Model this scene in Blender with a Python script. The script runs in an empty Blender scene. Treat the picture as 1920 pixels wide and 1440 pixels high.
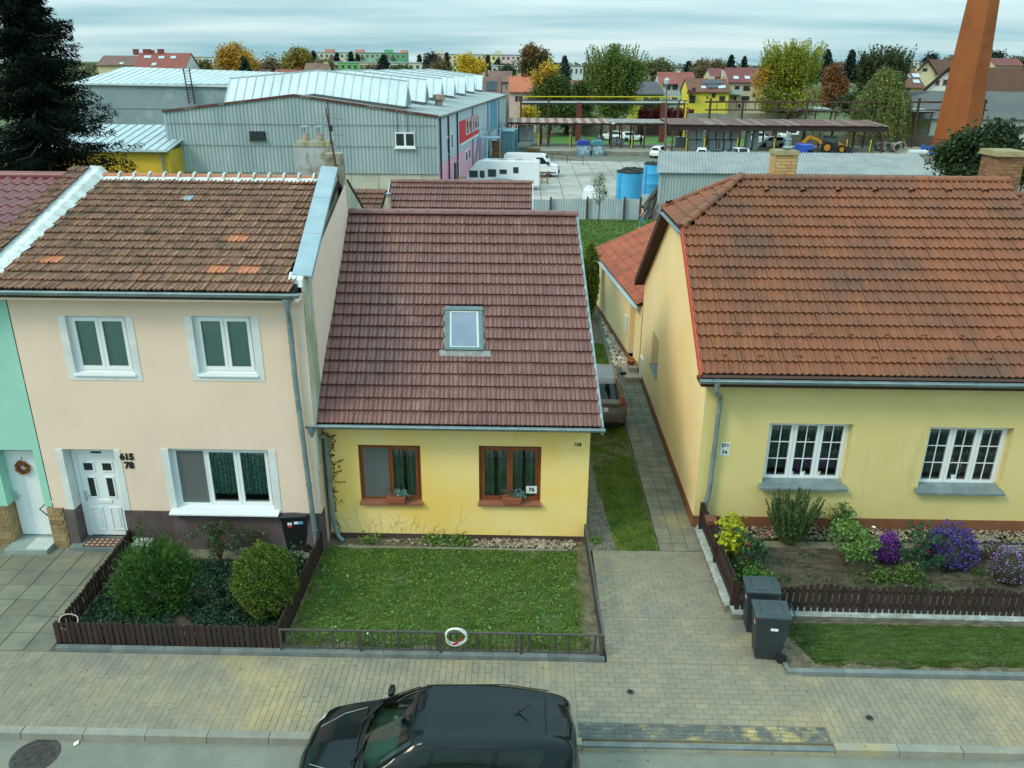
import bpy,bmesh,math,random
import numpy as np
from mathutils import Vector,Matrix,Euler,Quaternion
random.seed(7);rng=np.random.default_rng(7)
S=bpy.context.scene;COL=S.collection
# ------------------------------------------------------------------ camera
CAM_F=1522.0;CAM_H=10.0
YAW,PIT,ROLL=math.radians(0.94),math.radians(21.35),math.radians(0.45)
Fv=Vector((-math.sin(YAW)*math.cos(PIT),math.cos(YAW)*math.cos(PIT),-math.sin(PIT)))
_R=Vector((math.cos(YAW),math.sin(YAW),0));_U=_R.cross(Fv)
Rv=_R*math.cos(ROLL)+_U*math.sin(ROLL);Uv=_U*math.cos(ROLL)-_R*math.sin(ROLL)
cd=bpy.data.cameras.new('camera');cam=bpy.data.objects.new('camera',cd);COL.objects.link(cam)
cd.sensor_width=36.0;cd.lens=36.0*CAM_F/1920.0;cd.clip_start=0.1;cd.clip_end=8000
mw=Matrix((Rv,Uv,-Fv)).transposed().to_4x4();mw.translation=(0,0,CAM_H);cam.matrix_world=mw
S.camera=cam
# ------------------------------------------------------------------ world
W=bpy.data.worlds.new('World');S.world=W;W.use_nodes=True
SUN_EL,SUN_AZ=math.radians(42),math.radians(235)      # sun behind the camera to the left, veiled
def build_world():
    nt=W.node_tree;nt.nodes.clear();N=nt.nodes.new;L=nt.links.new
    out=N('ShaderNodeOutputWorld');bg=N('ShaderNodeBackground');bg.inputs[1].default_value=0.1
    sky=N('ShaderNodeTexSky');sky.sky_type='NISHITA';sky.sun_disc=False
    sky.sun_elevation=SUN_EL;sky.sun_rotation=SUN_AZ;sky.altitude=250;sky.air_density=1.0;sky.dust_density=2.0
    tc=N('ShaderNodeTexCoord');sep=N('ShaderNodeSeparateXYZ');L(tc.outputs['Generated'],sep.inputs[0])
    # project the direction on a cloud deck: streaks get thin towards the horizon
    zz=N('ShaderNodeMath');zz.operation='MAXIMUM';L(sep.outputs[2],zz.inputs[0]);zz.inputs[1].default_value=0.0
    za=N('ShaderNodeMath');za.operation='ADD';L(zz.outputs[0],za.inputs[0]);za.inputs[1].default_value=0.09
    dx=N('ShaderNodeMath');dx.operation='DIVIDE';L(sep.outputs[0],dx.inputs[0]);L(za.outputs[0],dx.inputs[1])
    dy=N('ShaderNodeMath');dy.operation='DIVIDE';L(sep.outputs[1],dy.inputs[0]);L(za.outputs[0],dy.inputs[1])
    cb=N('ShaderNodeCombineXYZ');L(dx.outputs[0],cb.inputs[0]);L(dy.outputs[0],cb.inputs[1])
    n1=N('ShaderNodeTexNoise');n1.inputs['Scale'].default_value=0.55;n1.inputs['Detail'].default_value=4;n1.inputs['Roughness'].default_value=0.5
    mp=N('ShaderNodeMapping');mp.inputs['Scale'].default_value=(0.5,1.0,1);mp.inputs['Location'].default_value=(3.1,1.7,0);mp.inputs['Rotation'].default_value=(0,0,0.25)
    L(cb.outputs[0],mp.inputs[0]);L(mp.outputs[0],n1.inputs['Vector'])
    r1=N('ShaderNodeValToRGB');r1.color_ramp.elements[0].position=0.34;r1.color_ramp.elements[1].position=0.62
    r1.color_ramp.elements[0].color=(2.8,5.4,6.3,1);r1.color_ramp.elements[1].color=(6.8,8.7,8.8,1)
    L(n1.outputs[0],r1.inputs[0])
    mx=N('ShaderNodeMix');mx.data_type='RGBA';mx.inputs[0].default_value=0.88
    L(sky.outputs[0],mx.inputs[6]);L(r1.outputs[0],mx.inputs[7]);
    # overcast sky: the zenith is about three times as bright as the horizon
    gm_=N('ShaderNodeMath');gm_.operation='MULTIPLY_ADD';gm_.inputs[1].default_value=1.7;gm_.inputs[2].default_value=1.0;L(zz.outputs[0],gm_.inputs[0])
    vs=N('ShaderNodeVectorMath');vs.operation='SCALE';L(mx.outputs[2],vs.inputs[0]);L(gm_.outputs[0],vs.inputs[3]);L(vs.outputs[0],bg.inputs[0]);L(bg.outputs[0],out.inputs[0])
build_world()
sd=bpy.data.lights.new('sun','SUN');sd.energy=1.7;sd.angle=math.radians(14);sd.color=(1.0,0.86,0.66)
sun=bpy.data.objects.new('sun',sd);COL.objects.link(sun)
_dir=Vector((math.sin(SUN_AZ)*math.cos(SUN_EL),math.cos(SUN_AZ)*math.cos(SUN_EL),math.sin(SUN_EL)))
sun.rotation_euler=_dir.to_track_quat('Z','Y').to_euler();sun.location=(0,-20,60)
S.view_settings.view_transform='Standard';S.view_settings.look='None';S.view_settings.exposure=0.08;S.view_settings.gamma=1.0
S.view_settings.use_curve_mapping=False
S.render.engine='CYCLES'
try:
    S.cycles.max_bounces=6;S.cycles.diffuse_bounces=3;S.cycles.transparent_max_bounces=8;S.cycles.use_denoising=True
    S.cycles.caustics_reflective=False;S.cycles.caustics_refractive=False;S.cycles.sample_clamp_indirect=4
except Exception:pass
# ------------------------------------------------------------------ a pixel of the photograph to a point of the place
def ray(px,py):return Fv*CAM_F+Rv*(px-960)+Uv*(720-py)
def PG(px,py,z=0.0):
    d=ray(px,py);t=(z-CAM_H)/d.z;return Vector((0,0,CAM_H))+d*t
def PY(px,py,y):
    d=ray(px,py);return Vector((0,0,CAM_H))+d*(y/d.y)
# ------------------------------------------------------------------ materials
def lin(c):c /= 255.0;return c/12.92 if c<=.04045 else ((c+.055)/1.055)**2.4
def C(r,g,b,k=1.0):return (min(lin(r)*k,.9),min(lin(g)*k,.9),min(lin(b)*k,.9),1)
MATS={}
def mat(name,c,c2=None,ns=2.5,lo=.4,hi=.65,rough=.8,metal=0.,bump=0.,bs=30.,rnd=0.,hue=0.,stain=None,spec=.4,coat=0.,scale=(1,1,1),detail=5,alpha=None,fine=0.,trans=0.):
    """noise between two colours, optional stain layer, fine grain, bump, per-piece variation"""
    if name in MATS:return MATS[name]
    m=bpy.data.materials.new(name);m.use_nodes=True;nt=m.node_tree;N=nt.nodes.new;L=nt.links.new
    b=nt.nodes['Principled BSDF'];b.inputs['Roughness'].default_value=rough;b.inputs['Metallic'].default_value=metal
    b.inputs['Specular IOR Level'].default_value=spec;b.inputs['Coat Weight'].default_value=coat;b.inputs['Coat Roughness'].default_value=.06
    b.inputs['Base Color'].default_value=c
    geo=N('ShaderNodeNewGeometry');mp=N('ShaderNodeMapping');mp.inputs['Scale'].default_value=scale;L(geo.outputs['Position'],mp.inputs[0])
    def noise(sc,det=5,src=None):
        n=N('ShaderNodeTexNoise');n.inputs['Scale'].default_value=sc;n.inputs['Detail'].default_value=det;n.inputs['Roughness'].default_value=.62
        L((src or mp).outputs[0],n.inputs['Vector']);return n
    def ramp(src,a,z):
        r=N('ShaderNodeMapRange');r.inputs[1].default_value=a;r.inputs[2].default_value=z;L(src,r.inputs[0]);return r.outputs[0]
    def mix(f,a,bb,bt='MIX'):
        x=N('ShaderNodeMix');x.data_type='RGBA';x.blend_type=bt
        if isinstance(f,float):x.inputs[0].default_value=f
        else:L(f,x.inputs[0])
        for i,q in ((6,a),(7,bb)):
            if isinstance(q,tuple):x.inputs[i].default_value=q
            else:L(q,x.inputs[i])
        return x.outputs[2]
    col=None
    if c2:col=mix(ramp(noise(ns,detail).outputs[0],lo,hi),c,c2)
    if stain:
        for st in (stain if isinstance(stain,list) else [stain]):
            sc,ssc,a,z=st[0],st[1],st[2],st[3]
            m2=N('ShaderNodeMapping');m2.inputs['Scale'].default_value=st[4] if len(st)>4 else (1,1,1);m2.inputs['Location'].default_value=(3.7,9.1,1.3)
            L(geo.outputs['Position'],m2.inputs[0])
            col=mix(ramp(noise(ssc,6,m2).outputs[0],a,z),col if col else c,sc)
    if fine:
        fm=N('ShaderNodeMath');fm.operation='MULTIPLY';fm.inputs[1].default_value=fine;L(ramp(noise(60.,3).outputs[0],.35,.7),fm.inputs[0])
        col=mix(fm.outputs[0],col if col else c,(.01,.01,.01,1))
    if rnd or hue:
        oi=N('ShaderNodeObjectInfo');ad=N('ShaderNodeMath');ad.operation='ADD';L(oi.outputs['Random'],ad.inputs[0]);L(geo.outputs['Random Per Island'],ad.inputs[1])
        fr=N('ShaderNodeMath');fr.operation='FRACT';L(ad.outputs[0],fr.inputs[0])
        hs=N('ShaderNodeHueSaturation')
        mv=N('ShaderNodeMapRange');mv.inputs[3].default_value=1-rnd;mv.inputs[4].default_value=1+rnd;L(fr.outputs[0],mv.inputs[0]);L(mv.outputs[0],hs.inputs['Value'])
        m7=N('ShaderNodeMath');m7.operation='MULTIPLY';m7.inputs[1].default_value=7.31;L(fr.outputs[0],m7.inputs[0])
        f7=N('ShaderNodeMath');f7.operation='FRACT';L(m7.outputs[0],f7.inputs[0])
        mh=N('ShaderNodeMapRange');mh.inputs[3].default_value=.5-hue;mh.inputs[4].default_value=.5+hue;L(f7.outputs[0],mh.inputs[0]);L(mh.outputs[0],hs.inputs['Hue'])
        if col:L(col,hs.inputs['Color'])
        else:hs.inputs['Color'].default_value=c
        col=hs.outputs[0]
    if col:L(col,b.inputs['Base Color'])
    if bump:
        bp=N('ShaderNodeBump');bp.inputs['Strength'].default_value=bump;bp.inputs['Distance'].default_value=.02
        L(noise(bs,4).outputs[0],bp.inputs['Height']);L(bp.outputs[0],b.inputs['Normal'])
    if trans:
        # thin leaf: some light passes through
        tr=N('ShaderNodeBsdfTranslucent');ms=N('ShaderNodeMixShader');ms.inputs[0].default_value=trans
        if col:L(col,tr.inputs[0])
        else:tr.inputs[0].default_value=c
        L(b.outputs[0],ms.inputs[1]);L(tr.outputs[0],ms.inputs[2]);L(ms.outputs[0],nt.nodes['Material Output'].inputs[0])
    MATS[name]=m;return m
def glass(name,tint=(.75,.85,.85,1),refl=.04,rough=.02):
    if name in MATS:return MATS[name]
    m=bpy.data.materials.new(name);m.use_nodes=True;nt=m.node_tree;nt.nodes.clear();N=nt.nodes.new;L=nt.links.new
    o=N('ShaderNodeOutputMaterial');t=N('ShaderNodeBsdfTransparent');t.inputs[0].default_value=tint
    g=N('ShaderNodeBsdfGlossy');g.inputs['Roughness'].default_value=rough
    f=N('ShaderNodeFresnel');f.inputs[0].default_value=1.5;a=N('ShaderNodeMath');a.operation='ADD';a.inputs[1].default_value=refl;L(f.outputs[0],a.inputs[0])
    x=N('ShaderNodeMixShader');L(a.outputs[0],x.inputs[0]);L(t.outputs[0],x.inputs[1]);L(g.outputs[0],x.inputs[2]);L(x.outputs[0],o.inputs[0])
    MATS[name]=m;return m
# ------------------------------------------------------------------ mesh builder
def V(*a):return Vector(a)
class MB:
    def __init__(s):s.v=[];s.f=[];s.m=[];s.k=0
    def mat(s,k):s.k=k;return s
    def poly(s,*p):
        n=len(s.v);s.v+=[tuple(q) for q in p];s.f.append(tuple(range(n,n+len(p))));s.m.append(s.k);return s
    def hexa(s,p):# 8 points: bottom 0-3, top 4-7
        n=len(s.v);s.v+=[tuple(q) for q in p]
        for q in ((3,2,1,0),(4,5,6,7),(0,1,5,4),(1,2,6,5),(2,3,7,6),(3,0,4,7)):s.f.append(tuple(n+i for i in q));s.m.append(s.k)
        return s
    def box(s,x0,x1,y0,y1,z0,z1):
        return s.hexa([(x0,y0,z0),(x1,y0,z0),(x1,y1,z0),(x0,y1,z0),(x0,y0,z1),(x1,y0,z1),(x1,y1,z1),(x0,y1,z1)])
    def obox(s,c,sx,sy,sz,M):
        c=Vector(c);return s.hexa([c+M@Vector((x*sx/2,y*sy/2,z*sz/2)) for z in (-1,1) for x,y in ((-1,-1),(1,-1),(1,1),(-1,1))])
    def bar(s,a,b,w,h,up=(0,0,1)):
        a=Vector(a);b=Vector(b);d=(b-a).normalized();u=Vector(up)
        if abs(d.dot(u))>.98:u=Vector((0,1,0))
        r=d.cross(u).normalized()*w/2;t=r.cross(d).normalized()*h/2
        return s.hexa([a-r-t,a+r-t,a+r+t,a-r+t,b-r-t,b+r-t,b+r+t,b-r+t])
    def tube(s,pts,r,n=8,cap=True):
        pts=[Vector(p) for p in pts];rs=r if isinstance(r,(list,tuple)) else [r]*len(pts);base=len(s.v)
        pu=None
        for i,p in enumerate(pts):
            d=(pts[min(i+1,len(pts)-1)]-pts[max(i-1,0)]).normalized()
            if pu is None:
                u=d.orthogonal().normalized()
            else:
                u=(pu-d*pu.dot(d));u=u.normalized() if u.length>1e-6 else d.orthogonal().normalized()
            pu=u;w=d.cross(u)
            for k in range(n):
                a=2*math.pi*k/n;s.v.append(tuple(p+(u*math.cos(a)+w*math.sin(a))*rs[i]))
        for i in range(len(pts)-1):
            for k in range(n):
                a=base+i*n+k;b2=base+i*n+(k+1) % n;s.f.append((a,b2,b2+n,a+n));s.m.append(s.k)
        if cap:
            s.f.append(tuple(base+k for k in reversed(range(n))));s.m.append(s.k)
            e=base+(len(pts)-1)*n;s.f.append(tuple(e+k for k in range(n)));s.m.append(s.k)
        return s
    def lathe(s,c,prof,n=16,axis='z'):
        c=Vector(c);base=len(s.v)
        for r,h in prof:
            for k in range(n):
                a=2*math.pi*k/n
                q=(r*math.cos(a),r*math.sin(a),h)
                if axis=='x':q=(q[2],q[0],q[1])
                elif axis=='y':q=(q[1],q[2],q[0])
                s.v.append(tuple(c+Vector(q)))
        for i in range(len(prof)-1):
            for k in range(n):
                a=base+i*n+k;b2=base+i*n+(k+1) % n;s.f.append((a,b2,b2+n,a+n));s.m.append(s.k)
        s.f.append(tuple(base+k for k in reversed(range(n))));s.m.append(s.k)
        e=base+(len(prof)-1)*n;s.f.append(tuple(e+k for k in range(n)));s.m.append(s.k)
        return s
    def prism(s,poly,a,b,axis='y'):# 2D outline extruded along an axis from a to b
        def q(p,t):
            return {'y':(p[0],t,p[1]),'x':(t,p[0],p[1]),'z':(p[0],p[1],t)}[axis]
        n=len(poly);base=len(s.v);s.v+=[q(p,a) for p in poly]+[q(p,b) for p in poly]
        s.f.append(tuple(range(base+n-1,base-1,-1)));s.f.append(tuple(range(base+n,base+2*n)));s.m+=[s.k]*2
        for i in range(n):
            j=(i+1) % n;s.f.append((base+i,base+j,base+n+j,base+n+i));s.m.append(s.k)
        return s
    def mesh(s,name,mats,smooth=False):
        me=bpy.data.meshes.new(name);me.from_pydata(s.v,[],s.f)
        for m in (mats if isinstance(mats,(list,tuple)) else [mats]):me.materials.append(m)
        if any(s.m):me.polygons.foreach_set('material_index',s.m)
        if smooth:me.polygons.foreach_set('use_smooth',[True]*len(me.polygons))
        me.update();return me
    def obj(s,name,mats,parent=None,smooth=False):return link(name,s.mesh(name,mats,smooth),parent)
def link(name,me,parent=None):
    o=bpy.data.objects.new(name,me);COL.objects.link(o)
    if parent is not None:
        o.parent=parent
        if parent.type=='EMPTY' and parent.parent is None:o.matrix_parent_inverse=Matrix.Translation(-parent.location) if parent.get('_w') else Matrix()
    return o
def thing(name,label,cat,loc=None,group=None):
    """an Empty at the base of a thing; with loc its parts are given in world coordinates, without it round the origin"""
    o=bpy.data.objects.new(name,None);COL.objects.link(o);o['label']=label;o['category']=cat
    if group:o['group']=group
    if loc is not None:o.location=loc;o['_w']=1
    return o
def tag(o,label,cat,group=None):
    o['label']=label;o['category']=cat
    if group:o['group']=group
    return o
def struct(o,kind='structure'):o['kind']=kind;return o
def copy_thing(root,loc,rz=0.0,label=None,scale=None):
    r=root.copy();COL.objects.link(r);r.location=loc;r.rotation_euler=(0,0,rz)
    if label:r['label']=label
    if scale:r.scale=(scale,)*3 if isinstance(scale,float) else scale
    for ch in list(root.children):
        c=ch.copy();COL.objects.link(c);c.parent=r
        for g in list(ch.children):
            d=g.copy();COL.objects.link(d);d.parent=c
    return r
def smooth(o,ang=40):
    me=o.data;me.polygons.foreach_set('use_smooth',[True]*len(me.polygons))
    try:me.set_sharp_from_angle(angle=math.radians(ang))
    except Exception:pass
    return o
def text(body,size,mname,parent,loc,rot=(math.pi/2,0,0),ext=.006,name='lettering',align='CENTER',bold=0.0):
    cu=bpy.data.curves.new(name,'FONT');cu.body=body;cu.size=size;cu.extrude=ext;cu.align_x=align;cu.align_y='CENTER';cu.offset=bold
    o=bpy.data.objects.new(name,cu);COL.objects.link(o);cu.materials.append(mname)
    o.parent=parent
    if parent is not None and parent.type=='EMPTY' and parent.parent is None and parent.get('_w'):o.matrix_parent_inverse=Matrix.Translation(-parent.location)
    o.location=loc;o.rotation_euler=rot;bpy.context.view_layer.update();me=bpy.data.meshes.new_from_object(o.evaluated_get(bpy.context.evaluated_depsgraph_get()));q=bpy.data.objects.new(name,me);COL.objects.link(q);q.parent=o.parent;q.matrix_parent_inverse=o.matrix_parent_inverse;q.location=loc;q.rotation_euler=rot;bpy.data.objects.remove(o);return q
# ------------------------------------------------------------------ many small faces at once
def quads_mesh(name,P,m,mats_idx=None):
    """P: (n, 4, 3) separate quads or (n, 3, 3) separate triangles"""
    P=np.asarray(P,dtype=np.float32);n,k=P.shape[:2];me=bpy.data.meshes.new(name)
    me.vertices.add(n*k);me.vertices.foreach_set('co',P.reshape(-1))
    me.loops.add(n*k);me.loops.foreach_set('vertex_index',np.arange(n*k,dtype=np.int32))
    me.polygons.add(n);me.polygons.foreach_set('loop_start',np.arange(0,n*k,k,dtype=np.int32))
    try:me.polygons.foreach_set('loop_total',np.full(n,k,dtype=np.int32))
    except Exception:pass
    for q in (m if isinstance(m,(list,tuple)) else [m]):me.materials.append(q)
    if mats_idx is not None:me.polygons.foreach_set('material_index',np.asarray(mats_idx,dtype=np.int32))
    me.update(calc_edges=True);return me
def unit(a):return a/np.maximum(np.linalg.norm(a,axis=-1,keepdims=True),1e-9)
def leaf_quads(P,A,ln,wd):
    """rhombus leaves centred at P along axis A"""
    n=len(P);B=unit(np.cross(A,rng.normal(size=(n,3))));ln=np.broadcast_to(ln,(n,))[:,None];wd=np.broadcast_to(wd,(n,))[:,None]
    return np.stack([P-A*ln/2,P+B*wd/2-A*ln*.05,P+A*ln/2,P-B*wd/2-A*ln*.05],axis=1)
def leaves(name,P,ln,wd,m,parent=None,A=None,idx=None):
    P=np.asarray(P,dtype=float)
    if A is None:A=unit(rng.normal(size=P.shape))
    ln=ln*rng.uniform(.6,1.3,len(P));return link(name,quads_mesh(name,leaf_quads(P,A,ln,ln*wd),m,idx),parent)
def blades(P,h,w,lean=.5):
    n=len(P);a=rng.uniform(0,6.283,n);d=np.stack([np.cos(a),np.sin(a),np.zeros(n)],1);hh=(h*rng.uniform(.5,1.4,n))[:,None]
    b=rng.uniform(0,6.283,n);t=np.stack([np.cos(b),np.sin(b),np.zeros(n)],1)
    tip=P+np.array([0,0,1])*hh+t*hh*lean*rng.uniform(0,1.6,n)[:,None]
    return np.stack([P-d*w/2,P+d*w/2,tip],1)
def ball(n,c,r,shell=.55,seed=None):
    """n points in an ellipsoid, denser to the outside"""
    d=unit(rng.normal(size=(n,3)));q=rng.uniform(shell**3,1,n)**(1/3);return np.asarray(c)+d*q[:,None]*np.asarray(r)
def clumpy(n,lobes,cr,flat=.8):
    """leaf points in small clumps scattered through a list of ellipsoid lobes (centre, radii, weight)"""
    w=np.array([l[2] for l in lobes],float);w /= w.sum();out=[]
    for (c,r,_),ww in zip(lobes,w):
        k=max(2,int(n*ww));nc=max(3,int(k/26));cc=ball(nc,c,r,.45);i=rng.integers(0,nc,k)
        out.append(cc[i]+rng.normal(size=(k,3))*np.array([cr,cr,cr*flat])*.55)
    return np.concatenate(out)
# ------------------------------------------------------------------ palette
soil=mat('soil',C(92,84,68),C(128,116,92),ns=5,bump=.6,bs=18,fine=.25)
grass_m=mat('grass',C(80,122,38),C(136,160,58),ns=2.6,lo=.32,hi=.68,rnd=.4,hue=.02,trans=.3,rough=.6)
turf_m=mat('turf',C(58,80,32),C(78,98,40),ns=3,bump=.6,bs=40,fine=.3)
asphalt=mat('asphalt',C(124,127,114),C(140,140,126),ns=1.2,fine=.35,bump=.4,bs=90,stain=[(C(170,152,110),.45,.56,.7),(C(104,106,98),.8,.64,.78)],rough=.9)
SAND=C(168,150,108)
paver_m=mat('concrete_paver',C(128,124,108),C(140,134,115),ns=2,rnd=.07,hue=.004,bump=.25,bs=60,fine=.10,stain=[(SAND,.5,.52,.78),(C(122,122,112),.7,.6,.72)],rough=.9)
paver_bed=mat('joint_sand',C(118,114,100),C(138,128,104),ns=4,bump=.3,bs=50)
darkpav_m=mat('dark_paver',C(84,92,92),C(104,108,102),ns=5,rnd=.2,bump=.3,bs=60,fine=.2,stain=(C(172,156,108),2.2,.5,.62),rough=.9)
slab_m=mat('concrete_slab',C(112,115,101),C(132,129,110),ns=1.5,rnd=.13,bump=.25,bs=50,fine=.18,stain=[(C(150,140,104),.6,.55,.7),(C(96,98,90),2.,.55,.75)],rough=.9)
kerb_m=mat('kerb_concrete',C(134,134,122),C(150,148,134),ns=3,rnd=.1,bump=.3,bs=50,fine=.2,stain=(C(168,152,112),.7,.52,.7),rough=.9)
kerb_dark=mat('kerb_dark_concrete',C(104,114,114),C(128,134,130),ns=3,rnd=.12,bump=.3,bs=50,fine=.2,rough=.9)
cobble_m=mat('cobble',C(112,110,102),C(140,136,122),ns=6,rnd=.25,bump=.3,bs=60)
stone_m=mat('river_stone',C(156,146,126),C(112,102,86),ns=7,rnd=.4,hue=.03,bump=.2)
yard_m=mat('yard_concrete',C(152,152,144),C(172,170,160),ns=.25,rnd=.07,fine=.1,stain=[(C(120,120,112),.18,.52,.7),(C(132,126,110),.8,.58,.72)],rough=.9)
joint_dark=mat('joint_dark',C(66,68,60),C(86,88,74),ns=2)
iron_m=mat('cast_iron',C(84,80,76),C(62,60,58),ns=9,rough=.6,metal=.4,bump=.3)
def gz(y):
    if y<42:return -.2
    if y<62:return -.2-1.8*(y-42)/20
    if y<190:return -2.0
    return -2.0+min(7.5,(y-190)*.03) if y<440 else 5.5+min(9,(y-440)*.006)
# ------------------------------------------------------------------ the ground to the horizon
gm=MB();ys=[-60,0,20,42,47,52,57,62,90,140,190,250,310,370,440,600,900,1500,2500,5000];xs=[-4000,-1200,-500,-200,-80,-30,0,30,80,200,500,1200,4000]
for a,b in zip(ys[:-1],ys[1:]):
    for c,d in zip(xs[:-1],xs[1:]):gm.poly((c,a,gz(a)),(d,a,gz(a)),(d,b,gz(b)),(c,b,gz(b)))
ground_m=mat('field_ground',C(74,92,44),C(110,108,70),ns=.06,fine=.2,stain=(C(62,92,34),.4,.45,.6))
struct(gm.obj('ground',ground_m))
# ------------------------------------------------------------------ road
rb=MB();rb.box(-40,40,-14,9.93,-.19,-.12)
road=struct(rb.obj('road',asphalt));road['label']='grey asphalt road dusted with sand'
k=MB();k.box(-40,40,9.93,10.02,-.18,-.03)
road_kerb=struct(k.obj('road_kerb',kerb_dark))
for i in range(-15,14):
    x0=i*1.0+rng.uniform(-.004,.004);z=0.0
    if 0.7<x0+.5<5.2:z=-.07
    m=MB();m.hexa([(x0+.006,9.905,-.17),(x0+.994,9.905,-.17),(x0+.994,10.07,-.17),(x0+.006,10.07,-.17),(x0+.006,9.92,z),(x0+.994,9.92,z),(x0+.994,10.07,z+.003),(x0+.006,10.07,z+.003)])
    m.obj('kerb_stone',kerb_m,road_kerb)
# ------------------------------------------------------------------ paving laid piece by piece
def pave(name,label,bed,bed_z,pieces,m,near=(0,9,0),th=.06,limit=300,bedm=None,gap=.002,part='paver',jit=.0015):
    """pieces: (x0, x1, y0, y1); the nearest ones become parts, the others one joined part"""
    s=struct(bed.obj(name,bedm or paver_bed));s['label']=label
    nx,ny,_=near;pieces=sorted(pieces,key=lambda p:(p[0]/2+p[1]/2-nx)**2*.3+(p[2]/2+p[3]/2-ny)**2)
    cache={};rest=MB()
    for i,(x0,x1,y0,y1) in enumerate(pieces):
        dz=float(rng.uniform(-jit,jit))
        if i<limit:
            key=(round(x1-x0,3),round(y1-y0,3))
            if key not in cache:
                a,b=key[0]/2-gap,key[1]/2-gap;e=min(.006,a*.2);q=MB()
                q.poly((-a+e,-b+e,0),(a-e,-b+e,0),(a-e,b-e,0),(-a+e,b-e,0))
                c0=[(-a,-b),(a,-b),(a,b),(-a,b)];c1=[(-a+e,-b+e),(a-e,-b+e),(a-e,b-e),(-a+e,b-e)]
                for j in range(4):
                    l=(j+1) % 4
                    q.poly((*c0[j],-e),(*c0[l],-e),(*c1[l],0),(*c1[j],0));q.poly((*c0[j],-.02),(*c0[l],-.02),(*c0[l],-e),(*c0[j],-e))
                cache[key]=q.mesh(part,m)
            o=bpy.data.objects.new(part,cache[key]);COL.objects.link(o);o.parent=s;o.location=((x0+x1)/2,(y0+y1)/2,bed_z+.012+dz)
            o.rotation_euler=(float(rng.normal()*.004),float(rng.normal()*.004),0)
        else:
            rest.box(x0+gap,x1-gap,y0+gap,y1-gap,bed_z-.01,bed_z+.012+dz)
    if rest.f:struct(rest.obj(part+'_field',m,s),'stuff')
    return s
def rows_x(x0,x1,y0,y1,L=.2,B=.1):# long side along x, running bond
    out=[];j=0;y=y0
    while y<y1-.02:
        yb=min(y+B,y1);x=x0-(L/2 if j % 2 else 0)
        while x<x1-.01:
            a,b=max(x,x0),min(x+L,x1)
            if b-a>.03:out.append((a,b,y,yb))
            x+=L
        y+=B;j+=1
    return out
def rows_y(x0,x1,y0,y1,L=.2,B=.1):
    return [(c,d,a,b) for a,b,c,d in [(p[0],p[1],p[2],p[3]) for p in rows_x(y0,y1,x0,x1,L,B)]]
def rows_y(x0,x1,y0,y1,L=.2,B=.1):
    return [(p[2],p[3],p[0],p[1]) for p in rows_x(y0,y1,x0,x1,L,B)]
pave('pavement','grey block pavement along the left front gardens',MB().box(-18,.95,10.07,11.86,-.15,-.012),-.012,rows_y(-15,.95,10.07,11.85,.225,.115),paver_m,near=(-2,10.6,0),jit=.003)
pave('pavement','block pavement crossing at the driveway',MB().box(.95,5.0,10.4,11.86,-.15,-.012),-.012,rows_x(.95,5.0,10.4,11.85,.235,.118),paver_m,near=(2.5,10.4,0))
pave('pavement','block pavement in front of the right garden',MB().box(5.0,16,10.07,11.60,-.15,-.012),-.012,rows_y(5.0,15.5,10.07,11.58,.225,.115),paver_m,near=(6,10.4,0))
pave('warning_strip','dark block strip at the lowered kerb',MB().box(.95,5.0,10.07,10.4,-.15,-.012),-.012,rows_x(.95,4.98,10.075,10.395,.21,.08),darkpav_m,near=(2,10,0),gap=.007)
pave('driveway','pale block driveway between the two yellow houses',MB().box(1.56,4.12,13.15,15.5,-.15,-.012).box(1.56,4.72,11.86,13.15,-.15,-.012),-.012,rows_x(1.56,4.12,13.158,15.5,.235,.118)+rows_x(1.56,4.71,11.86,13.15,.235,.118),paver_m,near=(2.7,12,0))
pave('forecourt','square concrete slabs in front of the house doors',MB().box(-18,-8.5,11.86,15.75,-.15,-.014),-.014,[(x,x+.5,y,y+.5) for x in np.arange(-15.1,-8.7,.5) for y in np.arange(11.87,15.2,.5)],slab_m,near=(-9,12,0),bedm=joint_dark,gap=.007,part='slab',jit=.003)
pave('garden_path','weathered slab path beside the right yellow house',MB().box(3.06,4.02,15.52,36.0,-.15,-.014),-.014,[(x,x+.315,y,y+.315) for x in (3.07,3.385,3.70) for y in np.arange(15.53,35.6,.315)],slab_m,near=(3.4,15,0),bedm=joint_dark,gap=.006,part='slab',jit=.003)
pave('narrow_path','old slab strip under the pink house wall',MB().box(-8.2,-4.5,14.85,15.32,-.15,-.014),-.014,[(x,x+.5,14.86,15.3) for x in np.arange(-8.15,-4.7,.5)],slab_m,near=(-6,14,0),bedm=joint_dark,gap=.007,part='slab',jit=.004)
pave('narrow_path','old slab strip behind the right flower bed',MB().box(4.4,14,15.55,16.0,-.15,-.0),0.0,[(x,x+.5,15.56,15.99) for x in np.arange(4.45,13.5,.5)],slab_m,near=(6,15,0),bedm=joint_dark,gap=.007,part='slab',jit=.004)
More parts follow.
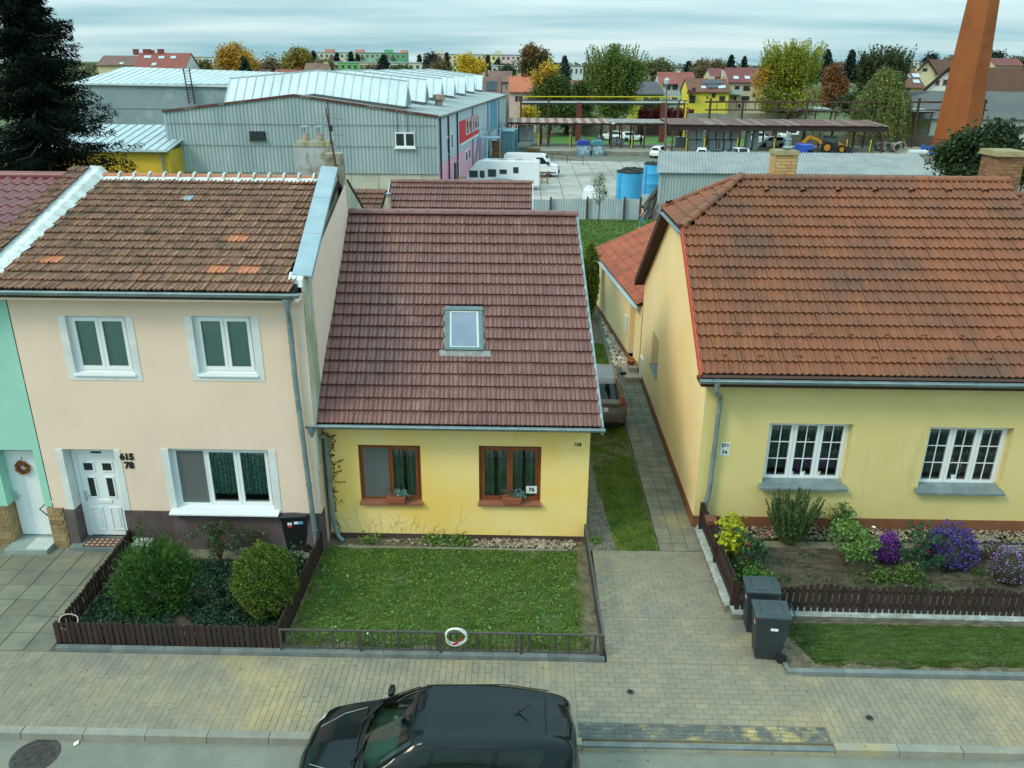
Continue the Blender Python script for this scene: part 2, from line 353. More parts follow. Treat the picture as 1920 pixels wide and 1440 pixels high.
# front kerbs of the gardens
def kerb_row(name,label,x0,x1,y,h,m,w=.12,L=1.0):
    s=struct(MB().box(x0+.01,x1-.01,y+.012,y+w-.012,-.14,h-.03).obj(name,kerb_dark));s['label']=label
    x=x0
    while x<x1-.05:
        b=min(x+L,x1);q=MB();q.hexa([(x+.004,y,-.13),(b-.004,y,-.13),(b-.004,y+w,-.13),(x+.004,y+w,-.13),(x+.004,y+.015,h),(b-.004,y+.015,h),(b-.004,y+w,h),(x+.004,y+w,h)])
        q.obj('kerb_stone',m,s);x+=L
    return s
kerb_row('garden_kerb','grey kerb under the left garden fences',-8.5,1.53,11.86,.07,kerb_dark)
kerb_row('garden_kerb','grey kerb of the right grass verge',4.72,14.7,11.60,.07,kerb_dark)
q=MB()
for i in range(2):q.box(4.72,4.80,11.73+i*.76,12.48+i*.76,-.13,.05)
struct(q.obj('garden_kerb',kerb_dark))
# ------------------------------------------------------------------ soil, turf, grass
def sheet(name,x0,x1,y0,y1,z,m,n=24,amp=.02,label=None):
    me=MB();X=np.linspace(x0,x1,n);Yv=np.linspace(y0,y1,n);Z=z+rng.uniform(-amp,amp,(n,n))
    for i in range(n-1):
        for j in range(n-1):me.poly((X[i],Yv[j],Z[i,j]),(X[i+1],Yv[j],Z[i+1,j]),(X[i+1],Yv[j+1],Z[i+1,j+1]),(X[i],Yv[j+1],Z[i,j+1]))
    o=struct(me.obj(name,m,None,True))
    if label:o['label']=label
    return o
sheet('lawn_soil',-4.40,1.46,11.98,15.84,.01,soil,40,.015,'bare soil under the front lawn')
dark_soil=mat('dark_soil',C(72,64,52),C(90,80,64),ns=5,bump=.7,bs=16,fine=.3)
sheet('bed_soil',-8.46,-4.42,11.98,14.86,.03,dark_soil,30,.03,'soil of the left shrub bed')
sheet('bed_soil',4.24,14,13.38,15.56,.10,dark_soil,40,.05,'soil of the right flower bed')
sheet('verge_soil',4.80,14.6,11.72,13.12,.01,soil,36,.015,'bare edges of the right grass verge')
for a_ in ((-4.12,1.05,12.3,15.3,'lawn'),(5.35,13,12.0,13.0,'verge')):sheet('turf',*a_[:4],.024,turf_m,40,.012,'dense turf base of the '+a_[4])
sheet('drive_soil',1.45,3.05,15.5,36.0,-.02,soil,40,.01,'earth under the grass driveway')
mow=struct(MB().box(-4.1,1.02,15.40,15.45,-.05,.045).obj('lawn_edging',kerb_m))
def wob(x,y,s=1.0):return (math.sin(x*2.1*s+1.3*y*s)+math.sin(1.7*y*s-x*.9*s+2)+math.sin(x*4.3*s+y*3.1*s+.7))/3
def grass_patch(name,label,region,n,h,w,m=grass_m,edge=None,z=0.0,weeds=0):
    x0,x1,y0,y1=region;P=np.stack([rng.uniform(x0,x1,n),rng.uniform(y0,y1,n),np.full(n,z)],1)
    keep=np.ones(n,bool)
    if edge:keep=np.array([rng.random()<edge(a,b) for a,b,_ in P])
    P=P[keep];T=blades(P,h,w)
    if callable(z):T[:,:,2]+=np.array([z(b) for _,b,_ in P])[:,None]
    o=link(name,quads_mesh(name,T,m));o['label']=label;return struct(o,'stuff')
def lawn_edge(x,y):
    d=min(x+4.36+.05*wob(x,y,2),1.22+.09*wob(x,y,2.2)-x,y-12.10-.12*wob(x,y,1.7),15.42-y)
    p=.25 if wob(x+3,y*1.3,1.6)>.62 else 1.0
    if (x-.55)**2+(y-13.0)**2<.05 or (x-.35)**2*2+(y-14.75)**2<.03:p=.06
    return p if d>0 else (.12 if d>-.12 else .03)
grass_patch('lawn_grass','uneven green front lawn behind the metal fence',(-4.4,1.4,12.0,15.5),120000,.055,.014,edge=lawn_edge)
wm=mat('lawn_weed',C(92,130,56),C(120,150,74),ns=6,rnd=.3,hue=.02,trans=.2,rough=.5)
P=np.stack([rng.uniform(-4.2,1.1,1500),rng.uniform(12.2,15.35,1500),np.full(1500,.05)],1)
P=(P[:,None,:]+rng.normal(size=(1500,8,3))*np.array([.03,.03,.008])).reshape(-1,3)
A=unit(rng.normal(size=P.shape)*np.array([1,1,.25]))
struct(leaves('lawn_weeds',P,.05,.4,wm,None,A),'stuff')['label']='broad leaved weeds in the front lawn'
wf=mat('daisy_white',C(228,230,224));P=np.stack([rng.uniform(-4.1,1.1,20),rng.uniform(12.2,15.3,20),np.full(20,.07)],1)
struct(leaves('fallen_petals',P,.035,.8,wf,None,unit(rng.normal(size=P.shape)*np.array([1,1,.15]))),'stuff')['label']='small pale flowers and litter on the lawn'
def verge_edge(x,y):
    d=min(x-5.05-.35*max(0,12.5-y)-.12*wob(x,y,1.5),y-11.86-.09*wob(x*1.3,y,1.8),13.04-y)
    return 1.0 if d>0 else .05
verge_grass_m=mat('verge_grass',C(66,98,34),C(92,116,42),ns=1.6,rnd=.45,hue=.03,trans=.25,rough=.6)
grass_patch('verge_grass','mown grass verge in front of the right picket fence',(4.8,12.5,11.72,13.1),95000,.045,.014,verge_grass_m,edge=verge_edge)
def drive_edge(x,y):
    l=2.08+.04*wob(x,y,2)-(.3*min(1,(y-15.5)/5));r=3.02
    return (1.0 if (l<x<r and y>15.5+.1*wob(x,y,2)) else .02)*(.35 if 19.6<y<21.6 and wob(x,y*2,1.5)>-.2 else 1)
grass_patch('drive_grass','grass strip of the driveway behind the block paving',(1.5,3.04,15.4,30),90000,.045,.016,edge=drive_edge)
# cobbled strip by the wall of the small yellow house
me=MB()
for y in np.arange(15.55,21,.07):
    off=.035 if int(round(y/.07)) % 2 else 0
    for x in np.arange(1.48,2.14-(y-15.5)*.055,.07):
        a=.03;z=float(rng.uniform(.0,.012));cx,cy=x+off+rng.normal()*.004,y+rng.normal()*.004
        me.hexa([(cx-a,cy-a,-.03),(cx+a,cy-a,-.03),(cx+a,cy+a,-.03),(cx-a,cy+a,-.03),(cx-a*.7,cy-a*.7,z),(cx+a*.7,cy-a*.7,z),(cx+a*.7,cy+a*.7,z),(cx-a*.7,cy+a*.7,z)])
struct(me.obj('cobbles',cobble_m),'stuff')['label']='small cobble strip along the yellow gable wall'
def pebbles(name,label,n,region,r,z,sm=None):
    t=bmesh.new();bmesh.ops.create_icosphere(t,subdivisions=1,radius=1);vv=np.array([v.co[:] for v in t.verts]);ff=np.array([[v.index for v in f.verts] for f in t.faces]);t.free()
    T=[]
    for i in range(n):
        s=r*rng.uniform(.5,1.35);sc=np.array([s*rng.uniform(.8,1.4),s*rng.uniform(.7,1.1),s*rng.uniform(.5,.8)]);a=rng.uniform(0,6.28);R=np.array([[math.cos(a),-math.sin(a),0],[math.sin(a),math.cos(a),0],[0,0,1]])
        c=np.array([rng.uniform(region[0],region[1]),rng.uniform(region[2],region[3]),z+rng.uniform(0,r*.8)]);q=(vv*sc*(1+.15*rng.normal(size=(len(vv),1))))@R.T+c
        T.append((q,ff))
    vs=np.concatenate([t[0] for t in T]);fs=np.concatenate([t[1]+i*len(vv) for i,t in enumerate(T)])
    m=bpy.data.meshes.new(name);m.from_pydata(vs.tolist(),[],fs.tolist());m.materials.append(sm or stone_m);m.polygons.foreach_set('use_smooth',[True]*len(m.polygons));m.update()
    o=link(name,m);o['label']=label;return struct(o,'stuff')
pebbles('pebbles','river pebbles under the right end of the yellow wall',330,(-.9,1.2,15.5,15.8),.045,.03)
pebbles('pebbles','scattered pebbles under the left end of the yellow wall',60,(-3.9,-.9,15.5,15.8),.04,.02)
pebbles('pebbles','stone strip under the right house wall',1300,(4.4,12.5,16.05,16.55),.034,.02)
pebbles('pebbles','white gravel bed along the annex wall',1100,(3.22,3.92,27.3,34),.055,.02,mat('white_gravel',C(206,198,180),C(160,150,132),ns=7,rnd=.3))
o=MB();
# manholes
def manhole(name,label,c,r,z,rings):
    t=thing(name,label,'manhole cover',(c[0],c[1],z))
    MB().lathe((c[0],c[1],z),[(r,-.02),(r,.004),(r*.86,.006),(r*.86,-.004)],40).obj('frame',kerb_m if rings==1 else iron_m,t)
    m=MB();m.lathe((c[0],c[1],z),[(r*.84,-.02),(r*.84,.002)],40)
    for k in range(1,rings+2):
        q=r*.82*k/(rings+2);m.lathe((c[0],c[1],z),[(q,.0),(q,.01),(q-.02*r/.3,.01),(q-.02*r/.3,.0)],32)
    n=24
    for k in range(n):
        a=2*math.pi*k/n;m.bar((c[0]+math.cos(a)*r*.22,c[1]+math.sin(a)*r*.22,z+.006),(c[0]+math.cos(a)*r*.82,c[1]+math.sin(a)*r*.82,z+.006),.012,.01)
    m.obj('cover',iron_m,t)
c=PG(66,1418,-.12);manhole('manhole_cover','large round iron manhole cover in the asphalt road',(c.x,c.y),.36,-.117,5)
c=PG(1182,1298);manhole('manhole_cover','small round valve cover in the crossing near the driveway',(c.x,c.y),.075,.004,1)
c=PG(1630,1347);manhole('manhole_cover','small round valve cover in the right pavement',(c.x,c.y),.08,.004,1)
lf=mat('red_leaf',C(150,66,46));q=leaf_quads(np.array([list(PG(206,1379,-.10)),list(PG(143,1393,-.10))]),np.array([[1,.2,.2],[.3,1,.1]]),.12,.09)
tag(link('fallen_leaf',quads_mesh('fallen_leaf',q[:1],lf)),'red fallen leaf in the road gutter','leaf')
tag(link('paper_scrap',quads_mesh('paper_scrap',q[1:],wf)),'white paper scrap on the asphalt road','litter')
# ------------------------------------------------------------------ building kit
def proj(p):
    d=Vector(p)-Vector((0,0,CAM_H));k=d.dot(Fv);return (960+CAM_F*d.dot(Rv)/k,720-CAM_F*d.dot(Uv)/k)
def PX(px,py,x):
    d=ray(px,py);return Vector((0,0,CAM_H))+d*(x/d.x)
def PP(px,py,o,n):
    d=ray(px,py);c=Vector((0,0,CAM_H));return c+d*((Vector(o)-c).dot(n)/d.dot(n))
zinc=mat('zinc',C(122,142,146),C(146,162,162),ns=3,rough=.45,metal=.35,spec=.5,stain=(C(96,108,108),4,.6,.75))
zinc_light=mat('galvanised_sheet',C(168,184,188),C(186,200,200),ns=2,rough=.45,metal=.2)
white_pvc=mat('white_plastic',C(226,232,232),rough=.35,spec=.5)
white_paint=mat('white_render',C(220,224,222),C(206,210,206),ns=2,bump=.1,bs=80,rough=.85)
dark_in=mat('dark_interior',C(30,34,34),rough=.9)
black_m=mat('black_plastic',C(30,32,33),C(38,40,41),ns=4,rough=.45)
pane_m=glass('window_glass',(.88,.94,.93,1),.03)
pane_dark=glass('dark_glass',(.35,.42,.42,1),.07)
curtain_m=mat('lace_curtain',C(190,214,208),C(140,176,170),ns=28,lo=.42,hi=.58,rough=.9)
blind_m=mat('blind_slat',C(140,190,182),rough=.5)
screen_m=bpy.data.materials.new('insect_mesh');screen_m.use_nodes=True
_b=screen_m.node_tree.nodes['Principled BSDF'];_b.inputs['Base Color'].default_value=C(112,118,116);_b.inputs['Roughness'].default_value=.9;_b.inputs['Alpha'].default_value=.55
def wall_front(mb,x0,x1,z0,z1,y,holes,depth=.15,kw=0,kr=None,dirn=1):
    """wall face in the plane y with openings and their reveals; holes: (x0, x1, z0, z1[, depth])"""
    xs=sorted({x0,x1,*[h[0] for h in holes],*[h[1] for h in holes]});zs=sorted({z0,z1,*[h[2] for h in holes],*[h[3] for h in holes]})
    mb.mat(kw)
    for a,b in zip(xs[:-1],xs[1:]):
        for c,d in zip(zs[:-1],zs[1:]):
            cx,cz=(a+b)/2,(c+d)/2
            if any(h[0]<cx<h[1] and h[2]<cz<h[3] for h in holes) or cx<x0 or cx>x1 or cz<z0 or cz>z1:continue
            mb.poly((a,y,c),(b,y,c),(b,y,d),(a,y,d))
    mb.mat(kw if kr is None else kr)
    for h in holes:
        a,b,c,d=h[:4];e=y+(h[4] if len(h)>4 else depth)*dirn
        mb.poly((a,y,c),(a,e,c),(a,e,d),(a,y,d));mb.poly((b,y,d),(b,e,d),(b,e,c),(b,y,c))
        mb.poly((a,y,d),(a,e,d),(b,e,d),(b,y,d))
        if len(h)<6:mb.poly((a,y,c),(b,y,c),(b,e,c),(a,e,c))
    mb.mat(0)
def window(par,x0,x1,z0,z1,y,fm,sashes=2,fw=.06,sw=.055,grid=None,dress='curtain',glassm=None,dressm=None,room=.5,name='window',opened=None):
    """frame with sashes (one part), panes, dressing and glazing bars as its sub-parts; y is the outer frame plane"""
    m=MB();t=.07
    m.box(x0,x1,y,y+t,z0,z0+fw);m.box(x0,x1,y,y+t,z1-fw,z1);m.box(x0,x0+fw,y+.002,y+t-.002,z0+fw,z1-fw);m.box(x1-fw,x1,y+.002,y+t-.002,z0+fw,z1-fw)
    W=(x1-x0-2*fw)/sashes;panes=[]
    for i in range(sashes):
        a=x0+fw+W*i;b=a+W;yy=y-.018
        m.box(a+.004,b-.004,yy,y+.05,z0+fw-.01,z0+fw+sw);m.box(a+.004,b-.004,yy,y+.05,z1-fw-sw,z1-fw+.01)
        m.box(a+.004,a+sw,yy+.002,y+.048,z0+fw+sw,z1-fw-sw);m.box(b-sw,b-.004,yy+.002,y+.048,z0+fw+sw,z1-fw-sw)
        panes.append((a+sw,b-sw,z0+fw+sw,z1-fw-sw))
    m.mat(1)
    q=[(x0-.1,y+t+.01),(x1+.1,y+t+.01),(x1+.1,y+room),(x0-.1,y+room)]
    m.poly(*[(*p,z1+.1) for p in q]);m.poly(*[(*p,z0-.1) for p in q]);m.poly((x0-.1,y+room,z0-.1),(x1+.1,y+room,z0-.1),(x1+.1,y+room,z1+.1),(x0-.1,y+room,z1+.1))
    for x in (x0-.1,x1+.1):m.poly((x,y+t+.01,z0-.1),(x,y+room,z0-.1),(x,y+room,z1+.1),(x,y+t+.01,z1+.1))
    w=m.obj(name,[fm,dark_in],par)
    for i,(a,b,c,d) in enumerate(panes):
        MB().box(a-.005,b+.005,y+.018,y+.026,c-.005,d+.005).obj('pane',glassm or pane_m,w)
        if grid:
            g=MB();nx,nz=grid
            for k in range(1,nx):xx=a+(b-a)*k/nx;g.box(xx-.011,xx+.011,y+.006,y+.03,c,d)
            for k in range(1,nz):zz=c+(d-c)*k/nz;g.box(a,b,y+.008,y+.028,zz-.011,zz+.011)
            g.obj('glazing_bar',fm,w)
        dr=dress[i] if isinstance(dress,(list,tuple)) else dress
        if dr=='blind':
            g=MB();zz=c+.01
            while zz<d:g.poly((a,y+.05,zz),(b,y+.05,zz),(b,y+.062,zz+.021),(a,y+.062,zz+.021));zz+=.026
            for xx in (a+.15*(b-a),b-.15*(b-a)):g.bar((xx,y+.048,c),(xx,y+.048,d),.006,.004)
            g.obj('blind',dressm or blind_m,w)
        elif dr in ('curtain','half','sides'):
            g=MB();n=48;bot=c+(d-c)*.13 if dr=='curtain' else c
            rngs=[(a-.02,b+.02)] if dr != 'sides' else [(a-.02,a+(b-a)*.42),(b-(b-a)*.42,b+.02)]
            for (p,r) in rngs:
                L=[(p+(r-p)*k/n,y+.085+.028*math.sin(k*6.283*7/n+i)+.01*math.sin(k*2.1)) for k in range(n+1)]
                for k in range(n):
                    zb=bot-.02*abs(math.sin(k*.55));g.poly((*L[k],zb),(*L[k+1],bot-.02*abs(math.sin((k+1)*.55))),(*L[k+1],d+.05),(*L[k],d+.05))
            smooth(g.obj('curtain',dressm or curtain_m,w),60)
        elif dr=='screen':
            MB().box(a-.03,b+.03,y-.022,y-.019,c-.03,d+.03).obj('insect_screen',screen_m,w)
            g=MB();g.box(a,b,y+.10,y+.12,c+.1,d);g.obj('curtain',mat('net_curtain',C(150,152,148),C(118,124,122),ns=9,rough=.9),w)
    return w
def gutter(par,x0,x1,y,z,r=.065,m=None,brackets=True):
    P=[(math.cos(a)*r,math.sin(a)*r) for a in np.linspace(math.pi,2*math.pi,9)];Q=[(p*.86,q*.86) for p,q in reversed(P)]
    g=MB();g.prism([(y+p,z+q) for p,q in P+Q],x0,x1,'x');g.tube([(x0,y-r,z+.004),(x1,y-r,z+.004)],.011,6)
    for xx in (x0,x1):g.prism([(y+p,z+q) for p,q in P],xx-.004,xx+.004,'x')
    x=x0+.8
    while brackets and x<x1:g.prism([(y+p*1.08,z+q*1.08) for p,q in P]+[(y+p*.98,z+q*.98) for p,q in reversed(P)],x,x+.03,'x');x+=1.0
    return smooth(g.obj('gutter',m or zinc,par))
def downpipe(par,pts,r=.05,m=None,rings=()):
    g=MB();P=[Vector(pts[0])]
    for i in range(1,len(pts)-1):
        a,b,c=Vector(pts[i-1]),Vector(pts[i]),Vector(pts[i+1]);d1=(a-b).normalized();d2=(c-b).normalized();s=min(.09,(a-b).length*.4,(c-b).length*.4)
        P+=[b+d1*s,b+(d1+d2)*s*.3,b+d2*s]
    P.append(Vector(pts[-1]));g.tube(P,r,12)
    g.tube([P[0]+Vector((0,0,.06)),P[0]-Vector((0,0,.1))],[r*1.7,r*1.05],12)
    for z in rings:
        for a,b in zip(P[:-1],P[1:]):
            if min(a.z,b.z)<=z<=max(a.z,b.z):
                t=(z-a.z)/((b.z-a.z) or 1);q=a.lerp(b,t);g.tube([q-Vector((0,0,.015)),q+Vector((0,0,.015))],r*1.2,12);break
    return smooth(g.obj('downpipe',m or zinc,par))
def tile_mesh(name,w,L,prof,t,m):
    b=MB();P=[(u*w,h) for u,h in prof];n=len(P)
    for i in range(n-1):
        (x0,h0),(x1,h1)=P[i],P[i+1]
        b.poly((x0,0,h0+t),(x1,0,h1+t),(x1,L,h1+.004),(x0,L,h0+.004));b.poly((x0,0,h0+t-.028),(x1,0,h1+t-.028),(x1,0,h1+t),(x0,0,h0+t))
    me=b.mesh(name,m);return me,b
def tiled(roof,o,u,v,nrm,width,rows,gauge,w,prof,m,t=.058,limit=300,skip=None,special=None,bounds=None,jit=.006,name='tile',xoff=None):
    """roof covering laid tile by tile; the largest in view are parts of the roof, the rest one joined part"""
    o=Vector(o);u=Vector(u).normalized();v=Vector(v);v=v/v.length if True else v;nrm=Vector(nrm).normalized()
    me,b=tile_mesh(name,w,gauge*1.12,prof,t,m);spec={}
    cols=int(round(width/w));w2=width/cols;lst=[]
    for r in range(rows):
        for c in range(cols):
            p=o+u*(w2*c)+v*(gauge*r);q=p+u*w2/2+v*gauge/2
            if skip and skip(q,r,c):continue
            px,py=proj(q);vis=-30<px<1950 and -30<py<1470
            lst.append((0 if vis else 1,(q-Vector((0,0,CAM_H))).length,p,r,c))
    if special:lst.sort(key=lambda a:(0 if special(a[3],a[4]) else 1,a[0],a[1]))
    else:lst.sort(key=lambda a:(a[0],a[1]))
    M0=Matrix((u*(w2/w*.972),v,nrm)).transposed();vs,fs=[],[];nb=len(b.v);bv=np.array(b.v)
    for i,(_,_,p,r,c) in enumerate(lst):
        R=M0@Euler((float(rng.normal()*jit),float(rng.normal()*jit),float(rng.normal()*jit*.6))).to_matrix();p=p+nrm*float(rng.normal()*.002)
        if i<limit:
            d=me
            if special:
                s=special(r,c)
                if s:
                    if s.name not in spec:spec[s.name]=tile_mesh(name,w,gauge*1.12,prof,t,s)[0]
                    d=spec[s.name]
            q=bpy.data.objects.new(name,d);COL.objects.link(q);q.parent=roof;M=R.to_4x4();M.translation=p;q.matrix_local=M
        else:
            k=len(vs)//1;vs.append(bv@np.array(R).T+np.array(p));fs.append(b.f)
    if vs:
        mm=bpy.data.meshes.new(name+'_field');F=[]
        for i,f in enumerate(fs):F+=[tuple(j+i*nb for j in q) for q in f]
        mm.from_pydata(np.concatenate(vs).tolist(),[],F);mm.materials.append(m);mm.update();q=bpy.data.objects.new(name+'_field',mm);COL.objects.link(q);q.parent=roof;struct(q,'stuff')
def ridge_tiles(roof,a,b,n,r,m,name='ridge_tile',lap=.05,cuff=None,half=True):
    a=Vector(a);b=Vector(b);d=(b-a).normalized();L=(b-a).length/n;s=d.cross(Vector((0,0,1))).normalized();up=s.cross(d)
    g=MB();K=8
    for i in range(K):
        a0,a1=math.pi*i/K,math.pi*(i+1)/K
        c0,c1=(math.cos(a0),math.sin(a0)),(math.cos(a1),math.sin(a1))
        for (x0,r0,x1,r1) in ((0,r*1.12,lap,r*1.12),(lap,r*1.12,lap+.004,r),(lap+.004,r,L+lap*.8,r*.94)):
            g.poly((x0,c0[0]*r0,c0[1]*r0*.8),(x0,c1[0]*r0,c1[1]*r0*.8),(x1,c1[0]*r1,c1[1]*r1*.8),(x1,c0[0]*r1,c0[1]*r1*.8))
    g.poly(*[(0,math.cos(math.pi*i/K)*r*1.12,math.sin(math.pi*i/K)*r*.9) for i in range(K+1)])
    me=g.mesh(name,m);me.polygons.foreach_set('use_smooth',[True]*len(me.polygons))
    try:me.set_sharp_from_angle(angle=.7)
    except Exception:pass
    for i in range(n):
        o=bpy.data.objects.new(name,me);COL.objects.link(o);o.parent=roof;M=Matrix((d,s,up)).transposed();M=M@Euler((float(rng.normal()*.02),float(rng.normal()*.008),float(rng.normal()*.012))).to_matrix();M=M.to_4x4();M.translation=a+d*L*i;o.matrix_local=M
PROF2=[(0,.022),(.08,.034),(.18,.006),(.42,.003),(.5,.03),(.6,.006),(.88,.003),(.95,.018),(1,.02)]
PROFW=[(0,.038),(.1,.058),(.24,.052),(.38,.016),(.52,.002),(.78,.0),(.9,.012),(1,.034)]
PROFO=[(0,.024),(.08,.036),(.18,.006),(.42,.004),(.5,.03),(.6,.006),(.86,.004),(.95,.02),(1,.024)]
PROFD=[(0,.034),(.06,.046),(.14,.036),(.22,.008),(.36,.0),(.44,.012),(.5,.034),(.56,.046),(.64,.036),(.72,.008),(.86,0),(.94,.012),(1,.034)]
# ------------------------------------------------------------------ materials of the houses
brown_tile=mat('brown_roof_tile',C(126,87,79),C(112,76,69),ns=1.2,rnd=.09,hue=.008,rough=.42,spec=.5,bump=.15,bs=60,stain=[(C(160,122,112),1.6,.6,.8),(C(104,80,76),.9,.6,.8)])
orange_tile=mat('orange_roof_tile',C(136,83,54),C(122,76,51),ns=1.4,rnd=.09,hue=.004,rough=.6,bump=.2,bs=60,stain=[(C(104,72,54),1.5,.52,.85),(C(92,70,56),.5,.5,.75),(C(150,140,116),14,.68,.75)])
old_tile=mat('old_roof_tile',C(150,110,86),C(120,92,74),ns=3.5,rnd=.26,hue=.012,rough=.85,bump=.5,bs=60,stain=[(C(92,78,62),2.4,.53,.7),(C(66,60,52),7,.6,.72),(C(190,182,164),24,.71,.75)])
new_tile=mat('replaced_orange_tile',C(198,128,94),C(184,114,82),ns=4,rnd=.1,rough=.7)
underlay=mat('roof_underlay',C(40,32,28),rough=.9)
yellow_w=mat('yellow_render',C(255,215,142),C(253,203,102),ns=.45,lo=.42,hi=.62,bump=.12,bs=120,rough=.9,fine=.05,stain=[(C(246,198,88),.8,.6,.8,(1,1,.5)),(C(214,188,128),1.8,.62,.85,(3,1,.25))])
yellow_r=mat('pale_yellow_render',C(216,199,132),C(222,206,142),ns=.9,fine=.05,bump=.25,bs=90,rough=.9,stain=[(C(196,184,124),1.2,.56,.8,(1.6,1,.25)),(C(184,178,128),1.6,.66,.85,(1,1,.35))])
yellow_g=mat('sunlit_yellow_render',C(255,222,172),C(252,214,160),ns=.8,bump=.12,bs=120,rough=.9)  # same yellow render, sunlit brightness of the left-facing walls put into the colour
pink_w=mat('cream_pink_render',C(234,209,187),C(228,202,179),ns=.9,bump=.15,bs=130,rough=.9,stain=(C(214,198,178),.7,.56,.8,(1.5,1,.4)))
mint_w=mat('mint_render',C(158,210,190),C(150,202,182),ns=.9,bump=.15,bs=130,rough=.9)
brown_p=mat('brown_plinth',C(88,68,62),C(76,58,52),ns=3,bump=.2,bs=90,rough=.8,stain=(C(108,96,88),1.5,.55,.75))
violet_p=mat('violet_brown_plinth',C(98,86,85),C(82,68,67),ns=2,bump=.1,bs=90,rough=.6,stain=(C(132,122,126),1.1,.55,.8,(1,1,.4)))
terra_p=mat('terracotta_plinth',C(132,86,58),C(118,78,54),ns=3,bump=.2,bs=90)
mortar=mat('white_mortar',C(214,218,214),C(190,194,188),ns=5,bump=.6,bs=30,rough=.9,stain=(C(150,146,132),4,.6,.75))
brown_wood=mat('brown_window_wood',C(136,76,40),C(112,60,32),ns=14,scale=(1,1,.12),rough=.4,spec=.5,coat=.2)
sill_m=mat('brown_sill',C(150,98,76),C(138,88,68),ns=8,rough=.6)
ink=mat('black_lettering',C(34,28,24),rough=.5)
old_wall=mat('old_cream_wall',C(196,196,176),C(172,174,150),ns=1.2,bump=.4,bs=50,rough=.95,stain=[(C(136,140,112),1.8,.48,.7,(2.2,1,.35)),(C(108,114,86),3.5,.62,.8,(2,1,.3))])
